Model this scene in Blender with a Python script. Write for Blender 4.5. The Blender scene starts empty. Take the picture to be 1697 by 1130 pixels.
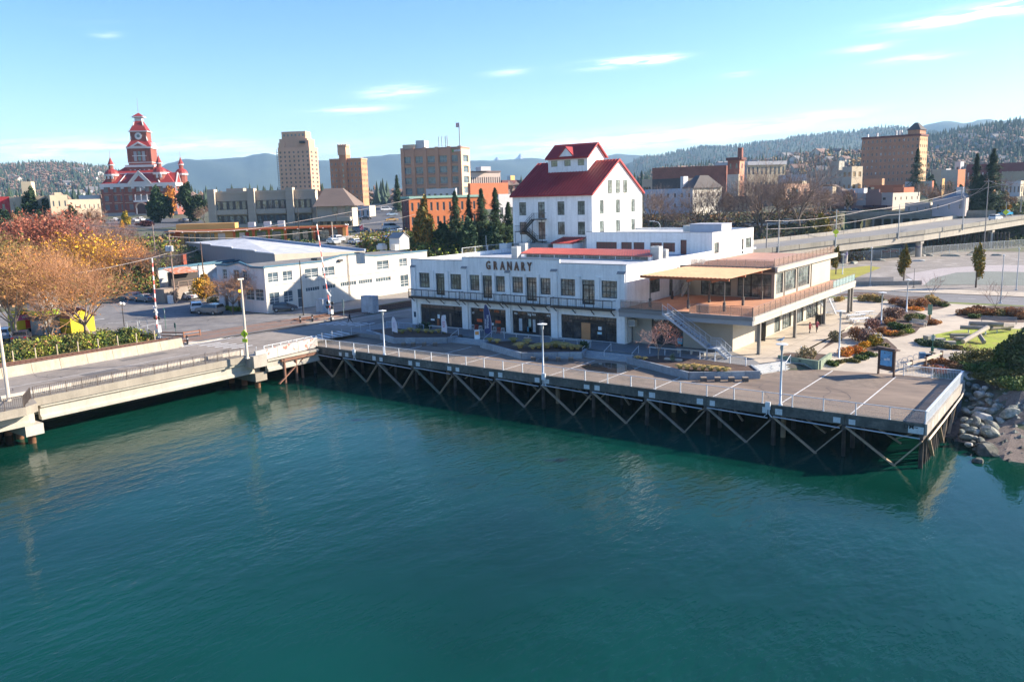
import bpy, bmesh, math, random
from mathutils import Vector, Matrix
R=math.radians
C=bpy.context.scene.collection
# -- camera
F=1368.5; PIT=R(9.908); ROLL=R(-1.599); YAW=R(36.862); CX,CY=848.5,565.0; CZ=22.7
def _rz(v):
 x,y,z=v; return Vector((x*math.cos(YAW)-y*math.sin(YAW), x*math.sin(YAW)+y*math.cos(YAW), z))
_c,_s=math.cos(PIT),math.sin(PIT); _cr,_sr=math.cos(ROLL),math.sin(ROLL)
_fw=Vector((0,_c,-_s)); _up=Vector((0,_s,_c)); _rt=Vector((1,0,0))
_r2=_cr*_rt+_sr*_up; _u2=-_sr*_rt+_cr*_up
FW,RT,UP=_rz(_fw),_rz(_r2),_rz(_u2)
cam=bpy.data.cameras.new('camera'); cam.sensor_width=36; cam.lens=36*F/1697; cam.clip_start=1; cam.clip_end=60000
co=bpy.data.objects.new('camera',cam); C.objects.link(co)
m=Matrix((RT,UP,-FW)).transposed().to_4x4(); m.translation=(0,0,CZ); co.matrix_world=m
bpy.context.scene.camera=co
# -- sun, sky, exposure
HAZE=9.5e-5
SUN_AZ=R(47); SUN_EL=R(25)
sc=bpy.context.scene
sc.view_settings.view_transform='Standard'; sc.view_settings.look='None'; sc.view_settings.gamma=1
sc.view_settings.exposure=1.53; sc.view_settings.use_curve_mapping=False
sl=bpy.data.lights.new('sun','SUN'); sl.energy=4.8; sl.angle=R(0.55); sl.color=(1,0.87,0.70)
so=bpy.data.objects.new('sun',sl); C.objects.link(so)
sd=Vector((math.sin(SUN_AZ)*math.cos(SUN_EL),math.cos(SUN_AZ)*math.cos(SUN_EL),math.sin(SUN_EL)))
so.rotation_euler=sd.to_track_quat('Z','Y').to_euler(); so.location=(40,40,80)
W=bpy.data.worlds.new('World'); sc.world=W; W.use_nodes=True
def build_world():
 nt=W.node_tree; N=nt.nodes; L=nt.links; N.clear()
 out=N.new('ShaderNodeOutputWorld'); bg=N.new('ShaderNodeBackground'); bg.inputs['Strength'].default_value=0.142
 sky=N.new('ShaderNodeTexSky'); sky.sky_type='NISHITA'; sky.sun_disc=False
 sky.sun_elevation=SUN_EL; sky.sun_rotation=SUN_AZ; sky.air_density=1.0; sky.dust_density=0.35; sky.ozone_density=2.6; sky.altitude=20
 tc=N.new('ShaderNodeTexCoord'); sep=N.new('ShaderNodeSeparateXYZ'); L.new(tc.outputs['Generated'],sep.inputs[0])
 def mth(op,a,b=None,cl=False):
  n=N.new('ShaderNodeMath'); n.operation=op; n.use_clamp=cl
  for i,v in enumerate((a,b)):
   if v is None: continue
   if isinstance(v,(int,float)): n.inputs[i].default_value=v
   else: L.new(v,n.inputs[i])
  return n.outputs[0]
 az=mth('ARCTAN2',sep.outputs[0],sep.outputs[1]); el=mth('ARCSINE',sep.outputs[2])
 cv=N.new('ShaderNodeCombineXYZ'); L.new(mth('MULTIPLY',az,7.0),cv.inputs[0]); L.new(mth('MULTIPLY',mth('ADD',el,mth('MULTIPLY',az,-0.05)),75.0),cv.inputs[1])
 def noise(scale,det,rough):
  n=N.new('ShaderNodeTexNoise'); n.inputs['Scale'].default_value=scale; n.inputs['Detail'].default_value=det; n.inputs['Roughness'].default_value=rough
  L.new(cv.outputs[0],n.inputs['Vector']); return n.outputs['Fac']
 streak=noise(1.9,9,0.68); broad=noise(0.35,4,0.5)
 s1=mth('MULTIPLY',mth('SUBTRACT',streak,0.40),4.5,True)
 total=None
 def pxang(px,py):
  d=(FW+RT*((px-CX)/F)-UP*((py-CY)/F)).normalized(); return math.atan2(d.x,d.y),math.asin(d.z)
 for (px,py,hw,hh,st) in [(1600,27,95,9,.75),(1660,13,60,6,.6),(1440,80,40,5,.45),(1515,97,42,5,.55),(1035,104,62,6,.9),(1095,98,30,5,.8),(655,152,45,9,.6),(575,183,60,5,.6),(1225,124,22,3,.45),(1345,195,75,9,.3),(90,248,150,14,.75),(330,240,70,8,.5),(460,252,130,12,.4),(1020,236,270,14,.8),(1180,222,120,9,.5),(175,57,16,4,.3),(840,120,30,5,.3)]:
  a0,e0=pxang(px,py); sa=hw/F; se=hh/F
  da=mth('MULTIPLY',mth('SUBTRACT',az,a0),1/sa);
  de=mth('MULTIPLY',mth('SUBTRACT',el,mth('ADD',mth('MULTIPLY',mth('SUBTRACT',az,a0),0.045),e0)),1/se)
  q=mth('ADD',mth('MULTIPLY',da,da),mth('MULTIPLY',de,de))
  g=mth('MULTIPLY',mth('POWER',2.718,mth('MULTIPLY',q,-1.0)),st)
  total=g if total is None else mth('ADD',total,g)
 gen=mth('MULTIPLY',mth('SUBTRACT',broad,0.60),1.2,True)
 fac=mth('MULTIPLY',mth('ADD',mth('MULTIPLY',total,mth('ADD',mth('MULTIPLY',s1,1.15),0.05)),mth('MULTIPLY',mth('MULTIPLY',gen,s1),0.35)),1.0,True)
 up=mth('MULTIPLY',mth('GREATER_THAN',el,0.0),fac)
 mx=N.new('ShaderNodeMix'); mx.data_type='RGBA'; L.new(up,mx.inputs[0]);
 hs=N.new('ShaderNodeHueSaturation'); hs.inputs['Saturation'].default_value=1.30; hs.inputs['Value'].default_value=.64; hs.inputs['Hue'].default_value=.512; L.new(sky.outputs[0],hs.inputs['Color'])
 L.new(hs.outputs[0],mx.inputs[6]); mx.inputs[7].default_value=(6.3,6.5,6.9,1)
 L.new(mx.outputs[2],bg.inputs['Color']); L.new(bg.outputs[0],out.inputs[0])
build_world()
# -- placing helpers
def ray(px,py): return FW+RT*((px-CX)/F)-UP*((py-CY)/F)
def gp(px,py,z):
 d=ray(px,py); t=(z-CZ)/d.z; return Vector((d.x*t,d.y*t,z))
def dist_pt(px,py,D):
 d=ray(px,py); t=D/math.hypot(d.x,d.y); return Vector((d.x*t,d.y*t,CZ+d.z*t))
def zat(x,y,py):
 k=-(py-CY)/F; b=Vector((x,y,-CZ)); # (b+z)·UP = k (b+z)·FW
 return (k*b.dot(FW)-b.dot(UP))/(UP.z-k*FW.z)
def pxx(P):
 d=Vector(P)-Vector((0,0,CZ)); return CX+F*d.dot(RT)/d.dot(FW)
def sm(a,b,x):
 t=max(0,min(1,(x-a)/(b-a))); return t*t*(3-2*t)
def lerp(a,b,t): return a+(b-a)*max(0,min(1,t))
def TZ(x,y):
 d=math.hypot(x,y); az=math.atan2(x,y)+YAW
 yc=83.5 if x<-14 else lerp(83.5,77,(x+14)/7)
 e=max(-95-x,y-yc)
 if x>-13: base=lerp(-3,0.0,(e+6)/6) if e<0 else (lerp(0,1.3,e/7) if e<7 else lerp(1.3,3.9,(e-7)/4.5))
 else: base=lerp(-3,3.55,(e+5)/7.0)
 low=lerp(3.62,4.1,(y-88)/24) if x>-27 and y<112 else 4.1
 if x<-88: low=4.1
 z=min(base,low)
 if e>3 or x<-98:
  z=low if (x<-13 or e>13) else min(low,base)
  if x<-95 and e<6: z=lerp(-1,4.1,e/6)
 toe=lerp(190,262,(az+0.05)/0.30)+lerp(16,0,(az+.26)/.1)+lerp(0,42,(az-.35)/.05)
 if y<95 and x>-95: return z
 t=sm(toe,toe+(14 if az>.37 else 34 if az>-.2 else 24),d)
 if t>0: z=z*(1-t)+t*(12+min(6.5,max(0,(d-230)*0.0295)))
 return z
def tp(px,py):
 d=ray(px,py); h=math.hypot(d.x,d.y); lo=None; D=60
 while D<9000:
  x,y,z=d.x*D/h,d.y*D/h,CZ+d.z*D/h
  if z<=TZ(x,y): break
  lo=D; D*=1.01
 if lo is None: lo=50
 hi=D
 for i in range(14):
  D=(lo+hi)/2; x,y,z=d.x*D/h,d.y*D/h,CZ+d.z*D/h
  if z<=TZ(x,y): hi=D
  else: lo=D
 return Vector((x,y,TZ(x,y)))
# -- materials
MC={}
def mat(name,col,rough=.8,var=.12,scale=.6,metal=0,spec=.5,var2=0,scale2=8,emit=0,bump=0,bscale=20,streak=0,stretch=None,col2=None,c2t=.55,c2w=.08,tide=0,randv=0):
 if name in MC: return MC[name]
 m=bpy.data.materials.new(name); m.use_nodes=True; nt=m.node_tree; N=nt.nodes; L=nt.links
 b=N['Principled BSDF']; b.inputs['Roughness'].default_value=rough; b.inputs['Metallic'].default_value=metal; b.inputs['Specular IOR Level'].default_value=spec
 b.inputs['Base Color'].default_value=(*col,1)
 g=N.new('ShaderNodeNewGeometry'); vec=g.outputs['Position']
 if stretch:
  mp=N.new('ShaderNodeMapping'); mp.inputs['Scale'].default_value=stretch; L.new(vec,mp.inputs[0]); svec=mp.outputs[0]
 else: svec=vec
 cur=None
 def noise(s,d,v=None):
  n=N.new('ShaderNodeTexNoise'); n.inputs['Scale'].default_value=s; n.inputs['Detail'].default_value=d; n.inputs['Roughness'].default_value=.6
  L.new(v if v is not None else svec,n.inputs['Vector']); return n.outputs['Fac']
 def mr(f,a,b_,lo,hi):
  r=N.new('ShaderNodeMapRange'); L.new(f,r.inputs[0]); r.inputs[1].default_value=a; r.inputs[2].default_value=b_; r.inputs[3].default_value=lo; r.inputs[4].default_value=hi; return r.outputs[0]
 val=None
 def mul(a,b_):
  if a is None: return b_
  n=N.new('ShaderNodeMath'); n.operation='MULTIPLY'; L.new(a,n.inputs[0]); L.new(b_,n.inputs[1]); return n.outputs[0]
 if var: val=mr(noise(scale,5),.3,.7,1-var,1+var)
 if var2: val=mul(val,mr(noise(scale2,4),.3,.7,1-var2,1+var2))
 if streak:
  mp=N.new('ShaderNodeMapping'); mp.inputs['Scale'].default_value=(2.2,2.2,.12); L.new(vec,mp.inputs[0])
  val=mul(val,mr(noise(1,5,mp.outputs[0]),.45,.75,1,1-streak))
 if tide:
  sp=N.new('ShaderNodeSeparateXYZ'); L.new(vec,sp.inputs[0]); val=mul(val,mr(sp.outputs[2],tide-.25,tide+.25,.35,1))
 if randv:
  oi=N.new('ShaderNodeObjectInfo'); val=mul(val,mr(oi.outputs['Random'],0,1,1-randv,1+randv)) if val is not None else mr(oi.outputs['Random'],0,1,1-randv,1+randv)
 base=None
 if col2:
  mx=N.new('ShaderNodeMix'); mx.data_type='RGBA'; L.new(mr(noise(scale*1.7+.13,6),c2t-c2w,c2t+c2w,0,1),mx.inputs[0]); mx.inputs[6].default_value=(*col,1); mx.inputs[7].default_value=(*col2,1); base=mx.outputs[2]
 if val is not None:
  v=N.new('ShaderNodeVectorMath'); v.operation='SCALE'
  if base is not None: L.new(base,v.inputs[0])
  else: v.inputs[0].default_value=col
  L.new(val,v.inputs['Scale']); base=v.outputs[0]
 if base is not None: L.new(base,b.inputs['Base Color'])
 if emit: b.inputs['Emission Color'].default_value=(*col,1); b.inputs['Emission Strength'].default_value=emit
 if bump:
  bp=N.new('ShaderNodeBump'); bp.inputs['Strength'].default_value=bump; bp.inputs['Distance'].default_value=.05; L.new(noise(bscale,4,vec),bp.inputs['Height']); L.new(bp.outputs[0],b.inputs['Normal'])
 MC[name]=m; return m
def brickmat(name,c1,c2,mortar,scale=1,var=.15):
 if name in MC: return MC[name]
 m=mat(name,c1,.9,var,.25,var2=.1,scale2=2); nt=m.node_tree; N=nt.nodes; L=nt.links
 b=N['Principled BSDF']; src=b.inputs['Base Color'].links[0].from_socket
 g=N.new('ShaderNodeNewGeometry'); sp=N.new('ShaderNodeSeparateXYZ'); L.new(g.outputs['Position'],sp.inputs[0])
 ad=N.new('ShaderNodeMath'); ad.operation='ADD'; L.new(sp.outputs[0],ad.inputs[0]); L.new(sp.outputs[1],ad.inputs[1])
 cb=N.new('ShaderNodeCombineXYZ'); L.new(ad.outputs[0],cb.inputs[0]); L.new(sp.outputs[2],cb.inputs[1])
 bt=N.new('ShaderNodeTexBrick'); bt.inputs['Scale'].default_value=scale; bt.inputs['Color1'].default_value=(1,1,1,1); bt.inputs['Color2'].default_value=(.78,.78,.78,1); bt.inputs['Mortar'].default_value=(1.25,1.25,1.25,1); bt.inputs['Mortar Size'].default_value=.04; bt.inputs['Brick Width'].default_value=.6; bt.inputs['Row Height'].default_value=.22
 L.new(cb.outputs[0],bt.inputs['Vector'])
 mx=N.new('ShaderNodeVectorMath'); mx.operation='MULTIPLY'; L.new(src,mx.inputs[0]); L.new(bt.outputs['Color'],mx.inputs[1]); L.new(mx.outputs[0],b.inputs['Base Color'])
 return m
# -- mesh building
class MB:
 def __init__(s): s.v=[]; s.f=[]; s.m=[]
 def add(s,vs,fs,mi=0):
  o=len(s.v); s.v.extend([tuple(v) for v in vs]); s.f.extend([tuple(i+o for i in f) for f in fs]); s.m.extend([mi]*len(fs)); return s
 def box(s,x0,y0,z0,x1,y1,z1,mi=0):
  if x1<x0:x0,x1=x1,x0
  if y1<y0:y0,y1=y1,y0
  if z1<z0:z0,z1=z1,z0
  return s.add([(x0,y0,z0),(x1,y0,z0),(x1,y1,z0),(x0,y1,z0),(x0,y0,z1),(x1,y0,z1),(x1,y1,z1),(x0,y1,z1)],
   [(0,3,2,1),(4,5,6,7),(0,1,5,4),(1,2,6,5),(2,3,7,6),(3,0,4,7)],mi)
 def bar(s,a,b,w,h=None,mi=0,up=(0,0,1)):
  a=Vector(a); b=Vector(b); h=h or w; d=(b-a).normalized(); u=Vector(up)
  if abs(d.dot(u))>.98: u=Vector((0,1,0))
  x=d.cross(u).normalized()*w/2; y=x.cross(d).normalized()*h/2
  return s.add([a-x-y,a+x-y,a+x+y,a-x+y,b-x-y,b+x-y,b+x+y,b-x+y],[(0,3,2,1),(4,5,6,7),(0,1,5,4),(1,2,6,5),(2,3,7,6),(3,0,4,7)],mi)
 def tube(s,pts,rs,n=8,mi=0,cap=True):
  pts=[Vector(p) for p in pts]
  if isinstance(rs,(int,float)): rs=[rs]*len(pts)
  o=len(s.v);
  for i,p in enumerate(pts):
   d=(pts[min(i+1,len(pts)-1)]-pts[max(i-1,0)]).normalized(); u=Vector((0,0,1)) if abs(d.z)<.9 else Vector((1,0,0))
   x=d.cross(u).normalized(); y=x.cross(d)
   for k in range(n):
    t=2*math.pi*k/n; q=p+(x*math.cos(t)+y*math.sin(t))*rs[i]; s.v.append((q.x,q.y,q.z))
  for i in range(len(pts)-1):
   for k in range(n):
    a=o+i*n+k; b=o+i*n+(k+1)%n; s.f.append((a,b,b+n,a+n)); s.m.append(mi)
  if cap:
   s.f.append(tuple(o+k for k in range(n))); s.m.append(mi); s.f.append(tuple(o+(len(pts)-1)*n+k for k in reversed(range(n)))); s.m.append(mi)
  return s
 def lathe(s,prof,n=12,c=(0,0,0),mi=0):
  return s.tube([(c[0],c[1],c[2]+z) for r,z in prof],[max(r,.001) for r,z in prof],n,mi) if False else s._lathe(prof,n,c,mi)
 def _lathe(s,prof,n,c,mi):
  o=len(s.v)
  for r,z in prof:
   for k in range(n):
    t=2*math.pi*k/n; s.v.append((c[0]+r*math.cos(t),c[1]+r*math.sin(t),c[2]+z))
  for i in range(len(prof)-1):
   for k in range(n):
    a=o+i*n+k; b=o+i*n+(k+1)%n; s.f.append((a,b,b+n,a+n)); s.m.append(mi)
  s.f.append(tuple(o+k for k in reversed(range(n)))); s.m.append(mi); s.f.append(tuple(o+(len(prof)-1)*n+k for k in range(n))); s.m.append(mi)
  return s
 def prism(s,poly,z0,z1,mi=0):
  n=len(poly);
  ar=sum(poly[i][0]*poly[(i+1)%n][1]-poly[(i+1)%n][0]*poly[i][1] for i in range(n))
  if ar<0: poly=poly[::-1]
  vs=[(p[0],p[1],z0) for p in poly]+[(p[0],p[1],z1) for p in poly]
  fs=[tuple(reversed(range(n))),tuple(range(n,2*n))]+[(i,(i+1)%n,n+(i+1)%n,n+i) for i in range(n)]
  return s.add(vs,fs,mi)
 def extr(s,poly,d,mi=0):
  n=len(poly); d=Vector(d); vs=[Vector(p) for p in poly]; vs=vs+[v+d for v in vs]
  return s.add(vs,[tuple(reversed(range(n))),tuple(range(n,2*n))]+[(i,(i+1)%n,n+(i+1)%n,n+i) for i in range(n)],mi)
 def quad(s,a,b,c,d,mi=0): return s.add([a,b,c,d],[(0,1,2,3)],mi)
 def mesh(s,name,mats,smooth=False,inv=None):
  me=bpy.data.meshes.new(name)
  vs=s.v if inv is None else [tuple(inv@Vector(v)) for v in s.v]
  me.from_pydata(vs,[],s.f)
  for mt in (mats if isinstance(mats,(list,tuple)) else [mats]): me.materials.append(mt)
  if any(s.m): me.polygons.foreach_set('material_index',s.m)
  if smooth: me.polygons.foreach_set('use_smooth',[True]*len(s.f))
  me.update(); return me
 def done(s,name,mats,parent=None,world=True,smooth=False,fixn=False,**kw):
  inv=None
  if parent is not None and world: inv=wm(parent).inverted()
  me=s.mesh(name,mats,smooth,inv)
  if fixn:
   bm=bmesh.new(); bm.from_mesh(me); bmesh.ops.recalc_face_normals(bm,faces=bm.faces); bm.to_mesh(me); bm.free()
  return link(name,me,parent,**kw)
def wm(o):
 m=Matrix.LocRotScale(o.location,o.rotation_euler,o.scale)
 return wm(o.parent)@m if o.parent else m
def link(name,me,parent=None,loc=None,rz=None,scale=None,**kw):
 o=bpy.data.objects.new(name,me); C.objects.link(o)
 if parent is not None: o.parent=parent
 if loc is not None: o.location=loc
 if rz is not None: o.rotation_euler=(0,0,rz)
 if scale is not None: o.scale=scale if not isinstance(scale,(int,float)) else (scale,)*3
 for k,v in kw.items(): o[k]=v
 return o
def thing(name,label,cat,loc=(0,0,0),rz=0,group=None,scale=None):
 o=link(name,None,None,loc,rz,scale,label=label,category=cat)
 o.empty_display_size=.3
 if group: o['group']=group
 return o
def copytree(src,loc,rz=None,label=None,group=None,scale=None):
 r=src.copy(); C.objects.link(r); r.location=loc
 if rz is not None: r.rotation_euler=(0,0,rz)
 if scale is not None: r.scale=(scale,)*3
 if label: r['label']=label
 if group: r['group']=group
 def rec(a,b):
  for ch in list(a.children):
   c=ch.copy(); C.objects.link(c); c.parent=b; rec(ch,c)
 rec(src,r); return r
def struct(name,mb,mt,**kw): return mb.done(name,mt,kind='structure',**kw)
def drape(name,poly,dz,mt,step=4,**kw):
 bm=bmesh.new(); vs=[bm.verts.new((p[0],p[1],0)) for p in poly]; bm.faces.new(vs)
 xs=[p[0] for p in poly]; ys=[p[1] for p in poly]
 for ax,lo,hi in ((0,min(xs),max(xs)),(1,min(ys),max(ys))):
  k=math.floor(lo/step)+1
  while k*step<hi:
   co_=[0,0,0]; co_[ax]=k*step; no=[0,0,0]; no[ax]=1
   bmesh.ops.bisect_plane(bm,geom=bm.verts[:]+bm.edges[:]+bm.faces[:],plane_co=co_,plane_no=no); k+=1
 for v in bm.verts: v.co.z=TZ(v.co.x,v.co.y)+dz
 bmesh.ops.recalc_face_normals(bm,faces=bm.faces)
 for f in bm.faces:
  if f.normal.z<0: f.normal_flip()
 me=bpy.data.meshes.new(name); bm.to_mesh(me); bm.free(); me.materials.append(mt)
 return link(name,me,**(kw or {'kind':'structure'}))
white=mat('white_paint',(.78,.775,.76),.7,.07,.5,streak=.20,var2=.05,scale2=3,bump=.2,bscale=6)
white2=mat('cream_white_paint',(.72,.70,.66),.75,.06,.4,streak=.14,var2=.04)
redmetal=mat('red_metal_roof',(.34,.035,.032),.5,.14,.35,spec=.4,var2=.08,scale2=3)
blackmetal=mat('black_metal',(.012,.013,.015),.4,.1)
glass=mat('window_glass',(.075,.095,.092),.06,.45,.6,spec=.9,col2=(.19,.225,.21),c2t=.50,c2w=.08)  # paler patches stand in for sky reflected in the panes
glass2=mat('grey_window_glass',(.07,.10,.12),.08,.35,.5,spec=.8)
galv=mat('galvanised_steel',(.42,.45,.48),.45,.08,1,metal=.3)
conc=mat('concrete',(.33,.30,.26),.85,.15,.4,var2=.1,scale2=5,streak=.25)
conc_l=mat('pale_concrete',(.46,.42,.36),.85,.12,.3,var2=.08,scale2=4)
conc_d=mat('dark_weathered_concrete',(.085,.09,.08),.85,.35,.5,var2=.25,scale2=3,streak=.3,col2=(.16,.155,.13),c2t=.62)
asph=mat('asphalt',(.215,.185,.155),.9,.16,.12,var2=.12,scale2=1.5,bump=.2,col2=(.275,.24,.205),c2t=.5,c2w=.15)
asph_d=mat('dark_asphalt',(.055,.058,.065),.85,.16,.12,var2=.1,scale2=1.5)
deckm=mat('pier_asphalt',(.225,.168,.125),.85,.30,.13,var2=.14,scale2=1.1,stretch=(.35,1.6,1),bump=.2,col2=(.155,.115,.088),c2t=.55,c2w=.12)
paint=mat('road_paint',(.62,.62,.60),.7,.12,1.5,var2=.15,scale2=5)
timber=mat('weathered_timber',(.28,.235,.18),.85,.3,1.2,var2=.15,stretch=(1,1,1))
pile_m=mat('dark_timber_pile',(.075,.06,.05),.8,.45,.8,var2=.25,streak=.3,tide=.9)
soil=mat('mulch',(.085,.05,.035),.95,.25,2,var2=.3,scale2=14,bump=.5)
# == water and ground
def water():
 m=bpy.data.materials.new('sea_water'); m.use_nodes=True; nt=m.node_tree; N=nt.nodes; L=nt.links; b=N['Principled BSDF']
 b.inputs['Roughness'].default_value=.06; b.inputs['IOR'].default_value=1.333; b.inputs['Specular IOR Level'].default_value=.42
 g=N.new('ShaderNodeNewGeometry');
 def noise(s,d,st=(1,1,1),ro=0,r=.55):
  mp=N.new('ShaderNodeMapping'); mp.inputs['Scale'].default_value=st; mp.inputs['Rotation'].default_value=(0,0,ro); L.new(g.outputs['Position'],mp.inputs[0])
  n=N.new('ShaderNodeTexNoise'); n.inputs['Scale'].default_value=s; n.inputs['Detail'].default_value=d; n.inputs['Roughness'].default_value=r; L.new(mp.outputs[0],n.inputs['Vector']); return n.outputs['Fac']
 def mth(op,a,b_):
  n=N.new('ShaderNodeMath'); n.operation=op
  for i,v in enumerate((a,b_)):
   if isinstance(v,(int,float)): n.inputs[i].default_value=v
   else: L.new(v,n.inputs[i])
  return n.outputs[0]
 big=noise(.035,3)
 cr=N.new('ShaderNodeValToRGB'); L.new(big,cr.inputs[0]); e=cr.color_ramp.elements; e[0].position=.35; e[0].color=(.0012,.027,.018,1); e[1].position=.68; e[1].color=(.002,.050,.037,1)
 L.new(cr.outputs[0],b.inputs['Base Color'])
 h=mth('ADD',mth('MULTIPLY',noise(.9,3,(1,.45,1),R(25)),1.0),mth('ADD',mth('MULTIPLY',noise(2.6,4,(1,.5,1),R(-10)),.42),mth('MULTIPLY',noise(.22,2,(1,.6,1),R(40)),1.6)))
 patch=noise(.05,3,(1,.5,1),R(30))
 bp=N.new('ShaderNodeBump'); bp.inputs['Distance'].default_value=.22
 mr=N.new('ShaderNodeMapRange'); L.new(patch,mr.inputs[0]); mr.inputs[1].default_value=.35; mr.inputs[2].default_value=.65; mr.inputs[3].default_value=.10; mr.inputs[4].default_value=.42; L.new(mr.outputs[0],bp.inputs['Strength'])
 L.new(h,bp.inputs['Height']); L.new(bp.outputs[0],b.inputs['Normal'])
 struct('water',MB().quad((-700,-300,0),(500,-300,0),(500,100,0),(-700,100,0)),m)
water()
def ground():
 g1=mat('bare_ground',(.11,.095,.07),.95,.25,.08,var2=.25,scale2=2.5,col2=(.07,.095,.03),c2t=.52,c2w=.08,bump=.4,bscale=3)
 xs=[-8500,-6000,-4000,-2600,-1800,-1200,-900,-700,-560,-460,-400,-360]+[ -330+6*i for i in range(16)]+[-234+3*i for i in range(38)]
 x=-118
 while x<30: xs.append(x); x+=2.0
 xs=sorted(set(xs+[40,60,90,140,220,400,800,1600,3000,6000,8500]))
 ys=[-400,-200,-100,-40,0,20,36]+[44+4*i for i in range(7)]
 y=71
 while y<100: ys.append(y); y+=1.5
 while y<330: ys.append(y); y+=4
 ys=sorted(set(ys+[350,380,420,480,560,680,850,1100,1500,2200,3200,5000,8500]))
 mb=MB(); nx=len(xs);
 for y in ys:
  for x in xs: mb.v.append((x,y,TZ(x,y)))
 for j in range(len(ys)-1):
  for i in range(nx-1):
   a=j*nx+i; mb.f.append((a,a+1,a+1+nx,a+nx)); mb.m.append(0)
 struct('ground',mb,g1,smooth=True)
ground()
beachm=mat('pebble_beach',(.20,.155,.125),.95,.2,.8,var2=.35,scale2=9,bump=.8,bscale=9,col2=(.12,.09,.07),c2t=.6)
drape('beach',[(-13,76),(-6,73),(30,66),(30,86),(-2,86),(-8,88.5),(-13,87)],.012,beachm,1)
# == pier
PX0,PX1,PY0,PY1=-86.8,-12.0,71.2,89.6
NB=12; BX=[PX1-(PX1-PX0)/NB*i for i in range(NB+1)]
pier=thing('timber_pier','long timber pier with asphalt deck, dark edge beam and cross-braced piles over green water','pier',(-49,80,0))
mb=MB().prism([(PX0,PY0+.02),(PX1-.02,PY0+.02),(PX1-.02,PY1),(-17.5,PY1),(-26,88.2),(PX0-1.5,88.2),(-88.5,74),],3.40,3.70)
mb.done('deck',deckm,pier)
for i in range(NB):
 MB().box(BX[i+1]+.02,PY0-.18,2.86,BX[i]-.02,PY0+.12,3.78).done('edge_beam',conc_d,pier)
for y in range(6):
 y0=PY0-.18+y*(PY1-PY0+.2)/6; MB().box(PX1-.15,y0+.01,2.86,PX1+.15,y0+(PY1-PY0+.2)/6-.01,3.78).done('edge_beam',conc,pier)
capme=MB().box(-.17,PY0-.32,2.42,.17,88,2.86)
for x in BX: capme2=link('pile_cap',(capme.mesh('pile_cap',pile_m) if x==BX[0] else capM),pier,loc=(x+49-(.25 if x==PX1 else 0),-80,0)); capM=capme2.data
mb=MB()
for k in range(14): mb.box(PX0,PY0+.4+k*1.25,2.87,PX1-.2,PY0+.55+k*1.25,3.39)
mb.done('joists',pile_m,pier,kind='stuff')
random.seed(4)
pileM=[MB().tube([(0,0,-3),(0.03,0,-.2),(0,0,0.5),(0,0,2.5)],[.19,.19,.2,.18],8).mesh('piling',pile_m,True),
  MB().tube([(0,0,-3),(0,0,.1),(-.03,0,2.5)],[.17,.18,.17],8).mesh('piling',pile_m,True)]
concpile=MB().tube([(0,0,-3),(0,0,2.5)],.24,10).mesh('piling',mat('pale_pile',(.26,.2,.13),.9,.3,1),True)
for i,x in enumerate(BX):
 for j,y in enumerate([71.35,74.2,77.2,80.2,83.4,86.2]):
  me=pileM[(i+j)%2]
  if (i,j) in ((6,1),(9,2),(4,2),(2,1)): me=concpile
  link('piling',me,pier,loc=(x+49+random.uniform(-.1,.1)-(.2 if i==0 else 0),y-80,0),rz=random.uniform(0,6))
for y in [72.7,73.6,75.1,76,77.9,78.8,80.9,82,83.9,85,86.6]:
 link('piling',pileM[int(y)%2],pier,loc=(PX1-.25+49,y-80,0),rz=y)
steelp=MB().tube([(0,0,-1),(0,0,2.9)],.33,12).mesh('steel_pile',mat('bluish_steel_pile',(.22,.24,.27),.6,.15,1),True)
link('steel_pile',steelp,pier,loc=(PX1-.1+49,87.6-80,0))
tm=[timber,mat('pale_brown_timber',(.36,.27,.18),.85,.25,1.5,var2=.15),mat('greenish_timber',(.17,.185,.14),.85,.3,1.2,var2=.15)]
for i in range(NB):
 xl,xr=BX[i+1],BX[i]; L=xr-xl; ap=xl+L*.66+random.uniform(-.15,.15)
 b=tm[random.choice([0,0,1,2])]
 MB().bar((xl+.15,PY0-.32,2.75),(ap+.75,PY0-.30,-.55),.10,.32,up=(0,1,0)).done('diagonal_brace',b,pier)
 MB().bar((xr-.15,PY0-.20,2.35),(ap-.05,PY0-.18,.05+random.uniform(-.05,.1)),.10,.30,up=(0,1,0)).done('diagonal_brace',tm[random.choice([0,1])],pier)
 for yy in (75.5,79.5):
  f=random.uniform(.3,.6)
  MB().bar((xl+.2,yy,2.6),(xl+L*f,yy,.6),.1,.28,up=(0,1,0)).done('diagonal_brace',tm[0],pier)
  if random.random()<.7: MB().bar((xr-.2,yy+.2,2.4),(xr-L*random.uniform(.25,.5),yy+.2,.9),.1,.26,up=(0,1,0)).done('diagonal_brace',tm[random.choice([0,1])],pier)
for (ya,yb) in ((72.2,74.6),(76.6,79.2),(80.5,79),(84.5,82.3)):
 MB().bar((PX1+.08,ya,2.5),(PX1+.08,yb,.2),.08,.26,up=(1,0,0)).done('diagonal_brace',tm[1],pier)
pipem=mat('pale_blue_pipe',(.42,.47,.52),.5,.1,1)
for i in range(NB): MB().tube([(BX[i+1]+.2,PY0-.42,2.78),(BX[i]-.3,PY0-.42,2.60)],.055,6).done('utility_pipe',pipem,pier,smooth=True)
MB().tube([(PX1+.28,PY0,2.5),(PX1+.30,PY0+6,2.55),(PX1+.30,PY1-3,2.75),(PX1+.3,PY1-1.2,3.1)],.08,8).done('utility_pipe',mat('cream_pipe',(.55,.47,.36),.6,.1,1),pier,smooth=True)
patchm=mat('fresh_paint_patch',(.52,.56,.56),.8,.15,3,var2=.1)
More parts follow.
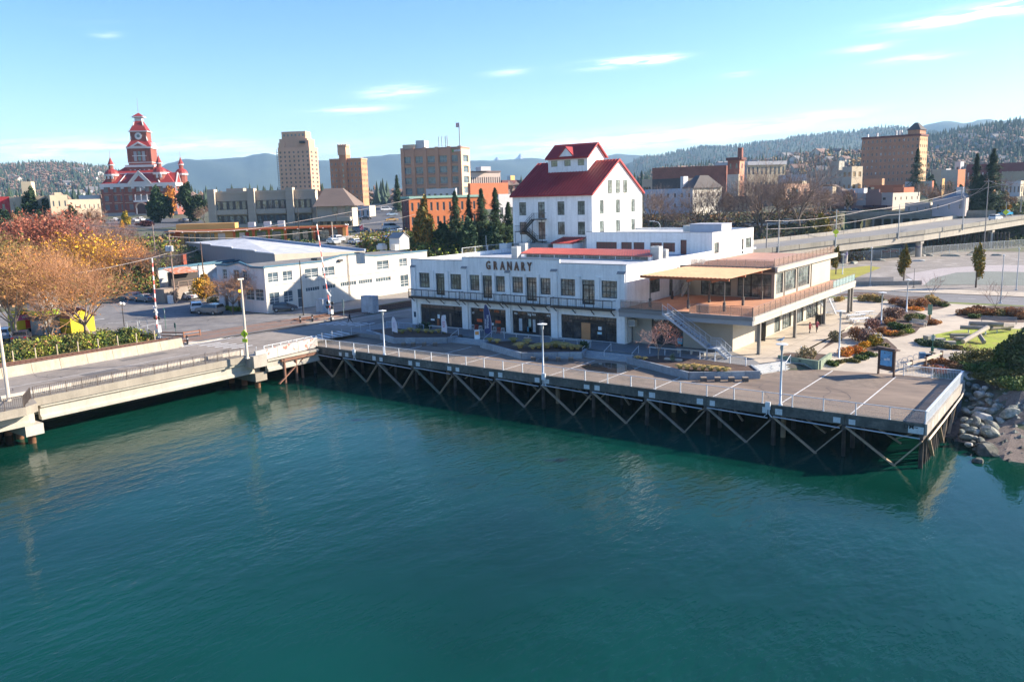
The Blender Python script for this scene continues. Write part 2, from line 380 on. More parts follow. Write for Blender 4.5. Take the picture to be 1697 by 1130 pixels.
for i,x in enumerate(BX[1:-1]):
 for dx in (-.62,.62):
  w=.30*random.uniform(.8,1.1); MB().box(x+dx-w,PY0-.195,2.95,x+dx+w,PY0-.18,2.95+.55*random.uniform(.8,1)).done('painted_patch',patchm,pier)
MB().box(PX1-1.25,PY0-.195,2.92,PX1-.1,PY0-.18,3.5).done('painted_patch',patchm,pier)
for y in (73,75.6,78.2): MB().box(PX1+.15,y,3.0,PX1+.165,y+.8,3.55).done('painted_patch',mat('buff_patch',(.55,.48,.36),.85,.1,2),pier)
def textobj(name,s,size,mt,parent,loc,rot,ext=.02,off=0,align='CENTER',shear=0,sx=1,world=True):
 cu=bpy.data.curves.new(name,'FONT'); cu.body=s; cu.size=size; cu.extrude=ext; cu.offset=off; cu.align_x=align; cu.align_y='CENTER'; cu.shear=shear; cu.resolution_u=2
 o=bpy.data.objects.new(name,cu);
 C.objects.link(o); dg=bpy.context.evaluated_depsgraph_get(); me=bpy.data.meshes.new_from_object(o.evaluated_get(dg)); me.name=name
 bpy.data.objects.remove(o); me.materials.clear(); me.materials.append(mt)
 o=bpy.data.objects.new(name,me); C.objects.link(o); o.rotation_euler=rot; o.scale=(sx,1,1)
 if parent is not None:
  o.parent=parent
  if world:
   iv=wm(parent).inverted(); o.location=iv@Vector(loc)
  else: o.location=loc
 else: o.location=loc
 return o
textobj('graffiti','DM~',.5,blackmetal,pier,(PX1-1.05,PY0-.2,3.42),(R(90),0,0),.004,.01)
for i,(px,py) in enumerate([(575,590),(903,628),(1265,682)]):
 P=gp(px,py,3.4); x=P.x
 MB().box(x-.22,PY0-.42,3.35,x+.22,PY0-.22,4.05,0).tube([(x-.1,PY0-.3,3.35),(x-.1,PY0-.32,2.9),(x-.3,PY0-.4,2.7)],.05,6).tube([(x+.1,PY0-.3,3.35),(x+.12,PY0-.32,2.95),(x+.4,PY0-.4,2.7)],.05,6).done('electric_box',mat('box_white',(.6,.63,.64),.5,.05),pier)
def railing(label,P0,P1,n,post_m,mesh_m,h=1.07,step=.13,toprail=(.06,.05),solid=False,cat='railing',bar=.012,group=None,name='pier_railing',seg_name='mesh_panel'):
 P0=Vector(P0); P1=Vector(P1); L=(P1-P0).length; ang=math.atan2(P1.y-P0.y,P1.x-P0.x); w=L/n; dz=(P1.z-P0.z)/n
 t=thing(name,label,cat,P0,ang,group)
 pm=MB().box(-.04,-.04,0,.04,.04,h-.03).box(-.09,-.08,0,.09,.08,.02).mesh('post',post_m)
 g=MB();
 k=int(w/step)
 for i in range(1,k):
  x=w*i/k; zz=dz*x/w; g.box(x-bar/2,-bar/2,.10+zz,x+bar/2,bar/2,h-.06+zz)
 g.bar((0.04,0,.1),(w-.04,0,.1+dz),.03,.03)
 if bar<.02:
  for q in range(1,5): g.bar((.04,0,.1+q*.18),(w-.04,0,.1+q*.18+dz),.01,.01)
 gm=g.mesh(seg_name,mesh_m)
 rm=MB().bar((0,0,h-.02),(w,0,h-.02+dz),*toprail).mesh('top_rail',post_m)
 for i in range(n+1):
  link('post',pm,t,loc=(w*i,0,dz*i))
  if i<n: link(seg_name,gm,t,loc=(w*i,0,dz*i)); link('top_rail',rm,t,loc=(w*i,0,dz*i))
 return t
railm=mat('railing_paint',(.50,.54,.58),.5,.08,1.2)
meshm=mat('railing_mesh_wire',(.40,.37,.33),.5,.08,1)
railing('grey mesh railing running the whole length of the pier edge over the water',(PX0,PY0+.03,3.78),(PX1-.06,PY0+.03,3.78),28,railm,meshm,name='pier_railing',step=.11)
railing('pale blue picket railing on the short right-hand side of the pier',(PX1-.04,PY0+.1,3.7),(PX1-.04,PY1-.3,3.7),7,railm,railm,step=.12,toprail=(.2,.06),bar=.05,name='picket_railing',seg_name='picket_panel')
railing('short white picket railing across the landward end of the pier corner beside the bike racks',(-17.4,PY1-.15,3.7),(PX1-.2,PY1-.15,3.7),2,mat('white_rail',(.62,.64,.66),.5,.05),railm,step=.13,toprail=(.14,.06),bar=.03,name='picket_railing',seg_name='picket_panel')
railing('low white railing above the graffitied wall at the left end of the pier',(-85.5,62.5,4.9),(-86.6,71.0,4.75),6,mat('white_rail',(.6,.6,.6)),meshm,h=.35,step=3,bar=.02,name='low_railing')
mb=MB()
i=0
x=PX1-5.9
while x>PX0+3:
 mb.box(x-.055,PY0+.2,3.696,x+.055,88.3 if x>-29 or i%1==1 else 81.0,3.706); x-=6.18
struct('deck_lines',mb,paint)
struct('deck_patches',MB().box(-30,82.0,3.69,-18.5,86.4,3.703).box(-47,73.2,3.69,-38,75.1,3.703).box(-74,73,3.69,-66,76.2,3.703),mat('worn_asphalt',(.19,.145,.11),.9,.25,.4,var2=.2,scale2=2.5))
P=[gp(x,y,3.71) for x,y in [(962,607),(985,602),(1010,601),(1045,606),(1052,612),(1030,618),(1000,619),(975,614)]]
me=struct('puddle',MB().add([(p.x,p.y,3.711) for p in P],[tuple(reversed(range(8)))]),mat('puddle_water',(.03,.024,.02),.03,0,spec=.8));
pav=mat('grey_paving',(.19,.19,.19),.9,.1,.5,var2=.08,scale2=3)
pavl=mat('plaza_concrete',(.47,.40,.31),.9,.10,.25,var2=.07,scale2=3,bump=.15,col2=(.40,.34,.265),c2t=.55,c2w=.12)
terr=[(-90,79.5),(-78.6,79.5),(-72,84.9),(-67.2,84.9),(-66,82.5),(-56.9,79),(-51.8,84.4),(-45,84.4),(-44.6,82.5),(-35.2,78.6),(-31.3,83.6),(-31.0,85.6),(-29.2,88.2),(-29.2,90.4),(-29.2,112),(-90,112)]
struct('terrace',MB().prism(terr,3.3,4.296),pav)
mb=MB()
for k in range(30): mb.box(-88+k*2,84.6,4.294,-87.98+k*2,89.2,4.3)
for k in range(3): mb.box(-88,85.8+k*1.2,4.294,-33,85.82+k*1.2,4.3)
struct('paving_joints',mb,mat('paving_joint',(.09,.09,.095)))
# ---- planters
def planter(label,wall,bed,n_blocks,bench_px,name='stone_planter'):
 c=wall[0]; t=thing(name,label,'planter',(c[0],c[1],3.7))
 ms=[mat('planter_concrete',(.22,.25,.28),.8,.15,1.5,var2=.12,scale2=4),mat('planter_concrete_pale',(.28,.32,.35),.8,.15,1.5,var2=.12,scale2=4)]
 for i in range(len(wall)-1):
  a=Vector((*wall[i],0)); b=Vector((*wall[i+1],0)); L=(b-a).length; k=max(1,round(L/1.55)); d=(b-a)/k
  for j in range(k):
   p=a+d*j; q=a+d*(j+1)-d.normalized()*.03
   MB().bar(p+Vector((0,0,4.08)),q+Vector((0,0,4.08)),.25,.80).done('wall_panel',ms[random.random()<.3],t)
 MB().prism(bed,3.8,4.36).done('mulch_bed',soil,t)
 return t
random.seed(8)
planter('grey concrete planter farthest left, in front of the first shopfront bay with white flags',[(-86.9,81.3),(-78.2,78.0),(-72.0,81.6),(-71.9,83.6)],[(-86.7,81.6),(-78.2,78.2),(-72.2,81.7),(-72,84.8),(-85,84.8)],5,None)
planter('grey concrete planter in the middle, in front of the shopfronts with the navy flag',[(-66.0,81.3),(-56.8,77.6),(-50.7,81.3),(-51.9,84.2)],[(-65.8,81.5),(-56.8,77.8),(-50.9,81.3),(-52,84.3),(-63,84.3)],5,None)
planter('grey concrete planter on the right with the small bare red tree and grasses',[(-44.7,81.4),(-35.2,77.1),(-29.3,81.0),(-31.2,83.8)],[(-44.5,81.6),(-35.2,77.3),(-29.6,81.1),(-31.3,83.7),(-36,84.2),(-42,84.2)],5,None)
seatm=mat('dark_block',(.10,.085,.075),.8,.1,3)
seat=MB().box(-.27,-.27,0,.27,.27,.38).box(-.29,-.29,.38,.29,.29,.45,1).mesh('block_seat',[seatm,mat('timber_seat_top',(.26,.21,.16),.8,.15,4)])
grps=[('below the left planter',[(765,568),(776,570)]),]
def blk(pxs,where,grp):
 for i,(px,py) in enumerate(pxs):
  P=gp(px,py,3.7); o=link('block_seat',seat,None,loc=P,rz=R(random.uniform(25,40)),label=['leftmost','second','third','rightmost'][i]+' of four dark block seats with timber tops '+where,category='seat',group=grp)
blk([(669,573),(685,573),(703,573),(721,573)],'in front of the leftmost planter','block seats at the leftmost planter')
blk([(884,597),(905,597),(925,598),(946,598)],'in front of the middle planter','block seats at the middle planter')
blk([(1166,632),(1189,632),(1212,632),(1235,632)],'in front of the right planter','block seats at the right planter')
def steps(label,a,b,n,z0,z1,run=.38,out=(0,-1),mt=None,rise_w=.0):
 a=Vector(a);b=Vector(b); t=thing('steps',label,'steps',(a.x,a.y,z0)); o=Vector(out).normalized(); h=(z1-z0)/n
 for i in range(n):
  off=o*run*(n-i)
  p=[a.xy,b.xy,b.xy+off,a.xy+off]
  MB().prism([(q.x,q.y) for q in p],z0,z0+h*(i+1)-.004).done('step',mt or mat('step_concrete',(.30,.33,.35),.85,.08,2),t)
 return t
steps('grey steps between the left and middle planters, below the sandwich board',(-71.9,83.4),(-66.2,83.4),3,3.7,4.29)
steps('grey steps between the middle and right planters, beside the puddle',(-51.3,83.4),(-44.9,83.4),4,3.7,4.29)
steps('pale concrete steps at the right end of the terrace, beside the green planter',(-31.3,83.8),(-29.1,88.4),4,3.7,4.29,run=.42,out=(.9,-.42),mt=mat('pale_step',(.46,.47,.46),.85,.08,2))
def handrail(label,x,y,dirx=0):
 t=thing('handrail',label,'handrail',(x,y,3.7)); hm=railm
 MB().tube([(x,y-1.5,3.7),(x,y-1.5,4.6),(x,y+.1,5.2),(x,y+.1,4.29)],.03,6).done('bar',hm,t)
handrail('thin metal handrail at the left side of the steps below the sandwich board',-72.1,84.0)
handrail('thin metal handrail at the right side of the steps below the sandwich board',-66.6,84.2)
handrail('thin metal handrail on the end of the middle planter',-51.6,84.3)
handrail('thin metal handrail standing in the centre of the steps beside the puddle',-48.4,84.0)
handrail('thin metal handrail at the left end of the right planter',-44.9,84.3)
handrail('thin metal handrail at the pale steps nearest the green planter',-28.2,87.2)
def lean(label,x0,x1,y,name='leaning_rail'):
 t=thing(name,label,'rail',(x0,y,4.3)); MB().box(x0,y-.16,5.05,x1,y+.16,5.13).done('top',mat('rail_top',(.42,.43,.42),.6,.08,2),t)
 n=max(2,int((x1-x0)/2)+1)
 for i in range(n):
  x=x0+.1+(x1-x0-.2)*i/(n-1); MB().box(x-.03,y-.03,4.3,x+.03,y+.03,5.05).done('leg',railm,t)
lean('long leaning rail behind the left planter',-78.5,-73.0,85.3)
lean('long leaning rail behind the navy flag and middle planter',-65.3,-59.2,85.3)
lean('long leaning rail behind the grasses of the middle planter',-57.6,-51.6,84.9)
lean('short leaning rail behind the small red tree',-43.8,-39.8,84.9)
railing('thin glass and wire guardrail behind the right planter ramp',(-37.2,84.2,4.3),(-31.6,83.3,4.3),3,railm,meshm,h=.95,step=.5,name='ramp_railing')
railing('blue-grey mesh guardrail behind the leftmost planter near the crosswalk',(-86.5,84.9,4.3),(-79.2,84.9,4.3),3,mat('blue_rail',(.30,.38,.48),.5,.1),mat('blue_rail',(.2,.3,.4)),h=.95,step=.3,name='ramp_railing')
# == wall and window builders
def wall(mb,O,u,n,Wd,H,holes,depth=.15,mi=0,top=None):
 O=Vector(O);u=Vector(u).normalized();n=Vector(n).normalized(); Z=Vector((0,0,1))
 us=sorted(set([0,Wd]+[h[0] for h in holes]+[h[2] for h in holes])); vs=sorted(set([0,H]+[h[1] for h in holes]+[h[3] for h in holes]))
 P=lambda a,b,d=0: O+u*a+Z*b-n*d
 flip=u.cross(Z).dot(n)<0
 def q(a,b,c,d):
  if flip: mb.quad(d,c,b,a,mi)
  else: mb.quad(a,b,c,d,mi)
 for j in range(len(vs)-1):
  run=None
  for i in range(len(us)-1):
   cu=(us[i]+us[i+1])/2; cv=(vs[j]+vs[j+1])/2
   inside=any(h[0]<cu<h[2] and h[1]<cv<h[3] for h in holes)
   if not inside:
    if run is None: run=us[i]
   if inside and run is not None: q(P(run,vs[j]),P(us[i],vs[j]),P(us[i],vs[j+1]),P(run,vs[j+1])); run=None
  if run is not None: q(P(run,vs[j]),P(Wd,vs[j]),P(Wd,vs[j+1]),P(run,vs[j+1]))
 for h in holes:
  a,b,c,d=h[:4]
  q(P(a,b,0),P(c,b,0),P(c,b,depth),P(a,b,depth)); q(P(a,d,depth),P(c,d,depth),P(c,d,0),P(a,d,0))
  q(P(a,b,0),P(a,b,depth),P(a,d,depth),P(a,d,0)); q(P(c,b,depth),P(c,b,0),P(c,d,0),P(c,d,depth))
WC={}
def window(parent,P,u,n,w,h,nx=2,ny=2,fm=None,gm=None,depth=.15,fw=.07,bw=.045,name='window',split=True,label=None,cols=None):
 fm=fm or blackmetal; gm=gm or glass; P=Vector(P)
 key=(round(w,2),round(h,2),nx,ny,fm.name,gm.name,round(depth,2),fw,bw,split,str(cols))
 if key not in WC:
  f=MB(); y=depth-.06
  f.box(0,y,0,w,y+.06,fw).box(0,y,h-fw,w,y+.06,h).box(0,y,fw,fw,y+.06,h-fw).box(w-fw,y,fw,w,y+.06,h-fw)
  for i in range(1,nx): x=w*i/nx; f.box(x-bw/2,y+.005,fw,x+bw/2,y+.05,h-fw)
  for i in range(1,ny): z=h*i/ny; f.box(fw,y+.01,z-bw/2,w-fw,y+.045,z+bw/2)
  if cols:
   for x0,x1,z0,z1 in cols: f.box(x0,y-.01,z0,x1,y+.055,z1)
  g=[(fw,y+.03,fw),(w-fw,y+.03,fw),(w-fw,y+.03,h-fw),(fw,y+.03,h-fw)]
  if split:
   WC[key]=(f.mesh('window_frame',fm),MB().quad(*g).mesh('pane',gm))
  else:
   f.quad(*g,mi=1); WC[key]=(f.mesh('window',[fm,gm]),None)
 fme,gme=WC[key]; ang=math.atan2(u[1],u[0])
 iv=wm(parent).inverted(); loc=iv@P; r=ang-wrz(parent)
 o=link(name,fme,parent,loc=loc,rz=r)
 if label: o['label']=label
 if gme: link('pane',gme,o)
 return o
def wrz(o): return o.rotation_euler[2]+(wrz(o.parent) if o.parent else 0)
# == the white brick hall with the big letters
GX0,GX1,GY,GZ=-85.3,-49.2,89.3,4.3
gran=thing('white_brick_hall','long two-storey white hall by the pier with black balconies and bronze letters reading GRANARY','building',((GX0+GX1)/2,GY,GZ))
Wd=GX1-GX0
ups=[(-83.78,-81.71,1),(-80.53,-78.83,2),(-77.73,-75.67,1),(-74.12,-72.32,1),(-71.84,-70.09,2),(-69.52,-67.83,1),(-66.7,-64.83,1),(-64.36,-62.58,2),(-62.08,-60.37,1),(-58.86,-56.63,1),(-55.62,-53.72,2),(-52.74,-50.48,1)]
st=[(-83.80,-75.75),(-74.17,-67.80),(-66.83,-60.46),(-58.86,-50.58)]
holes=[]
for a,b,k in ups: holes.append((a-GX0,(9.87 if k==1 else 8.9)-GZ,b-GX0,12.05-GZ))
for a,b in st: holes.append((a-GX0,.02,b-GX0,7.43-GZ))
mb=MB(); wall(mb,(GX0,GY,GZ),(1,0,0),(0,-1,0),Wd,9.4,holes,.28)
mb.box(GX0,GY+.001,13.7,GX0+.001,GY+.3,13.95)
for a,b,z in ((GX0,-75.4,13.98),(-75.4,-58.95,14.48),(-58.95,GX1,14.03)): mb.box(a,GY,13.7,b,GY+.3,z)
mb.done('front_wall',white,gran)
MB().box(GX0-.02,GY-.05,13.98,-75.4,GY+.34,14.06).box(-75.42,GY-.05,14.48,-58.93,GY+.34,14.56).box(-58.95,GY-.05,14.03,GX1+.02,GY+.34,14.11).done('parapet_cap',mat('grey_cap',(.20,.22,.25),.6,.05),gran)
GYB=134.0
sh=[(95.8-GY,9.9-GZ,98.5-GY,12.0-GZ),(101.2-GY,8.95-GZ,102.3-GY,11.3-GZ)]
mb=MB(); wall(mb,(GX1,GY,GZ),(0,1,0),(1,0,0),116-GY,9.45,sh,.2)
mb.done('side_wall',white,gran)
window(gran,(GX1,95.8,9.9),(0,1,0),(1,0,0),2.7,2.1,4,3)
window(gran,(GX1,101.2,8.95),(0,1,0),(1,0,0),1.1,2.35,1,2,name='door')
MB().box(GX1-.3,GY+.35,13.74,GX1,116,14.0).box(GX0,GY+.35,13.4,GX0+.3,126,13.98).done('parapet',white,gran)
MB().box(GX0,GY+.31,GZ,GX0+.3,GYB,13.35).done('left_wall',white,gran)
roofm=mat('pale_membrane_roof',(.42,.44,.46),.7,.12,.25,var2=.05,col2=(.36,.38,.40),c2t=.55)
MB().box(GX0+.31,GY+.32,13.1,GX1-.31,GYB,13.38).done('roof',roofm,gran)
for x0,x1,z in ((-85.3,-84.35,12.8),(-75.45,-74.5,12.9),(-67.75,-66.95,12.55),(-60.25,-59.3,12.95),(-50.35,-49.3,12.95)):
 MB().box(x0,GY-.22,GZ,x1,GY-.002,z).extr([(x0,GY-.22,z),(x0,GY-.002,z),(x0,GY-.002,z+.25)],(x1-x0,0,0)).done('pilaster',white,gran,fixn=True); MB().extr([(x0-.04,GY-.27,z+.0),(x0-.04,GY-.004,z+.27),(x0-.04,GY-.004,z+.33),(x0-.04,GY-.27,z+.06)],(x1-x0+.08,0,0)).done('pilaster_cap',mat('cap_stone',(.24,.23,.23),.8,.1,2),gran,fixn=True)
for a,b in ((-81.71,-80.53),(-78.83,-77.73),(-72.32,-71.84),(-70.09,-69.52),(-64.83,-64.36),(-62.58,-62.08),(-56.63,-55.62),(-53.72,-52.74)):
 w=min(b-a-.12,.62); c=(a+b)/2
 MB().box(c-w/2,GY-.14,8.65,c+w/2,GY-.002,12.35).box(c-w/2-.03,GY-.17,12.35,c+w/2+.03,GY-.002,12.45).done('pier_strip',white,gran)
for a,b,k in ups:
 if k==1: window(gran,(a,GY,9.87),(1,0,0),(0,-1,0),b-a,2.18,4,3,depth=.28,bw=.07)
 else: window(gran,(a,GY,8.9),(1,0,0),(0,-1,0),b-a,3.15,4,5,depth=.28,name='balcony_door',cols=[((b-a)/2-.06,(b-a)/2+.06,.1,2.4),(0,b-a,2.38,2.5),(.06,.18,.1,2.4),(b-a-.18,b-a-.06,.1,2.4),(.1,b-a-.1,.06,.25)])
def cols_for(w):
 a=w*.2; return [(a-.05,a+.05,.05,3.1),(w-a-.05,w-a+.05,.05,3.1),(.05,w-.05,2.42,2.58),(w/2-.05,w/2+.05,.05,3.1),(w*.35-.04,w*.35+.04,.05,2.45),(w*.65-.04,w*.65+.04,.05,2.45),(a,w-a,.05,.25),(a,w-a,2.15,2.45)]
shopglass=mat('shop_glass',(.035,.034,.036),.06,.7,.55,spec=.7,col2=(.085,.07,.06),c2t=.56,c2w=.1)
for i,(a,b) in enumerate(st):
 w=b-a; window(gran,(a,GY,GZ+.02),(1,0,0),(0,-1,0),w,3.1,1,1,gm=shopglass,depth=.28,fw=.09,name='shopfront',cols=cols_for(w))
 mb=MB();
 for s in (0,1):
  x0=a+(0.09 if s==0 else w*.8+.05); x1=a+(w*.2-.05 if s==0 else w-.09)
  for k in range(1,4): x=x0+(x1-x0)*k/4; mb.box(x-.015,GY+.215,GZ+.1,x+.015,GY+.24,GZ+2.4)
  for k in range(1,7): z=GZ+.1+2.3*k/7; mb.box(x0,GY+.215,z-.015,x1,GY+.239,z+.015)
 for k in range(1,18):
  x=a+.1+(w-.2)*k/18; mb.box(x-.013,GY+.215,GZ+2.6,x+.013,GY+.24,GZ+3.03)
 mb.done('muntins',blackmetal,gran,kind='stuff')
orange=mat('orange_panel',(.62,.10,.025),.7,.08,1); whitep=mat('paper_white',(.72,.75,.76),.8,.05)
def board(px,py,px2,py2,mt,name='poster',d=-.012,thing_label=None):
 def oy(px,py): dd=ray(px,py); t=(GY+.2)/dd.y; return (dd.x*t,CZ+dd.z*t)
 x0,z1=oy(px,py); x1,z0=oy(px2,py2)
 return MB().box(x0,GY+.19,z0,x1,GY+.215,z1).done(name,mt,gran)
zc=lambda x,y:(770+x/15.43,500+y/15.43); zd=lambda x,y:(835+x/15.43,500+y/15.43); ze=lambda x,y:(690+x/15.43,495+y/15.43)
board(*zc(315,435),*zc(450,520),orange); board(*zc(785,475),*zc(925,555),orange)
board(*zc(695,540),*zc(745,605),whitep); board(*zd(385,425),*zd(475,745),mat('pale_panel',(.38,.42,.46),.6,.2,2)); board(*zd(630,440),*zd(700,770),mat('pale_green_panel',(.33,.40,.36),.6,.2,2)); board(*zd(740,450),*zd(815,780),mat('pale_panel2',(.36,.38,.40),.6,.2,2)); board(*zd(905,470),*zd(1030,850),mat('brown_panel',(.12,.10,.10),.6,.2,2))
board(*zd(600,640),*zd(700,770),mat('teal_bin',(.06,.20,.30),.6,.1)); board(*ze(540,400),*ze(600,505),whitep); board(*ze(695,415),*ze(755,525),whitep); board(*ze(370,510),*ze(465,560),whitep)
board(*ze(525,515),*ze(590,690),mat('rust_panel',(.30,.09,.03),.7,.2)); board(*ze(840,370),*ze(905,700),mat('brown_panel2',(.16,.11,.08),.7,.2))
z5=lambda x,y:(670+x/4.466,390+y/4.466)
board(*z5(1310,645),*z5(1378,783),mat('plywood',(.48,.22,.09),.7,.12,1),'plywood_sheet'); board(*z5(1435,675),*z5(1460,702),whitep); board(*z5(1430,714),*z5(1462,734),mat('pale_blue_paper',(.45,.62,.68),.7,.1))
MB().box(-84.95,GY-.235,5.4,-84.5,GY-.224,6.2).done('notice',mat('navy_notice',(.03,.06,.09)),gran)
def stext(s,x,z,size,mt,name,sx=1,ext=.01):
 o=textobj(name,s,size,mt,gran,(x,GY+.18,z),(R(90),0,0),ext,.008,sx=sx); return o
ptxt=mat('white_lettering',(.7,.72,.72),.6,0); otxt=mat('orange_lettering',(.65,.13,.03),.6,0)
stext('DELI',-69.6,7.1,.42,otxt,'shop_lettering'); stext('SEA',-72.3,7.1,.42,otxt,'shop_lettering')
stext('big lox',-63.65,7.07,.50,ptxt,'shop_lettering'); stext('erp',-66.3,7.08,.40,ptxt,'shop_lettering'); stext('erp',-60.95,7.08,.40,ptxt,'shop_lettering'); stext('p|t',-73.8,6.7,.35,ptxt,'shop_lettering')
bronze=mat('bronze_letters',(.16,.085,.055),.55,.45,2.5,metal=.3,var2=.2)
xs=[z5(x,y) for x,y in [(620,225),(672,226),(725,228),(777,230),(829,231),(877,233),(925,235)]]
for ch,(px,py) in zip('GRANARY',xs):
 dd=ray(px,py); t=(GY-.12)/dd.y; x=dd.x*t
 o=textobj('sign_letter',ch,1.62,bronze,gran,(x,GY-.09,13.42),(R(90),0,0),.07,.035,sx=.66)
def balcony(x0,x1):
 z=8.62; b=MB().box(x0,GY-1.15,z-.12,x1,GY-.25,z).box(x0,GY-1.18,z-.26,x1,GY-1.10,z+.06).done('balcony',blackmetal,gran)
 n=7; pm=MB()
 pm.box(x0,GY-1.17,z+1.0,x1,GY-1.10,z+1.10)
 for i in range(n+1): x=x0+.03+(x1-x0-.06)*i/n; pm.box(x-.035,GY-1.165,z,x+.035,GY-1.105,z+1.0)
 for s in (x0+.02,x1-.02): pm.box(s-.02,GY-1.1,z+1.0,s+.02,GY-.25,z+1.06)
 pm.box(x0+.03,GY-1.14,z+.1,x1-.03,GY-1.13,z+.13)
 pm.done('balcony_railing',blackmetal,b)
 mm=MB()
 k=int((x1-x0)/.28)
 for i in range(1,k): x=x0+(x1-x0)*i/k; mm.box(x-.008,GY-1.145,z+.1,x+.008,GY-1.13,z+1.0)
 for sx in (x0+.02,):
  for i in range(1,8): mm.box(sx-.006,GY-1.14+i*.11,z+.05,sx+.006,GY-1.13+i*.11,z+1.0)
 mm.done('railing_wires',blackmetal,b,kind='stuff')
 for i in range(4):
  x=x0+.35+(x1-x0-.7)*[0,.33,.66,1][i]; MB().bar((x,GY-1.1,z-.12),(x,GY-.02,z-.95),.09,.09).done('strut',blackmetal,b)
for a,b in ((-85.0,-75.75),(-75.2,-67.9),(-67.65,-60.36),(-59.75,-50.55)): balcony(a,b)
# ---- clerestory monitor on the roof
mon=thing('roof_monitor','long low roof lantern with pale red seamed roof and small windows on the white hall','roof lantern',(-64,103.3,13.38))
mx0,mx1=-74.6,-53.1
MB().box(mx0,103.3,13.38,mx1,106.1,14.0).done('base_wall',white,mon)
redl=mat('faded_red_roof',(.46,.10,.075),.55,.1,.5)
def seamroof(parent,p0,p1,q1,q0,mt,name='roof',step=.42,thick=.1,seam=.05):
 p0,p1,q1,q0=map(Vector,(p0,p1,q1,q0)); n=(p1-p0).cross(q0-p0).normalized()
 if n.z<0: n=-n
 r=MB().extr([p0,p1,q1,q0],-n*thick).done(name,mt,parent,fixn=True)
 L=(p1-p0).length; k=int(L/step); s=MB()
 for i in range(k+1):
  t=i/k; a=p0.lerp(p1,t)+n*.02; b=q0.lerp(q1,t)+n*.02; s.bar(a,b,.045,seam,up=n)
 s.done('standing_seams',mt,r,kind='stuff')
 return r
seamroof(mon,(mx0-.5,103.0,14.08),(mx1+.4,103.0,14.08),(mx1-1.5,106.2,14.72),(mx0-.5,106.2,14.72),redl)
MB().box(mx0,104.6,14.0,mx1-2,106.1,14.3).done('upper_wall',white,mon)
for i in range(8):
 w=(mx1-mx0-.6)/8; window(mon,(mx0+.3+i*w+.12,103.28,13.5),(1,0,0),(0,-1,0),w-.24,.42,5,1,depth=.02)
def hvac(px,py,w,d,h,label,z=13.38,base=None,kind=0):
 P=gp(px,py,z); t=thing('rooftop_unit',label,'air conditioner',P)
 b=mat('unit_cream',(.55,.54,.50),.6,.08,1.5)
 MB().box(-w/2,0,.08,w/2,d,h).box(-w/2-.03,-.02,h,w/2+.03,d+.02,h+.05).done('casing',b,t,world=False)
 g=MB()
 for k in range(9): g.box(-w/2+.08,-.03,.2+k*(h-.35)/9,w/2-.08,-.005,.2+k*(h-.35)/9+.05)
 for k in range(9): g.box(w/2+.005,.08,.2+k*(h-.35)/9,w/2+.03,d-.08,.2+k*(h-.35)/9+.05)
 g.done('grille',mat('unit_grey',(.25,.26,.27),.6,.1),t,world=False,kind='stuff')
 MB().lathe([(.3,h+.05),(.3,h+.12),(.25,h+.12)],10,(0,d/2,0)).done('fan_guard',mat('unit_grey',(.25,.26,.27)),t,world=False)
hvac(852.5,428,1.1,1.0,1.7,'tall cream air conditioning unit at the far left of the roof lantern')
hvac(866,421,1.2,1.1,1.7,'tall cream air conditioning unit just behind the left end of the roof lantern')
hvac(1085,432,1.3,1.1,1.9,'large cream air conditioning unit at the right end of the roof lantern')
hvac(1099,428,.9,.8,1.2,'smaller cream air conditioning unit right of the roof lantern beside the wing')
t=thing('rooftop_duct_unit','long grey rooftop ventilation unit below the black fire stairs of the tower','ventilation unit',(-84,114.5,13.38))
MB().box(-84.5,114,13.5,-77.5,116,14.7).box(-84.6,113.95,14.7,-77.4,116.05,14.8).done('casing',mat('duct_grey',(.26,.26,.25),.6,.15,1),t)
MB().box(-86.9,113,13.4,-85.2,114.4,14.8).done('box',mat('box_white',(.6,.63,.64)),t)
t=thing('roof_hut','small white stair hut with a red lean-to roof in front of the tower','hut',(-75,115,13.38))
MB().box(-76.6,114.2,13.38,-72.9,117.8,14.9).done('wall',white,t)
seamroof(t,(-76.9,113.9,14.95),(-72.5,113.9,14.95),(-72.5,118.0,15.75),(-76.9,118.0,15.75),redmetal)
railing('pale roof-edge railing along the left side of the white hall roof',(GX0+.15,101,13.98),(GX0+.15,124,13.98),7,railm,meshm,h=.9,step=4,name='roof_railing')
t=thing('flag_mast','plain pale mast standing on the left part of the white hall roof','mast',gp(806,413,13.4)); MB().tube([(0,0,0),(0,0,2.5)],[.07,.05],6).done('pole',galv,t,world=False)
# == tower
TX0,TX1,TY0,TY1=-87.5,-71.3,118.0,135.4; TE,TR=22.85,28.4; YR=126.7
tow=thing('grain_tower','tall white grain tower with red gabled metal roof and white cupola on its ridge','building',(-79.4,118,13.4))
fr=[(-86.1,19.4,-84.6,21.65),(-82.1,18.85,-80.7,21.65),(-78.1,19.4,-76.7,21.65),(-74.1,19.4,-72.7,21.65),(-86.1,16.1,-84.6,18.25),(-82.1,15.3,-80.7,18.25),(-78.1,16.1,-76.7,18.25),(-74.1,16.1,-72.7,18.25)]
mb=MB(); wall(mb,(TX0,TY0,10),(1,0,0),(0,-1,0),TX1-TX0,TE-10,[(a-TX0,b-10,c-TX0,d-10) for a,b,c,d in fr],.15); mb.done('front_wall',white,tow)
for i,(a,b,c,d) in enumerate(fr): window(tow,(a,TY0,b),(1,0,0),(0,-1,0),c-a,d-b,3 if i not in (1,5) else 2,4,name='window' if i not in(1,5) else 'door')
sr=[(120.4,19.4,121.8,21.7),(125.85,19.4,127.3,21.7),(131.3,19.4,132.7,21.65),(120.4,16.1,121.8,18.3),(125.85,16.1,127.3,18.25),(131.3,16.1,132.7,18.2)]
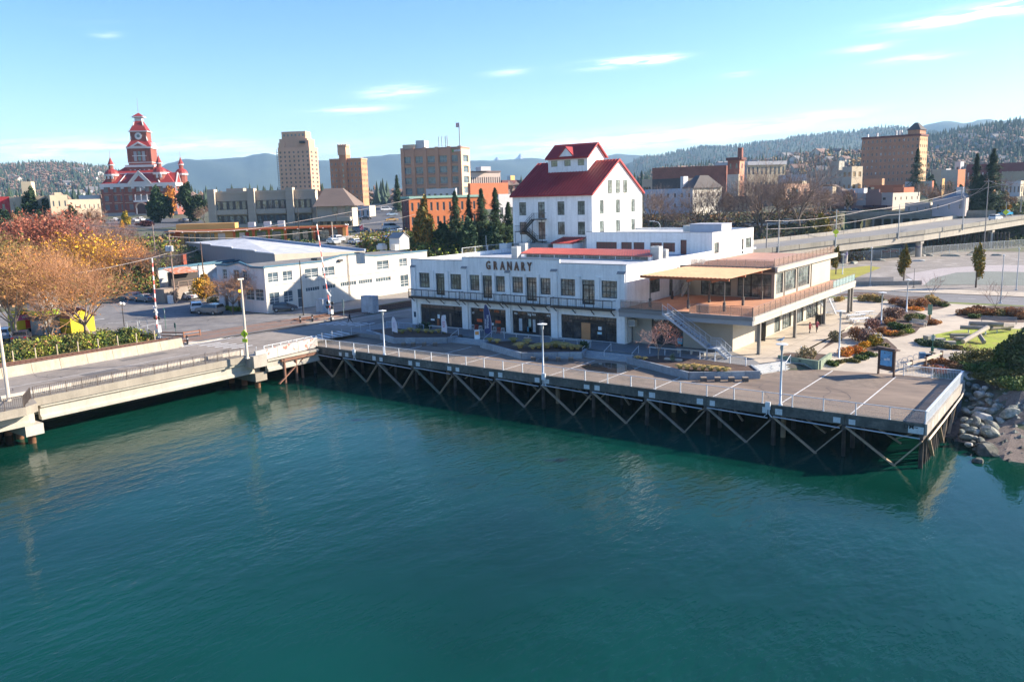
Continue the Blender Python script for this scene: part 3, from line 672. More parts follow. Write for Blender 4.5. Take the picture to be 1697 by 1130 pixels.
mb=MB(); wall(mb,(TX1,TY0,10),(0,1,0),(1,0,0),TY1-TY0,TE-10,[(a-TY0,b-10,c-TY0,d-10) for a,b,c,d in sr],.15)
gt=[(123.2,22.8,124.5,25.0),(125.85,22.8,127.2,25.0),(128.5,22.8,129.85,25.0)]
mb.add([(TX1,TY0,TE),(TX1,TY1,TE),(TX1,YR,TR)],[(0,1,2)])
mb.done('side_wall',white,tow)
for a,b,c,d in sr: window(tow,(TX1,a,b),(0,1,0),(1,0,0),c-a,d-b,2,4)
for a,b,c,d in gt: window(tow,(TX1+.17,a,b),(0,1,0),(1,0,0),c-a,d-b,2,4)
MB().quad((TX0,TY1,10),(TX0,TY0,10),(TX0,TY0,TE),(TX0,TY1,TE)).add([(TX0,TY1,TE),(TX0,TY0,TE),(TX0,YR,TR)],[(0,1,2)]).quad((TX1,TY1,10),(TX0,TY1,10),(TX0,TY1,TE),(TX1,TY1,TE)).done('back_walls',white,tow)
ov=.35; sl_=(TR-TE)/(YR-TY0)
seamroof(tow,(TX0-ov,TY0-ov,TE-ov*sl_+.12),(TX1+ov,TY0-ov,TE-ov*sl_+.12),(TX1+ov,YR,TR+.12),(TX0-ov,YR,TR+.12),redmetal,step=.62,thick=.16,seam=.16)
seamroof(tow,(TX1+ov,TY1+ov,TE-ov*sl_+.12),(TX0-ov,TY1+ov,TE-ov*sl_+.12),(TX0-ov,YR,TR+.12),(TX1+ov,YR,TR+.12),redmetal,step=.62,thick=.16,seam=.16)
rd=mat('red_trim',(.33,.03,.03),.45,.08)
MB().bar((TX1+ov,TY0-ov,TE-ov*sl_+.02),(TX1+ov,YR,TR+.05),.06,.3).bar((TX1+ov,TY1+ov,TE-ov*sl_+.02),(TX1+ov,YR,TR+.05),.06,.3).done('barge_board',rd,tow)
MB().box(TX0-ov,TY0-ov-.08,TE-ov*sl_-.12,TX1+ov,TY0-ov+.02,TE-ov*sl_+.06).done('gutter',rd,tow)
c0,c1,d0,d1=-83.7,-75.6,123.75,129.65; ch=29.25; cr_=31.45
cup=MB(); wall(cup,(c0,d0,25.8),(1,0,0),(0,-1,0),c1-c0,ch-25.8,[(x-c0,27.65-25.8,x+1.3-c0,28.65-25.8) for x in (c0+.65,c0+3.4,c0+6.15)],.12)
cup.quad((c1,d0,25.8),(c1,d1,25.8),(c1,d1,ch),(c1,d0,ch)).add([(c1,d0,ch),(c1,d1,ch),(c1,(d0+d1)/2,cr_)],[(0,1,2)]).quad((c0,d1,25.8),(c0,d0,25.8),(c0,d0,ch),(c0,d1,ch)).add([(c0,d1,ch),(c0,d0,ch),(c0,(d0+d1)/2,cr_)],[(0,1,2)]).quad((c1,d1,25.8),(c0,d1,25.8),(c0,d1,ch),(c1,d1,ch))
cup=cup.done('cupola',white,tow)
for x in (c0+.65,c0+3.4,c0+6.15): window(cup,(x,d0,27.65),(1,0,0),(0,-1,0),1.3,1.0,4,2,depth=.12,split=False)
dm=(d0+d1)/2; s2=(cr_-ch)/(dm-d0)
seamroof_p=cup
def croof(a,b,c,d):
 p0,p1,q1,q0=map(Vector,(a,b,c,d)); n=(p1-p0).cross(q0-p0).normalized(); n=n if n.z>0 else -n
 s=MB().extr([p0,p1,q1,q0],-n*.14); k=int((p1-p0).length/.5)
 for i in range(k+1): s.bar(p0.lerp(p1,i/k)+n*.02,q0.lerp(q1,i/k)+n*.02,.05,.08,up=n)
 return s
croof((c0-.4,d0-.4,ch-.4*s2+.1),(c1+.4,d0-.4,ch-.4*s2+.1),(c1+.4,dm,cr_+.1),(c0-.4,dm,cr_+.1)).done('cupola_roof',redmetal,cup,fixn=True)
croof((c1+.4,d1+.4,ch-.4*s2+.1),(c0-.4,d1+.4,ch-.4*s2+.1),(c0-.4,dm,cr_+.1),(c1+.4,dm,cr_+.1)).done('cupola_roof',redmetal,cup,fixn=True)
MB().bar((c1+.42,d0-.4,ch-.4*s2),(c1+.42,dm,cr_+.03),.06,.26).bar((c1+.42,d1+.4,ch-.4*s2),(c1+.42,dm,cr_+.03),.06,.26).box(c0-.4,d0-.46,ch-.4*s2-.14,c1+.4,d0-.38,ch-.4*s2+.05).done('cupola_trim',rd,cup)
cxm=(c0+c1)/2-.2
MB().extr([(cxm-1.5,d0-.15,29.3),(cxm+1.5,d0-.15,29.3),(cxm,d0-.15,30.75)],(0,2.4,0)).done('dormer_gable',white,cup,fixn=True)
MB().extr([(cxm-1.75,d0-.3,29.25),(cxm-1.6,d0-.3,29.1),(cxm,d0-.3,30.8),(cxm,d0-.3,30.98)],(0,2.7,0)).extr([(cxm+1.75,d0-.3,29.25),(cxm+1.6,d0-.3,29.1),(cxm,d0-.3,30.8),(cxm,d0-.3,30.98)],(0,2.7,0)).done('dormer_roof',redmetal,cup,fixn=True)
fs=thing('fire_stairs','black steel zigzag fire stairs on the front of the white tower','stairs',(-82,117,13.4))
def stair_run(t,a,b,w,n,mt,side=(0,1,0),rail=.95,solid=True):
 a=Vector(a);b=Vector(b); sd_=Vector(side)*w
 for k in (0,1):
  MB().bar(a+sd_*k,b+sd_*k,.06,.26).bar(a+sd_*k+Vector((0,0,rail)),b+sd_*k+Vector((0,0,rail)),.045,.045).done('stringer',mt,t)
 st_=MB()
 for i in range(n):
  p=a.lerp(b,(i+.5)/n); d=(b-a); d.z=0; d=d.normalized()*.14
  st_.add([p-d,p+d,p+d+sd_,p-d+sd_],[(0,1,2,3)]); st_.add([p-d-Vector((0,0,.04)),p+d-Vector((0,0,.04)),p+d+sd_-Vector((0,0,.04)),p-d+sd_-Vector((0,0,.04))],[(3,2,1,0)])
 st_.done('treads',mt,t)
 rl=MB()
 for i in range(n+1):
  if i%2==0:
   for k in (0,1): p=a.lerp(b,i/n)+sd_*k; rl.bar(p,p+Vector((0,0,rail)),.03,.03)
 for q in (.25,.45,.65):
  for k in (0,1): rl.bar(a+sd_*k+Vector((0,0,q)),b+sd_*k+Vector((0,0,q)),.018,.018)
 rl.done('balusters',mt,t,kind='stuff')
MB().box(-82.3,116.4,18.65,-80.3,117.95,18.8).done('landing',blackmetal,fs); MB().box(-86.0,116.4,16.6,-84.6,117.95,16.72).done('landing',blackmetal,fs); MB().box(-82.3,116.4,14.9,-80.3,117.95,15.02).done('landing',blackmetal,fs)
stair_run(fs,(-82.3,116.4,18.75),(-84.6,116.4,16.7),.7,9,blackmetal); stair_run(fs,(-84.6,117.2,16.65),(-82.3,117.2,15.0),.7,8,blackmetal)
stair_run(fs,(-82.2,116.4,14.95),(-84.0,116.4,13.5),.7,7,blackmetal)
for x in (-86,-84.6,-82.3,-80.3): MB().box(x-.04,116.42,13.4,x+.04,116.5,16.7 if x<-84 else 18.7).done('post',blackmetal,fs)
for x0,x1,z in ((-82.3,-80.3,18.8),(-86,-84.6,16.72),(-82.3,-80.3,15.02)):
 r_=MB().box(x0,116.4,z+.95,x1,116.44,z+1.0).box(x1-.04,116.4,z+.95,x1,117.9,z+1.0)
 for k in range(7): r_.box(x0+(x1-x0)*k/6-.012,116.41,z,x0+(x1-x0)*k/6+.012,116.43,z+.95)
 r_.done('landing_rail',blackmetal,fs)
# == wing behind
WY,WX0,WX1,WZ0,WZ1=116.0,-71.2,-49.5,10,16.65
wing=thing('white_wing','low white flat-roofed wing right of the tower with dark red blinds in its windows','building',(-60,116,13.3))
fr=[(-69.4,14.0,-65.6,15.1,6,0),(-64.8,14.0,-62.9,15.1,3,0),(-62.6,14.0,-60.7,15.1,3,0),(-59.7,13.9,-57.7,15.1,3,0),(-57.5,13.7,-55.5,15.1,3,1),(-54.6,13.25,-53.6,15.55,2,1)]
mb=MB(); wall(mb,(WX0,WY,WZ0),(1,0,0),(0,-1,0),WX1-WX0,WZ1-WZ0,[(a-WX0,b-WZ0,c-WX0,d-WZ0) for a,b,c,d,_,_ in fr],.18); mb.done('front_wall',white,wing)
redblind=mat('dark_red_blind',(.10,.014,.016),.35,.3,2,spec=.6)
for a,b,c,d,nx,k in fr: window(wing,(a,WY,b),(1,0,0),(0,-1,0),c-a,d-b,nx,3 if k==0 else 2,gm=redblind,depth=.18,name='door' if a==-54.6 else 'window')
sr=[(116.7,13.5,118.5,15.1),(127.6,12.7,128.4,15.1),(129.3,13.5,131.8,15.1)]; WYB=132.6
mb=MB(); wall(mb,(WX1,WY,WZ0),(0,1,0),(1,0,0),WYB-WY,WZ1-WZ0,[(a-WY,b-WZ0,c-WY,d-WZ0) for a,b,c,d in sr],.18); mb.done('side_wall',white2,wing)
for a,b,c,d in sr: window(wing,(WX1,a,b),(0,1,0),(1,0,0),c-a,d-b,2,2,fm=mat('brown_frame',(.08,.06,.05)),depth=.18,name='door' if c-a<1 else 'window')
MB().quad((WX1,WYB,WZ0),(WX0,WYB,WZ0),(WX0,WYB,WZ1),(WX1,WYB,WZ1)).done('back_wall',white,wing)
MB().box(WX0,WY+.01,16.1,WX1-.01,WYB-.01,16.3).done('roof',roofm,wing)
MB().box(WX0,WY-.05,WZ1,WX1+.05,WY+.25,WZ1+.07).box(WX1-.2,WY+.25,WZ1,WX1+.05,WYB,WZ1+.07).done('parapet_cap',mat('grey_cap',(.20,.22,.25)),wing)
for (px,py,px2,h,d,lab,mt) in [(1132,386,1143,.9,1.6,'beige rooftop unit at the middle of the wing roof',mat('unit_cream',(.5,.49,.45))),(1146,386,1157,.9,1.2,'cream fan unit right of the beige unit on the wing roof',mat('unit_pale',(.6,.58,.52)))]:
 P=gp(px,py-2,16.4); t=thing('rooftop_unit',lab,'ventilation unit',P); MB().box(0,0,0,1.9,d,h).box(-.05,-.05,h,1.95,d+.05,h+.06).done('casing',mt,t,world=False)
t=thing('roof_box','long grey plant box on the right end of the wing roof','roof box',(-56,123,16.3)); MB().box(-55.6,121.5,16.3,-50.4,125.5,17.6).box(-55.65,121.45,17.6,-50.35,125.55,17.7).done('casing',mat('plant_grey',(.42,.43,.48),.7,.08,1),t)
t=thing('curved_lamp','curved pale lamp arm rising above the roof of the low wing','lamp',(-63,126,16.3)); MB().tube([(0,0,0),(0,0,1.0),(-.3,0,1.5),(-1.2,0,1.7)],.05,6).box(-1.9,-.12,1.64,-1.1,.12,1.76).done('arm',galv,t,world=False)
# == annex with terraces
AX1=-32.45; AY0=87.3; AY1=129.3; DZ=8.95
tan=mat('tan_panel',(.43,.39,.32),.75,.07,.4,var2=.03); taupe=mat('taupe_wall',(.33,.30,.255),.8,.08,.5,var2=.04)
terra=mat('terracotta_deck',(.46,.23,.135),.8,.14,.35,var2=.08,scale2=3); steelb=mat('brown_steel',(.10,.09,.08),.5,.1)
ann=thing('terrace_building','beige two-storey restaurant annex with a terracotta roof deck, wide overhanging balcony and glass guardrails','building',(-40,88,4.3))
LX1=-36.0; LY=90.6
fr=[(-46.4,4.32,-42.2,7.9)]
mb=MB(); wall(mb,(-49.0,LY,4.3),(1,0,0),(0,-1,0),LX1+49.0,3.75,[(a+49.0,b-4.3,c+49.0,d-4.3) for a,b,c,d in fr],.2)
mb.done('lower_front_wall',taupe,ann)
window(ann,(-46.4,LY,4.32),(1,0,0),(0,-1,0),4.2,3.55,1,1,gm=shopglass,depth=.2,fw=.1,name='shopfront',cols=[(1.6,1.8,.05,3.5),(2.85,3.0,.05,3.5),(.05,4.15,2.35,2.45)])
MB().box(-46.2,LY-.02,7.1,-44.7,LY+.02,7.75).done('shop_sign',mat('sign_brown',(.07,.05,.045)),ann)
textobj('shop_lettering','BISON',.55,ptxt,ann,(-45.45,LY-.03,7.5),(R(90),0,0),.01,.012,sx=.82)
MB().box(-46.0,LY-.04,7.2,-44.9,LY-.025,7.24).done('lettering_underline',ptxt,ann)
MB().box(-43.0,LY+.1,4.6,-42.35,LY+.14,5.3).done('poster',mat('cyan_poster',(.08,.35,.48),.6,.2,4),ann)
hs=[(98.6,4.35,101.6,7.6,3),(104.6,4.35,106.8,7.6,3),(107.6,4.35,111.2,7.6,4),(113.3,4.35,116.4,7.6,3),(117.6,4.35,123.0,7.6,6)]
mb=MB(); wall(mb,(LX1,LY,4.3),(0,1,0),(1,0,0),126.5-LY,3.75,[(a-LY,b-4.3,c-LY,d-4.3) for a,b,c,d,_ in hs],.2); mb.done('lower_side_wall',tan,ann)
for i,(a,b,c,d,nx) in enumerate(hs): window(ann,(LX1,a,b),(0,1,0),(1,0,0),c-a,d-b,nx,2,gm=glass2 if i==3 else glass,depth=.2,fw=.09,bw=.08,name='shopfront')
MB().box(LX1,98.55,4.35,LX1+1.0,98.6,6.6).done('open_door',blackmetal,ann)
MB().quad((LX1,126.5,4.3),(-49,126.5,4.3),(-49,126.5,8),(LX1,126.5,8)).done('lower_back_wall',taupe,ann)
MB().box(-49.18,87.4,4.3,-49.02,90.7,8).done('nib_wall',white,ann) if False else None
MB().prism([(-49.15,AY0+.4),(AX1-.3,AY0+.4),(AX1-.3,AY1-.3),(-49.15,AY1-.3)],8.12,8.85).done('floor_slab',taupe,ann)
MB().box(-49.15,AY0+.35,8.851,AX1-.3,AY1-.3,8.87).done('deck_paving',terra,ann)
MB().box(-49.15,AY0,8.0,AX1-.02,AY0+.4,8.52).done('fascia',mat('grey_fascia',(.27,.275,.28),.6,.08,.6),ann)
MB().box(-49.15,AY0-.06,8.55,AX1+.04,AY0+.38,8.95).done('fascia',mat('grey_fascia2',(.19,.18,.175),.6,.08,.6),ann)
MB().box(AX1-.4,AY0+.42,8.0,AX1,AY1,8.5).box(AX1-.4,AY0+.4,8.53,AX1+.06,AY1,8.92).done('fascia',tan,ann)
MB().box(-48.9,AY0+.05,8.952,-40.0,AY0+.6,9.05).done('deck_kerb',steelb,ann)
for y in (90.4,102.9,115.3,127.5,129.0):
 MB().box(-33.0,y-.17,4.3,-32.66,y+.17,8.0).box(-33.1,y-.28,4.3,-32.56,y+.28,4.36).done('column',mat('column_taupe',(.20,.18,.155),.6,.08,1),ann)
for y in (96.5,109.1,121.4):
 MB().box(AX1-.06,y-.05,8.0,AX1+.02,y+.05,8.9).done('downpipe',steelb,ann)
UX0,UX1,UY0,UY1,UZ=-48.3,-36.0,104.2,128.6,12.25
fr=[(-46.0,9.0,-41.8,11.95),(-40.9,9.0,-36.4,11.95)]
mb=MB(); wall(mb,(-49.0,UY0,8.87),(1,0,0),(0,-1,0),UX1+49.0,UZ-8.87,[(a+49.0,b-8.87,c+49.0,d-8.87) for a,b,c,d in fr],.2); mb.done('upper_front_wall',taupe,ann)
for a,b,c,d in fr: window(ann,(a,UY0,b),(1,0,0),(0,-1,0),c-a,d-b,5,2,depth=.2,fw=.09,bw=.07,name='glass_wall',cols=[((c-a)*.4-.1,(c-a)*.4+.1,.1,2.9)])
us=[(104.9,9.35,107.5,12.0,2),(108.3,9.35,112.7,12.0,3),(113.6,9.35,118.6,12.0,4)]
mb=MB(); wall(mb,(UX1,UY0,8.87),(0,1,0),(1,0,0),UY1-UY0,UZ-8.87,[(a-UY0,b-8.87,c-UY0,d-8.87) for a,b,c,d,_ in us],.2); mb.done('upper_side_wall',tan,ann)
for a,b,c,d,nx in us: window(ann,(UX1,a,b),(0,1,0),(1,0,0),c-a,d-b,nx,2,depth=.2,fw=.08,bw=.07,fm=mat('grey_frame',(.12,.12,.12)),name='glass_wall')
for y in (107.9,113.15,119.2): MB().box(UX1,y-.08,8.9,UX1+.09,y+.08,12.2).done('fin',steelb,ann)
MB().quad((UX1,UY1,8.87),(-49,UY1,8.87),(-49,UY1,UZ),(UX1,UY1,UZ)).done('upper_back_wall',tan,ann)
MB().prism([(-49.0,UY0-.15),(UX1+.3,UY0-.15),(UX1+.3,UY1+2.2),(-49.0,UY1+2.2)],12.26,12.62).done('roof_slab',steelb,ann)
MB().box(UX1+.1,UY0-.2,12.30,UX1+.42,UY1+2.3,12.85).box(UX1-.1,UY0,12.86,UX1+.46,UY1+2.3,12.92).done('roof_fascia',tan,ann)
MB().box(-49.0,UY0-.2,12.63,UX1+.09,UY0-.02,12.9).done('roof_fascia_front',steelb,ann)
MB().box(-48.9,UY0,12.63,UX1+.05,UY1+2.1,12.72).done('roof_paving',mat('terracotta_roof',(.40,.22,.16),.8,.12,.35,var2=.08,scale2=3),ann)
MB().box(UX1-.6,UY1,8.9,UX1-.2,UY1+.02,12.2).done('rear_column',steelb,ann)
bronzeglass=mat('bronze_glass_rail',(.30,.20,.155),.25,.1,1); tealglass=mat('pale_green_glass',(.28,.42,.42),.15,.1,1)
def clearglass(name,col,a):
 if name in MC: return MC[name]
 m=mat(name,col,.15,0); m.node_tree.nodes['Principled BSDF'].inputs['Alpha'].default_value=a; MC[name]=m; return m
gl_b=clearglass('tinted_rail_glass',(.30,.20,.15),.42); gl_t=clearglass('green_rail_glass',(.35,.5,.5),.55)
def glassrail(label,P0,P1,n,gm,h=1.05,name='glass_guardrail'):
 P0=Vector(P0);P1=Vector(P1);L=(P1-P0).length; ang=math.atan2(P1.y-P0.y,P1.x-P0.x); t=thing(name,label,'guardrail',P0,ang); w=L/n
 pm=MB().box(-.02,-.025,0,.02,.025,h).mesh('post',steelb); g=MB().box(.04,-.008,.08,w-.04,.008,h-.08).mesh('glass_panel',gm); r=MB().box(0,-.03,h,w,.03,h+.035).mesh('top_rail',mat('rail_brown',(.24,.17,.14),.5,.08))
 for i in range(n+1):
  link('post',pm,t,loc=(w*i,0,0))
  if i<n: link('glass_panel',gm and g,t,loc=(w*i,0,0)); link('top_rail',r,t,loc=(w*i,0,0))
glassrail('long bronze-tinted glass guardrail along the lit right edge of the lower terrace',(AX1-.1,AY0+.3,8.93),(AX1-.1,118,8.93),17,gl_b)
glassrail('pale green glass guardrail at the far right end of the lower terrace',(AX1-.1,118,8.93),(AX1-.1,AY1-.2,8.93),7,gl_t)
glassrail('front guardrail of the lower terrace above the BISON shop',(-49.0,AY0+.25,8.95),(-43.5,AY0+.25,8.95),4,gl_b)
glassrail('front guardrail of the lower terrace between the stair gate and the corner',(-40.0,AY0+.25,8.95),(AX1-.15,AY0+.25,8.95),6,gl_b)
glassrail('front guardrail of the upper roof deck above the timber canopy',(-47.5,UY0+.1,12.72),(UX1-.1,UY0+.1,12.72),9,gl_b)
glassrail('right-hand guardrail of the upper roof deck on top of the annex',(UX1-.1,UY0+.1,12.92),(UX1-.1,UY1+2,12.92),15,gl_b)
t=thing('gate','grey mesh gate at the top of the terrace stair','gate',(-38.3,AY0+.3,8.95)); MB().box(-39.2,AY0+.32,9,-37.7,AY0+.35,10.1).done('mesh_leaf',clearglass('gate_mesh',(.4,.4,.42),.5),t)
can=thing('timber_canopy','slatted pale orange timber canopy roof on slim steel posts over the terracotta terrace','canopy',(-43,98,8.95))
cz=12.72; cx0,cx1,cy0,cy1=-47.9,-37.3,90.0,104.0
wood=mat('larch_slat',(.62,.36,.19),.7,.14,1.3,var2=.06); woodd=mat('orange_beam',(.34,.12,.05),.7,.12,1)
slat=MB().box(0,cy0,-.02,.235,cy1,.06).mesh('slat',wood,inv=None)
n=44
for i in range(n):
 x=cx0+(cx1-cx0+1.0)*i/n
 y0=cy0; y1=cy1
 if i%2==0: MB().box(x,y0,cz+.02,x+.255,y1,cz+.07).done('slat',wood,can)
 else: MB().box(x-.01,y0+.12,cz+.065,x+.25,y1,cz+.10).done('slat',wood,can)
for y in (cy0+.5,cy0+5.5,cy0+11): MB().box(cx0,y-.09,cz-.28,cx1+.8,y+.09,cz).done('beam',woodd,can)
for x in (-46.4,-41.6,-38.5): MB().box(x-.08,cy0+.1,cz-.5,x+.08,cy1,cz-.285).done('beam',woodd,can)
pst=MB().box(-.055,-.055,0,.055,.055,3.3).box(-.13,-.13,0,.13,.13,1.05).mesh('post',mat('canopy_post',(.07,.065,.062),.5,.1))
for i,(px,py) in enumerate([(232,438),(378,385),(487,450),(627,408),(755,470),(888,430),(1008,390)]):
 P=gp(1020+px/4.04,400+py/4.04,8.9); P.x=max(-48,min(-37.2,P.x)); P.y=max(95.5,P.y) if False else P.y
 y=P.y
 link('post',pst,can,loc=(P.x+43,P.y-98,-.05),)
MB().box(-46.6,89.9,cz-.1,-36.2,90.3,cz).done('front_beam',woodd,can) if False else None
st1=thing('terrace_stair','grey steel staircase from the paving up to the terrace, before the shaded annex wall','stairs',(-38,87,4.3))
sg=mat('stair_grey',(.38,.42,.47),.55,.1,1)
stair_run(st1,(-42.6,85.85,8.95),(-37.2,85.85,5.45),1.3,16,sg,rail=1.0); stair_run(st1,(-36.0,85.85,5.4),(-34.7,85.85,4.35),1.3,5,sg,rail=1.0)
MB().box(-37.2,85.85,5.3,-36.0,87.15,5.42).done('landing',sg,st1)
for x in (-37.1,-36.1): MB().box(x-.04,85.86,4.3,x+.04,85.94,5.3).done('leg',sg,st1)
r_=MB()
for k in range(9): r_.box(-37.2+k*.15,87.1,5.42,-37.18+k*.15,87.13,6.4)
for zq in (5.7,6.0,6.4): r_.box(-37.2,87.1,zq,-36,87.13,zq+.03)
r_.done('landing_rail',mat('blue_rail',(.2,.3,.4)),st1)
st2=thing('upper_stair','silver steel staircase against the white hall wall, rising to the upper roof deck','stairs',(-48.3,104,9))
stair_run(st2,(-48.6,101.4,8.95),(-48.6,108.6,13.0),1.1,18,mat('stair_silver',(.5,.5,.5),.5,.1),side=(1,0,0))
st3=thing('rear_stair','pale steel staircase under the far right end of the balcony','stairs',(-33.5,121,4.3))
stair_run(st3,(-35.2,119.4,8.1),(-35.2,124.6,4.4),1.4,16,sg,side=(1,0,0))
bench_pale=mat('bench_pale',(.42,.40,.35),.7,.1,1)
t=thing('long_bench','long pale concrete bench under the steel stair beside the annex','bench',(-40,87,4.3)); MB().box(-41.2,86.6,4.75,-37.6,87.0,4.85).done('seat',bench_pale,t)
for x in (-41,-39.4,-37.8): MB().box(x-.06,86.65,4.3,x+.06,86.95,4.75).done('leg',bench_pale,t)
t=thing('wall_unit','white air conditioning unit hung on the white wall end beside the BISON shop','air conditioner',(-48.9,89.6,6.6)); MB().box(-49.1,89.6,6.5,-48.2,90.3,7.3).done('casing',mat('unit_cream',(.5,.49,.45)),t); MB().box(-49.0,89.56,6.6,-48.3,89.6,7.2).done('grille',mat('unit_grey',(.2,.2,.2)),t)
t=thing('black_bin','black bin beside the second balcony column','bin',gp(1357,537,4.3)); MB().box(-.4,-.4,0,.4,.4,1.15).box(-.44,-.44,1.15,.44,.44,1.25).done('body',blackmetal,t,world=False)
# == waterfront road bridge on the left
RZ=4.12
br=thing('road_bridge','concrete road bridge with cream girders crossing the water at the left','bridge',(-93,45,2))
gird=mat('cream_girder',(.38,.355,.30),.8,.1,.4,var2=.05,streak=.15); bconc=mat('bridge_concrete',(.27,.24,.195),.85,.15,.5,var2=.1,streak=.2)
YA,YB=36.5,59.6
MB().box(-100.9,-60,3.3,-87.6,70.5,4.10).done('deck_slab',bconc,br)
MB().box(-87.59,YA-1.2,3.55,-85.75,YB+.3,4.36).prism([(-87.59,-60),(-82.6,-60),(-82.6,33.2),(-83.4,34.6),(-85.74,35.25),(-87.59,35.25)],3.55,4.36).done('walkway_slab',bconc,br)
def girder(x,y0,y1):
 s=[(x-.32,2.0),(x+.34,2.0),(x+.34,2.28),(x+.12,2.5),(x+.12,3.1),(x+.38,3.3),(x+.38,3.54),(x-.32,3.54)]
 MB().extr([(a,y0,z) for a,z in s],(0,y1-y0,0)).done('girder',gird,br,fixn=True)
for x in (-86.3,-89.2,-92.1,-95,-98): girder(x,YA-.6,61.2)
for x in (-85.1,-88.2,-92.1,-95,-98): girder(x,0,34.3)
girder(-85.4,62.6,70.8)
for (cx_,cy_) in ((-86.2,34.6),(-87.0,61.8)):
 MB().box(-100.5,cy_-.85,.95,cx_+1.5,cy_+.85,1.99).box(cx_-.9,cy_-.6,1.99,cx_+.6,cy_+.5,3.5).done('pier_cap',conc_l if cy_<40 else bconc,br)
 for k in range(5): MB().tube([(cx_+.6-k*2.7,cy_,-3),(cx_+.6-k*2.7,cy_,.95)],.36,12).done('pile',mat('rusty_pile',(.25,.115,.06),.85,.35,1,var2=.2),br,smooth=True)
MB().box(-86.2,59.95,3.0,-84.2,61.9,4.45).done('abutment_block',conc,br)
gw=mat('faded_graffiti_wall',(.42,.40,.37),.85,.1,.6,col2=(.40,.14,.11),c2t=.60,c2w=.02,var2=.05)
nseg=3
for i in range(nseg): MB().bar((-84.75-.45*i,60.6+3.6*i,4.3),(-84.75-.45*(i+1),60.6+3.6*(i+1)-.05,4.28),.3,1.3).done('graffiti_wall_panel',gw,br)
MB().prism([(-100.8,60),(-84.7,60),(-86.4,71.3),(-100.8,71.3)],3.2,3.62).done('approach_slab',bconc,br)
for (x,y) in ((-85,65),(-86.0,68.6),(-85.2,67)): MB().tube([(x,y,-3),(x,y,3.2)],.17,8).done('pile',mat('rusty_timber',(.20,.10,.065),.85,.3,1),br)
MB().bar((-84.9,63.9,.2),(-85.4,68.9,3.1),.12,.3,up=(1,0,0)).box(-85.2,64.6,2.9,-84.9,70.4,3.2).done('brace',mat('rusty_timber',(.20,.10,.065)),br)
darkrail=mat('brown_picket',(.085,.065,.055),.6,.1,1)
railing('dark brown picket railing along the outer edge of the bridge walkway',(-85.95,35.4,4.36),(-85.95,59.4,4.36),15,darkrail,darkrail,h=1.15,step=.17,bar=.03,name='picket_railing',seg_name='picket_panel')
railing('dark brown picket railing on the wide walkway part at the left frame edge',(-82.8,12,4.36),(-82.8,33.1,4.36),13,darkrail,darkrail,h=1.15,step=.17,bar=.03,name='picket_railing',seg_name='picket_panel')
railing('short slanting piece of dark picket railing at the corner of the wide walkway',(-82.8,33.2,4.36),(-85.9,35.1,4.36),2,darkrail,darkrail,h=1.15,step=.17,bar=.03,name='picket_railing',seg_name='picket_panel')
t=thing('kerb_wall','low pale concrete wall between the road and the bridge walkway','wall',(-88,40,4.1))
for k in range(24):
 y=-5+k*3.0
 if y<61: MB().box(-87.85,y+.01,4.1,-87.6,y+2.98,4.82).done('wall_panel',conc_l if k%5 else conc,t)
t=thing('concrete_barrier','long weathered concrete barrier between the road and the railway tracks','barrier',(-101,40,4.1))
for k in range(20):
 y=-3+k*3.2
 if y<60: MB().extr([(-101.55,y+.01,4.1),(-100.75,y+.01,4.1),(-100.9,y+.01,4.5),(-101.05,y+.01,5.25),(-101.3,y+.01,5.25)],(0,3.16,0)).done('barrier_panel',mat('barrier_concrete',(.40,.345,.26),.85,.14,.5,var2=.1,streak=.25),t,fixn=True)
road=asph
main=[(-100.8,-80),(-87.8,-80),(-87.8,60.5),(-86.6,62),(-87.2,74),(-86.5,84.5),(-86.5,86.5),(-86.5,135),(-98,135),(-99.5,95),(-100.5,60)]
struct('road',MB().add([(x,y,4.14) for x,y in main],[tuple(range(len(main)))]),road)
cross=[(-100.3,60.2),(-100.2,95),(-112,88),(-116.5,86.5),(-131,86.8),(-143,96),(-185,118),(-190,108),(-160,84),(-170,60),(-136,50),(-126,60),(-110.5,61.5)]
struct('parking_road',MB().add([(x,y,4.13) for x,y in cross],[tuple(range(len(cross)))]),mat('grey_asphalt',(.20,.19,.18),.9,.16,.15,var2=.12,scale2=1.2,bump=.2,col2=(.155,.148,.145),c2t=.5,c2w=.1))
struct('road_by_wall',MB().add([(x,y,4.128) for x,y in [(-117.4,87),(-108,90.5),(-107.5,128),(-117.4,128)]],[(0,1,2,3)]),mat('pale_yard',(.26,.235,.205),.9,.15,.4,var2=.12,scale2=3))
pm=MB()
def stripe(pa,pb,w=.14,z=4.148):
 a=gp(*pa,z) if len(pa)==2 and pa[0]>=0 else Vector((*pa,z)); b=gp(*pb,z); d=(b-a); n=Vector((-d.y,d.x,0)).normalized()*w/2
 pm.add([a-n,b-n,b+n,a+n],[(0,1,2,3)])
def wst(x0,y0,x1,y1,w=.14,z=4.148):
 a=Vector((x0,y0,z));b=Vector((x1,y1,z)); d=b-a; n=Vector((-d.y,d.x,0)).normalized()*w/2; pm.add([a-n,b-n,b+n,a+n],[(0,1,2,3)])
for k in range(5): wst(-99.2+k*1.5,62.3+k*.2,-98.8+k*1.5,65.3+k*.2,.42)
for k in range(6): wst(-88.2+k*.05,74.3+k*1.15,-91.6+k*.05,75.0+k*1.15,.42) if k<5 else None
for k in range(6): wst(-99.3+k*1.3,83.0+k*.3,-98.7+k*1.3,86.4+k*.3,.45)
for k in range(4): wst(-104.6+k*1.5,75.2+k*.0,-104.1+k*1.5,78.4,.42) if k in (0,1) else None
wst(-100.3,60,-100.4,20,.13); wst(-88.3,10,-88.3,60,.13); wst(-94.6,20,-94.6,58,.10)
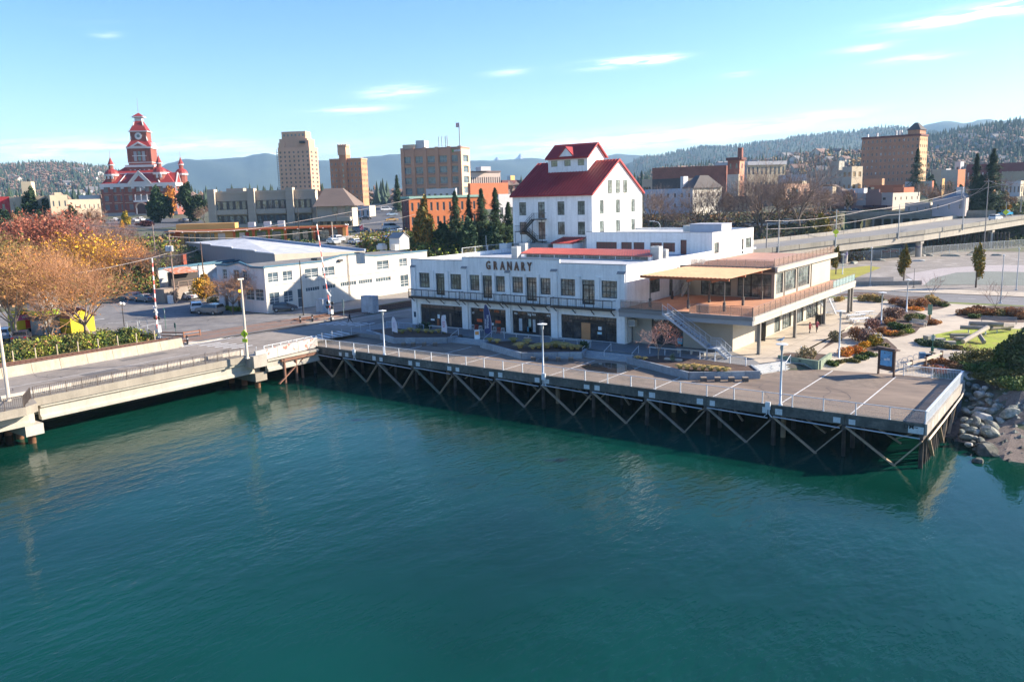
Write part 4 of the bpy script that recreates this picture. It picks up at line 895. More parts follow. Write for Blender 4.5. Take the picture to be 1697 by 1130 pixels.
wst(-100.6,60.6,-101.0,68,.3); wst(-101,68,-102.6,71.5,.3); wst(-103.5,80,-101.5,81.5,.35)
wst(-112,62.5,-109.5,74.5,.22); wst(-120,60,-126,73,.2); wst(-133,67.5,-126,76,.2); wst(-98.6,87,-97,118,.13); wst(-103.2,73.5,-104.8,82,.3)
wst(-140,66,-139,70,.5)
struct('road_markings',pm,paint)
struct('traffic_island',MB().prism([(-103.2,62.5),(-101.6,62.2),(-101.3,66.5),(-102.5,71.5),(-103.4,70)],4.1,4.24),conc_l)
struct('kerb',MB().prism([(-104.5,80),(-102.2,79.6),(-100.6,86.8),(-101.4,98),(-104.3,93)],4.1,4.23),mat('sidewalk_concrete',(.30,.27,.23),.85,.12,.5,var2=.1))
def track(x0f,label,group):
 t=thing('railway_track',label,'railway track',(x0f(60),60,4.1))
 pts=[]; y=-10
 while y<=150: pts.append((x0f(y),y)); y+=5
 b=MB()
 for (xa,ya),(xb,yb) in zip(pts,pts[1:]): b.quad((xa-1.6,ya,4.155),(xa+1.6,ya,4.155),(xb+1.6,yb,4.155),(xb-1.6,yb,4.155))
 b.done('ballast',mat('brown_ballast',(.14,.10,.08),.95,.3,1,var2=.35,scale2=9,bump=.7,bscale=8),t)
 s=MB(); y=5
 while y<130:
  if not(62.5<y<84): x=x0f(y); s.box(x-1.25,y-.12,4.156,x+1.25,y+.12,4.22)
  y+=.62
 s.done('sleepers',mat('sleeper',(.06,.042,.034),.9,.2,2),t,kind='stuff')
 for o_ in (-.72,.72):
  r_=MB()
  for (xa,ya),(xb,yb) in zip(pts,pts[1:]): r_.bar((xa+o_,ya,4.27),(xb+o_,yb,4.27),.08,.13)
  r_.done('rail',mat('rusty_rail',(.17,.075,.045),.55,.15,1),t)
track(lambda y:-108.9+(y-40)*.061,'rusty railway track nearest the vegetation, running behind the road barrier','railway tracks')
track(lambda y:-105.2+(y-40)*.052,'rusty railway track nearest the concrete barrier, running on past the white building','railway tracks')
struct('level_crossing',MB().add([(x,y,4.262) for x,y in [(-110,62.6),(-101.6,64),(-101.2,71),(-100.5,82),(-108.8,84.2)]],[(0,1,2,3,4)]),mat('crossing_asphalt',(.15,.135,.125),.9,.15,.4,var2=.12))
# == white building with blue trim
bx0,bx1,by0,by1=-131.2,-117.5,87.2,128.0; bz=4.15
cw=mat('warm_white_wall',(.58,.54,.47),.8,.08,.35,streak=.2,var2=.05); lil=mat('shaded_lilac_wall',(.60,.56,.56),.8,.08,.5,streak=.15)  # lilac copy of the white puts the end wall's shade into its colour
trim=mat('teal_blue_trim',(.045,.13,.19),.6,.1,1); gravelroof=mat('grey_gravel_roof',(.20,.19,.175),.95,.18,.35,var2=.15,scale2=3,col2=(.15,.14,.13))
wb=thing('long_white_building','long two-storey white building with blue roof trim beside the railway tracks','building',(-124,107,4.1))
S=1.0435
def yy(v): return v*S
def zz_(v): return 22.7-(22.7-v)*S
wnd=[(84.2,86.2,9.9,11.5,2),(87.2,89.1,9.9,11.5,2),(91.8,94.7,9.9,11.5,2),(95.6,98.4,9.9,11.45,2),(108.8,111.8,9.9,11.5,2),(114.7,116.8,10.0,11.5,2),(84.2,86.2,6.2,8.2,2),(87.1,89.0,6.3,8.2,2),(90,91,5.1,8.3,1),(91.8,94.8,7.6,8.3,6),(95.5,98.4,7.6,8.35,5),(99.6,103.3,7.65,8.4,7),(104.0,107.3,7.65,8.4,6),(108.3,112.2,7.6,8.35,6),(114.8,117,6.0,8.3,2)]
H0=12.0
hl=[(yy(a)-by0,zz_(c)-bz,yy(b)-by0,zz_(d)-bz) for a,b,c,d,_ in wnd]
mb=MB(); wall(mb,(bx1,by0,bz),(0,1,0),(1,0,0),by1-by0,H0-bz,hl,.15)
mb.add([(bx1,by0+12.5,H0),(bx1,by0+26,H0),(bx1,by0+20.5,H0+.75),(bx1,by0+17.5,H0+.75)],[(0,1,2,3)])
mb.done('track_side_wall',cw,wb)
wframe=mat('white_frame',(.6,.6,.58),.6,.05)
for (a,b,c,d,nx),h in zip(wnd,hl):
 w=h[2]-h[0]; hh=h[3]-h[1]
 window(wb,(bx1,by0+h[0],bz+h[1]),(0,1,0),(1,0,0),w,hh,nx,2 if (hh>1.2) else 1,fm=wframe,gm=glass2,depth=.15,fw=.07,bw=.07,cols=[(0,w,hh*.28,hh*.28+.08)] if hh>1.2 and nx==2 else None)
fw_=[(1.2,2.6,.6,3.0),(3.0,4.5,.6,3.0),(9.2,10.2,5.0,7.0),(6.6,7.6,5.0,7.0),(3.6,4.6,5.0,7.0)]
L=bx1-bx0
hf=[(.7+6.9,.5,1.9+6.9,0)]
hf=[(L-5.6,2.1,L-3.3,4.1),(L-3.0,2.1,L-.7,4.1),(1.8,5.5,3.0,7.2),(5.0,5.3,6.5,7.2),(7.6,5.5,8.8,7.2),(5.4,.1,6.3,2.6),(1.6,.1,2.8,2.6)]
mb=MB(); wall(mb,(bx0,by0,bz),(1,0,0),(0,-1,0),L,7.6,hf,.15)
mb.add([(bx0,by0,bz+7.6),(bx1,by0,bz+7.6),(bx1,by0,bz+7.75),(bx0+L*.75,by0,bz+7.75),(bx0+L*.5,by0,bz+8.5),(bx0+L*.25,by0,bz+7.9),(bx0,by0,bz+7.9)],[(0,1,2,3,4,5,6)])
mb.done('shaded_end_wall',lil,wb)
for i,h in enumerate(hf): window(wb,(bx0+h[0],by0,bz+h[1]),(1,0,0),(0,-1,0),h[2]-h[0],h[3]-h[1],2 if i<5 else 1,3 if i<5 else 1,fm=wframe,gm=glass2 if i<5 else mat('dark_door',(.05,.045,.05)),depth=.15,fw=.07,bw=.06,name='window' if i<5 else 'door')
MB().quad((bx0,by1,bz),(bx0,by0,bz),(bx0,by0,bz+7.6),(bx0,by1,bz+7.6)).quad((bx1,by1,bz),(bx0,by1,bz),(bx0,by1,bz+7.8),(bx1,by1,bz+7.8)).done('back_walls',cw,wb)
MB().box(bx0+.02,by0+.05,11.3,bx1-.25,by1-.02,11.75).done('roof',gravelroof,wb)
zt=[(by0-.05,H0),(by0+12.5,H0),(by0+17.5,H0+.75),(by0+20.5,H0+.75),(by0+26,H0),(by1,H0)]
tr=MB()
for (a,za),(b,zb) in zip(zt,zt[1:]): tr.bar((bx1-.08,a,za+.1),(bx1-.08,b,zb+.1),.42,.26)
xt=[(bx0,7.9),(bx0+L*.25,7.9),(bx0+L*.5,8.5),(bx0+L*.75,7.75),(bx1+.1,7.75)]
for (a,za),(b,zb) in zip(xt,xt[1:]): tr.bar((a,by0-.02,bz+za+.1),(b,by0-.02,bz+zb+.1),.4,.3)
tr.done('roof_trim',trim,wb)
MB().bar((bx1+.06,by0+2,8.9),(bx1+.06,by1-1,8.75),.06,.06).done('wall_conduit',mat('conduit',(.45,.43,.4)),wb)
MB().tube([(bx1+.15,by0+18.8,5),(bx1+.15,by0+18.8,12.9)],.07,6).done('downpipe',mat('brown_pipe',(.25,.18,.14)),wb)
for (px,py,w,d,h,lab,mt,nm) in [(598,437,1.1,1.1,1.7,'white square chimney near the front of the blue-trimmed roof',cw,'chimney'),(655,415,1.3,1.3,1.2,'small white vent box left of the roof shed',cw,'vent_box')]:
 P=gp(px,py,11.75); t=thing(nm,lab,'roof vent' if nm!='chimney' else 'chimney',P); MB().box(-w/2,-d/2,0,w/2,d/2,h).box(-w/2-.06,-d/2-.06,h,w/2+.06,d/2+.06,h+.1).done('shaft',mt,t,world=False)
P=gp(668,408,11.75)
P=gp(655,417,11.75); sp=gp(643,417,11.75); sp=gp(657,417,11.75)
sh=thing('roof_shed','small grey garden-style shed with a pitched roof standing on the white building roof','shed',gp(656,414,11.75),R(0))
MB().box(-1.9,0,0,1.3,3.0,2.6).add([(1.3,0,2.6),(1.3,3,2.6),(1.3,1.5,3.6)],[(0,1,2)]).add([(-1.9,3,2.6),(-1.9,0,2.6),(-1.9,1.5,3.6)],[(0,1,2)]).done('wall',mat('shed_white',(.55,.55,.55),.8,.08,1),sh,world=False)
MB().extr([(-2.1,-.2,2.5),(1.5,-.2,2.5),(1.5,1.5,3.68),(-2.1,1.5,3.68)],(0,0,.1)).extr([(1.5,3.2,2.5),(-2.1,3.2,2.5),(-2.1,1.5,3.68),(1.5,1.5,3.68)],(0,0,.1)).done('roof',mat('shed_roof',(.28,.26,.25),.8,.1,1),sh,world=False,fixn=True)
t=thing('swamp_cooler','pale grey rooftop cooler left of the roof shed','ventilation unit',gp(629,414,11.75)); MB().box(-.9,0,0,.9,1.5,1.0).box(-.6,.2,1.0,.6,1.3,1.35).done('casing',mat('cooler',(.5,.52,.53),.5,.1,1),t,world=False)
for px,py in ((595,421),(560,433),(524,431)):
 t=thing('skylight',{595:'dark roof hatch right of the middle of the blue-trimmed roof',560:'dark roof hatch by the gable of the blue-trimmed roof',524:'dark roof hatch near the white chimney'}[px],'roof hatch',gp(px,py,11.75)); MB().box(-.9,-.5,0,.9,.5,.35).done('hatch',mat('hatch_dark',(.05,.05,.05)),t,world=False)
# == grey warehouse with stepped roof and neighbours
wh=thing('grey_warehouse','big warehouse behind the white building, with a stepped grey wall and a pale flat roof','building',(-150,118,4.1))
gsh=mat('shaded_siding',(.29,.29,.285),.8,.07,.3,var2=.05,stretch=(6,6,.3)); proof=mat('pale_metal_roof',(.52,.53,.54),.7,.1,.2,col2=(.40,.41,.43),c2t=.55)  # grey puts the stepped wall's shade into the siding colour
ztop=12.4; A=gp(455,421,ztop); B=gp(309,402,13.2); Cc=gp(402,394,14.2); D=gp(605,416,11.75)
a,b,c_,d_=A.xy,B.xy,Cc.xy,D.xy
fl=[(b,ztop+.75),(b.lerp(a,.33),ztop+.75),(b.lerp(a,.33),ztop+.5),(b.lerp(a,.58),ztop+.5),(b.lerp(a,.58),ztop+.25),(b.lerp(a,.82),ztop+.25),(b.lerp(a,.82),ztop),(a,ztop)]
mb=MB(); mb.add([(b.x,b.y,4.1),(a.x,a.y,4.1)]+[(p.x,p.y,z) for p,z in fl[::-1]],[tuple(range(10))]); mb.done('stepped_wall',gsh,wh)
MB().quad((a.x,a.y,4.1),(d_.x,d_.y,4.1),(d_.x,d_.y,11.75),(a.x,a.y,ztop)).quad((c_.x,c_.y,4.1),(b.x,b.y,4.1),(b.x,b.y,13.2),(c_.x,c_.y,14.2)).quad((d_.x,d_.y,4.1),(c_.x,c_.y,4.1),(c_.x,c_.y,14.2),(d_.x,d_.y,11.75)).done('walls',mat('sunlit_siding',(.50,.45,.36),.8,.08),wh)  # cream tone paints sunlight on the warehouse's other walls
rp=[(a.x,a.y,ztop-.1),(d_.x,d_.y,11.65),(c_.x,c_.y,14.1),(b.x,b.y,13.1)]
MB().add(rp,[(0,1,2,3)]).done('roof',proof,wh)
tr=MB()
for (p,za),(q,zb) in zip(fl,fl[1:]): tr.bar((p.x,p.y,za+.1),(q.x,q.y,zb+.1),.3,.22) if (p-q).length>.5 else None
tr.done('roof_edge',mat('white_edge',(.66,.67,.68)),wh)
tr=MB().bar((d_.x,d_.y,11.9),(c_.x,c_.y,14.35),.5,.6).done('blue_parapet',mat('blue_grey_edge',(.25,.30,.38),.7,.08),wh)
for u_,v_ in ((.25,.3),(.5,.4),(.7,.55),(.4,.7)):
 p=Vector(rp[0]).lerp(Vector(rp[1]),u_).lerp(Vector(rp[3]).lerp(Vector(rp[2]),u_),v_); MB().box(p.x-1.8,p.y-.5,p.z+.02,p.x+1.8,p.y+.5,p.z+.22).done('skylight',mat('roof_white',(.62,.62,.62)),wh)
ws=thing('white_store','white building with charcoal roof and blue edging, left of the long white building','building',(-150,100,4.1))
z=10.2; A=gp(388,433,z); B=gp(300,445,z);
q=[gp(388,432,z),gp(296,441,z),gp(236,425,z+.3),gp(308,420,z+1.2),gp(388,430,z)]
P1=gp(388,470,6); f1=gp(386,433,z); f0=gp(262,446,z)
fx=[(f0.x,f0.y),(f1.x,f1.y),(f1.x-6,f1.y+17),(f0.x-6,f0.y+17)]
mb=MB(); L=(Vector(fx[1])-Vector(fx[0])).length; u_=(Vector(fx[1])-Vector(fx[0])).normalized(); n_=(u_.y,-u_.x,0)
hs=[(L*.78,3.4,L*.83,4.6),(L*.70,2.2,L*.75,4.0),(L*.60,3.8,L*.63,4.8),(L*.52,3.9,L*.56,4.7),(L*.46,3.9,L*.49,4.6),(L*.57,.9,L*.60,3.4)]
wall(mb,(fx[0][0],fx[0][1],4.1),(u_.x,u_.y,0),n_,L,z-4.1,hs,.12); mb.done('front_wall',white,ws)
for i,h in enumerate(hs): window(ws,(fx[0][0]+u_.x*h[0],fx[0][1]+u_.y*h[0],4.1+h[1]),(u_.x,u_.y,0),n_,h[2]-h[0],h[3]-h[1],1,2,fm=wframe,gm=glass2 if i!=1 and i!=5 else mat('teal_shutter',(.03,.2,.25)),depth=.12,split=False)
MB().prism(fx,4.11,z-.4).done('body',white,ws)
MB().prism([(p[0],p[1]) for p in fx],z-.35,z-.1).done('roof',mat('charcoal_roof',(.075,.075,.085),.9,.15,.5),ws)
tr=MB()
for i in range(4): p,q_=Vector((*fx[i],z)),Vector((*fx[(i+1)%4],z)); tr.bar(p,q_,.3,.3)
tr.done('roof_trim',trim,ws)
t=thing('chimney','red brick chimney on the charcoal roof of the white store','chimney',gp(305,436,z)); MB().box(-.5,-.4,-.3,.5,.4,1.9).box(-.55,-.45,1.9,.55,.45,2.05,0).done('stack',brickmat('red_brick_small',(.30,.07,.04),0,0,4),t,world=False)
po=thing('timber_porch','small timber porch and outside stair with a rusty corrugated roof at the white store','porch',gp(312,497,4.1))
g0=gp(312,497,4.1); ang=math.atan2(u_.y,u_.x)
po.rotation_euler=(0,0,ang); brn=mat('porch_brown',(.20,.14,.105),.85,.15,1)
MB().box(-5.5,0,0,5,3.2,2.7).done('lower_wall',mat('porch_wall',(.26,.21,.17),.85,.15,.6),po,world=False)
for xx in (-4,.3): MB().box(xx,-.05,0,xx+1.3,0,2.1).done('door',mat('porch_dark',(.045,.035,.03)),po,world=False)
MB().box(-2,0,2.7,5,3.1,2.85).done('platform',brn,po,world=False)
MB().box(-1.8,2.2,2.85,4.8,3.2,5.6).done('upper_wall',mat('porch_dark',(.045,.035,.03)),po,world=False)
MB().extr([(-2.6,.2,5.4),(3.2,.2,5.4),(3.2,3.3,6.3),(-2.6,3.3,6.3)],(0,0,.12)).done('corrugated_roof',mat('rusty_roof',(.42,.12,.05),.75,.2,.8,col2=(.42,.38,.34),c2t=.55),po,world=False)
b_=MB()
for x in (-2,0.3,2.6,5): b_.box(x-.08,-.05,2.7,x+.08,.1,3.9)
b_.box(-2,-.03,3.8,5,.06,3.9).box(-2,-.03,3.3,5,.06,3.36); b_.bar((-2.2,-.5,2.8),(-5.2,-.5,0),.12,.3).bar((-2.2,-.5,3.7),(-5.2,-.5,.9),.08,.08)
b_.done('railing',brn,po,world=False)
rnd=random.Random(12)
def cracks(n,x0,x1,y0,y1,z,L=5,w=.035):
 m_=MB()
 for i in range(n):
  p=Vector((rnd.uniform(x0,x1),rnd.uniform(y0,y1),z)); a=rnd.uniform(0,6.28)
  for k in range(rnd.randint(3,7)):
   a+=rnd.gauss(0,.5); q=p+Vector((math.cos(a),math.sin(a),0))*rnd.uniform(.5,1.6)
   if not(x0<q.x<x1 and y0<q.y<y1): break
   n_=(q-p).normalized().cross(Vector((0,0,1)))*w; m_.add([p-n_,q-n_,q+n_,p+n_],[(0,1,2,3)]); p=q
 return m_
tar=mat('tar_line',(.05,.045,.045),.7,.1)
struct('pavement_cracks',cracks(26,-100,-88.5,8,60,4.145),tar); struct('pavement_cracks',cracks(40,-140,-111,64,84,4.136),tar); struct('deck_cracks',cracks(34,-85,-13,72,81,3.705,w=.03),tar)
pt_=MB()
for (x,y,w,d) in ((-97,30,2.2,7),(-93,46,3,4),(-98.5,54,1.2,6),(-93,90,3.5,9)): pt_.box(x-w/2,y-d/2,4.10,x+w/2,y+d/2,4.1445)
struct('road_patches',pt_,mat('road_patch',(.13,.12,.112),.9,.2,.5,var2=.1))
# == vegetation builders
VM={}
def vmesh(key,fn):
 if key not in VM: VM[key]=fn()
 return VM[key]
def leafquad(mb,p,s,rnd,mi=0,upb=.0):
 n=Vector((rnd.gauss(0,1),rnd.gauss(0,1),rnd.gauss(0,1)+upb)).normalized(); a=n.orthogonal().normalized(); b=n.cross(a); t=rnd.uniform(0,6.28)
 u=(a*math.cos(t)+b*math.sin(t))*s; v=(b*math.cos(t)-a*math.sin(t))*s*rnd.uniform(.5,.9)
 mb.add([p-u-v*.4,p+u*.2-v,p+u+v*.3,p-u*.1+v],[(0,1,2,3)],mi)
def twigs(seed,h=10,spread=.55,trunk_h=.22,nl=(5,4,4,4,4),leaf=0,leaf_s=.16,r0=.22,lift=.25,twig_r=.014,multi=1,leafbias=None,droop=0):
 rnd=random.Random(seed); tr=MB(); tw=MB(); lf=MB()
 def br(p,d,L,r,lv):
  segs=3 if lv<3 else 2; pts=[p]; q=p; dd=d
  for i in range(segs):
   dd=(dd+Vector((rnd.gauss(0,.13),rnd.gauss(0,.13),rnd.gauss(.04,.08)+lift*.12-droop*(lv>2)*.1))).normalized(); q=q+dd*(L/segs); pts.append(q)
  r1=r*(.62 if lv<4 else .3); rs=[r+(r1-r)*i/segs for i in range(segs+1)]
  (tr if lv<2 else tw).tube(pts,rs,7 if lv<2 else (4 if lv<3 else 3),cap=False)
  if lv>=len(nl):
   for k in range(leaf):
    if leafbias is None or rnd.random()<leafbias(q): leafquad(lf,pts[rnd.randint(1,segs)]+Vector((rnd.gauss(0,.1),rnd.gauss(0,.1),rnd.gauss(0,.1))),leaf_s*rnd.uniform(.6,1.2),rnd)
   return
  n=nl[lv]
  for k in range(n):
   t=rnd.uniform(.35,1) if lv>0 else rnd.uniform(.75,1); i=min(segs-1,int(t*segs)); b=pts[i].lerp(pts[i+1],t*segs-i)
   ax=dd.orthogonal().normalized(); ax.rotate(Matrix.Rotation(6.283*(k+rnd.random()*.6)/n,3,dd));
   nd=(dd+ax*rnd.uniform(spread*.7,spread*1.5)*(1.15 if lv<2 else 1.0)); nd.z+=.12*lift;
   br(b,nd.normalized(),L*rnd.uniform(.6,.82) if lv>0 else h*.36*rnd.uniform(.8,1.15),max(r1*rnd.uniform(.6,.8),twig_r),lv+1)
 for m_ in range(multi):
  d=Vector((rnd.gauss(0,.22),rnd.gauss(0,.22),1)).normalized() if multi>1 else Vector((rnd.gauss(0,.05),rnd.gauss(0,.05),1)).normalized()
  br(Vector((rnd.gauss(0,.1)*(multi>1),rnd.gauss(0,.1)*(multi>1),-.2)),d,h*trunk_h+.2,r0,0)
 return tr,tw,lf
def bare_tree(label,P,h,var,twm,barkm,lfm=None,group=None,cat='tree',name='bare_tree',scale=1,rz=None,**kw):
 def mk():
  tr,tw,lf=twigs(var,h=h,**kw); return (tr.mesh('trunk',barkm,True),tw.mesh('branches',twm),lf.mesh('leaves',lfm) if lf.v and lfm else None)
 a,b,c=vmesh(('bare',var,h,twm.name,lfm.name if lfm else '',str(sorted((k,str(v)) for k,v in kw.items() if k!='leafbias'))),mk)
 t=thing(name,label,cat,P,rz if rz is not None else (var*1.7)%6.28,group,scale)
 link('trunk',a,t); link('crown',b,t)
 if c: link('leaves',c,t)
 return t
def conifer_mesh(seed,h,w,mt,bark,dens=1.0,sz=.45,irregular=.25):
 rnd=random.Random(seed); mb=MB(); n=int(3200*dens); w*=1.6
 for i in range(n):
  t=rnd.random()**.8; z=h*(.06+.94*t); layer=(z*1.1)%1.0
  r=w*(1-t)**.85*(1-irregular*layer)*(.75+.25*math.sin(seed+z*2.3))+.12
  a=rnd.uniform(0,6.283); rr=r*(rnd.random()**.45)*(1+.18*math.sin(3*a+z)+.1*math.sin(7*a-z*2))
  p=Vector((rr*math.cos(a),rr*math.sin(a),z-rr*.28)); s=sz*rnd.uniform(.5,1.1)*(1-.4*t)
  o=Vector((math.cos(a),math.sin(a),-.35+rnd.gauss(0,.25))).normalized()*s; sd_=Vector((-math.sin(a),math.cos(a),rnd.gauss(0,.2)))*s*.45
  mb.add([p-o*.4-sd_,p+o-sd_*.2,p+o*.9+sd_*.3,p-o*.4+sd_],[(0,1,2,3)])
 tr=MB().tube([(0,0,-.5),(0,0,h*.9)],[h*.018+.08,.04],6,cap=False)
 return mb.mesh('crown',mt),tr.mesh('trunk',bark,True)
def conifer(label,P,h,w,seed,mt,group=None,name='conifer_tree',dens=1,sz=.45,rz=None,irregular=.25,scale=None):
 a,b=vmesh(('con',seed,h,w,mt.name,dens,sz),lambda:conifer_mesh(seed,h,w,mt,bark,dens,sz,irregular))
 t=thing(name,label,'tree',P,rz or seed,group,scale); link('crown',a,t); link('trunk',b,t); return t
def leafy_mesh(seed,h,w,mt,dens=1.0,sz=.3,base=.2,lobes=9,shape=1.0,n0=2600,name='crown'):
 rnd=random.Random(seed); mb=MB(); L=[]
 for i in range(lobes):
  t=(i+.5)/lobes; z=h*(base+(1-base)*(.12+.76*t)); rad=w*(math.sin(math.pi*min(1,(.15+.85*t)**shape))*.5+.18)
  a=rnd.uniform(0,6.28); L.append((Vector((rad*.55*math.cos(a),rad*.55*math.sin(a),z)),rad*rnd.uniform(.6,.8),h*(1-base)*.22*rnd.uniform(.8,1.2)))
 for i in range(int(n0*dens)):
  c,r,rz_=rnd.choice(L); d=Vector((rnd.gauss(0,1),rnd.gauss(0,1),rnd.gauss(0,1))).normalized()*(rnd.random()**.33);
  k=1+.15*math.sin(5*d.x+seed)+.12*math.sin(7*d.y)
  p=c+Vector((d.x*r*k,d.y*r*k,d.z*rz_*k)); leafquad(mb,p,sz*rnd.uniform(.6,1.2),rnd,upb=.3)
 return mb.mesh(name,mt)
def leafy_tree(label,P,h,w,seed,mt,group=None,cat='tree',name='leafy_tree',dens=1,sz=.3,base=.2,lobes=9,shape=1.0,rz=None,scale=None):
 a=vmesh(('leafy',seed,h,w,mt.name,dens,sz,base,shape),lambda:leafy_mesh(seed,h,w,mt,dens,sz,base,lobes,shape))
 b=vmesh(('trk',h),lambda:MB().tube([(0,0,-.4),(0.05,0,h*.3),(0,0,h*.75)],[.05+h*.018,.04+h*.012,.03],7,cap=False).mesh('trunk',bark,True))
 t=thing(name,label,cat,P,rz if rz is not None else seed,group,scale); link('crown',a,t); link('trunk',b,t); return t
def shrub(label,P,r,h,seed,mt,group=None,name='shrub',n=500,sz=.12,flat=False,rz=None,cat='shrub',scale=None):
 def mk():
  rnd=random.Random(seed); mb=MB(); L=[(Vector((rnd.gauss(0,.38)*r,rnd.gauss(0,.38)*r,h*rnd.uniform(.35,.6))),r*rnd.uniform(.45,.62)) for _ in range(6)]
  for i in range(n):
   c,q=rnd.choice(L); d=Vector((rnd.gauss(0,1),rnd.gauss(0,1),rnd.gauss(0,1))).normalized()*(rnd.random()**.3); p=c+Vector((d.x*q,d.y*q,abs(d.z)*h*.55 if d.z>0 else d.z*h*.45)); p.z=max(.02,p.z); leafquad(mb,p,sz*rnd.uniform(.6,1.3),rnd,upb=.3)
  for i in range(14):
   a=rnd.uniform(0,6.28); mb.bar((0,0,0),(r*.5*math.cos(a),r*.5*math.sin(a),h*.7),.02,.02)
  return mb.mesh('foliage',mt)
 me=vmesh(('shrub',seed,r,h,mt.name,n,sz),mk); return _plant(name,me,label,cat,P,seed if rz is None else rz,group,scale)
def _plant(name,me,label,cat,P,rz,group,scale=None):
 o=link(name,me,None,loc=P,rz=rz,scale=scale,label=label,category=cat)
 if group: o['group']=group
 return o
def grass_tuft(label,P,r,h,seed,mt,group=None,n=420,name='ornamental_grass',scale=None,plume=None):
 def mk():
  rnd=random.Random(seed); mb=MB()
  for i in range(n):
   a=rnd.uniform(0,6.283); q=rnd.random()**.5; d=Vector((math.cos(a),math.sin(a),0)); b=d*r*.25*q; m_=b+d*r*.4*q+Vector((0,0,h*.75)); e=b+d*r*q+Vector((0,0,h*rnd.uniform(.55,1)*(1.05-q*.5))); s=Vector((-d.y,d.x,0))*.018
   mb.add([b-s,b+s,m_+s,m_-s,e],[(0,1,2,3),(3,2,4)],0)
   if plume and rnd.random()<.35: leafquad(mb,m_+Vector((0,0,h*.25)),.07,rnd,1)
  return mb.mesh('blades',[mt,plume or mt])
 return _plant(name,vmesh(('grass',seed,r,h,mt.name,n),mk),label,'grass tuft',P,seed,group,scale)
def fol(name,c1,c2,c2t=.52,rough=.75,v=.3,scale=.9,sss=True,randv=.12):
 m=mat(name,c1,rough,v,scale,spec=.25,var2=.3,scale2=5,col2=c2,c2t=c2t,c2w=.08,randv=randv); return m
bark=mat('bark',(.14,.105,.08),.9,.25,1.5,var2=.2); bark_l=mat('pale_bark',(.26,.20,.15),.9,.2,1.5,var2=.15); bark_d=mat('dark_bark',(.06,.045,.04),.9,.25,1.5)
tw_tan=mat('tan_twigs',(.42,.215,.105),.85,.2,.6); tw_grey=mat('grey_twigs',(.17,.125,.105),.85,.2,.6); tw_mauve=mat('mauve_twigs',(.28,.16,.13),.85,.2,.6)
lf_or=fol('orange_leaves',(.58,.19,.03),(.50,.27,.035)); lf_red=fol('red_leaves',(.36,.085,.05),(.34,.17,.10)); lf_gold=fol('gold_leaves',(.62,.30,.02),(.55,.36,.03)); lf_yg=fol('yellow_green_leaves',(.22,.20,.02),(.40,.24,.02))
lf_dk=fol('dark_green_needles',(.028,.055,.022),(.045,.075,.028)); lf_dk2=fol('blue_green_needles',(.035,.07,.035),(.06,.095,.04)); lf_gn=fol('green_leaves',(.07,.12,.03),(.13,.16,.03)); lf_olive=fol('olive_leaves',(.13,.12,.035),(.20,.16,.04)); lf_br=fol('brown_leaves',(.22,.12,.06),(.30,.15,.06)); lf_rust=fol('rust_leaves',(.29,.125,.05),(.36,.17,.05)); lf_ygn=fol('bright_yellow_green',(.30,.31,.03),(.16,.22,.03))
gr_tan=fol('straw_grass',(.56,.38,.13),(.40,.32,.11)); gr_olive=fol('olive_grass',(.26,.24,.07),(.42,.30,.10)); plume=mat('seed_plume',(.52,.42,.33),.9,.1,1)
def pl(px,py,z): return gp(px,py,z)
# ---- planter plants
random.seed(21)
for i,(px,py,s) in enumerate([(656,551,.9),(667,552,1.0),(680,549,1.05),(693,551,1.1),(706,551,1.0),(716,552,.9),(727,551,1.0),(737,552,.8)]):
 grass_tuft('straw-coloured grass tuft in the left planter, '+['leftmost of the row','second from the left','third from the left','fourth from the left','fifth, below the first flag','just right of the first flag','near the second flag','rightmost before the steps'][i],pl(px,py,4.4),.62*s,.62*s,31+i%4,gr_olive if i%2 else gr_tan,'grass tufts in the left planter')
for i,(px,py) in enumerate([(699,545),(711,546)]): shrub('dark green shrub at the back of the left planter, '+['left of the pair','right of the pair'][i],pl(px,py,4.4),.7,.95,41+i,lf_dk2,'dark shrubs in the left planter',sz=.10)
pz=[(812,566,gr_olive,.9),(824,568,gr_tan,.9),(851,567,gr_olive,1.1),(874,569,gr_tan,1.0),(862,577,gr_tan,1.35),(883,578,gr_tan,.9),(893,577,gr_tan,1.1),(907,577,gr_tan,1.2),(921,575,gr_olive,1.3),(935,577,gr_tan,1.3),(948,579,gr_tan,1.1),(957,579,gr_tan,1.0)]
wherem=['at its far left tip','second from its left tip','dark clump left of the lamp post','with pale seed heads left of the lamp post','big yellow clump left of the lamp post','just left of the lamp post','just right of the lamp post','second right of the lamp post','greenish, third right of the lamp post','fourth right of the lamp post','fifth right of the lamp post','last before the green shrub']
for i,(px,py,mt_,s) in enumerate(pz): grass_tuft('grass tuft in the middle planter, '+wherem[i],pl(px,py,4.4),.72*s,.7*s,31+i%5,mt_,'grass tufts in the middle planter',plume=plume if i in(3,) else None)
shrub('small dark green shrub at the right end of the middle planter',pl(966,578,4.4),.6,.9,44,lf_dk2,sz=.1)
pz=[(1057,595,.8),(1068,596,.7),(1127,611,1.0),(1139,612,1.1),(1152,612,1.2),(1165,613,1.1),(1178,614,1.15),(1191,615,1.1),(1202,616,1.0)]
wherem=['at its left tip','second from its left tip','first of the row by the bench wall','second of the row','third of the row','fourth of the row','fifth of the row','sixth of the row','last of the row at the right']
for i,(px,py,s) in enumerate(pz): grass_tuft('golden grass tuft in the right planter, '+wherem[i],pl(px,py,4.4),.6*s,.62*s,31+i%5,gr_tan,'grass tufts in the right planter')
shrub('tiny grey-green conifer shrub right of the small red tree',pl(1114,597,4.4),.38,.75,47,fol('grey_green',(.16,.2,.13),(.2,.24,.15)),sz=.07,n=300)
struct('planter_ledge',MB().box(-40.6,82.3,4.3,-38.6,82.7,4.55),conc_l)
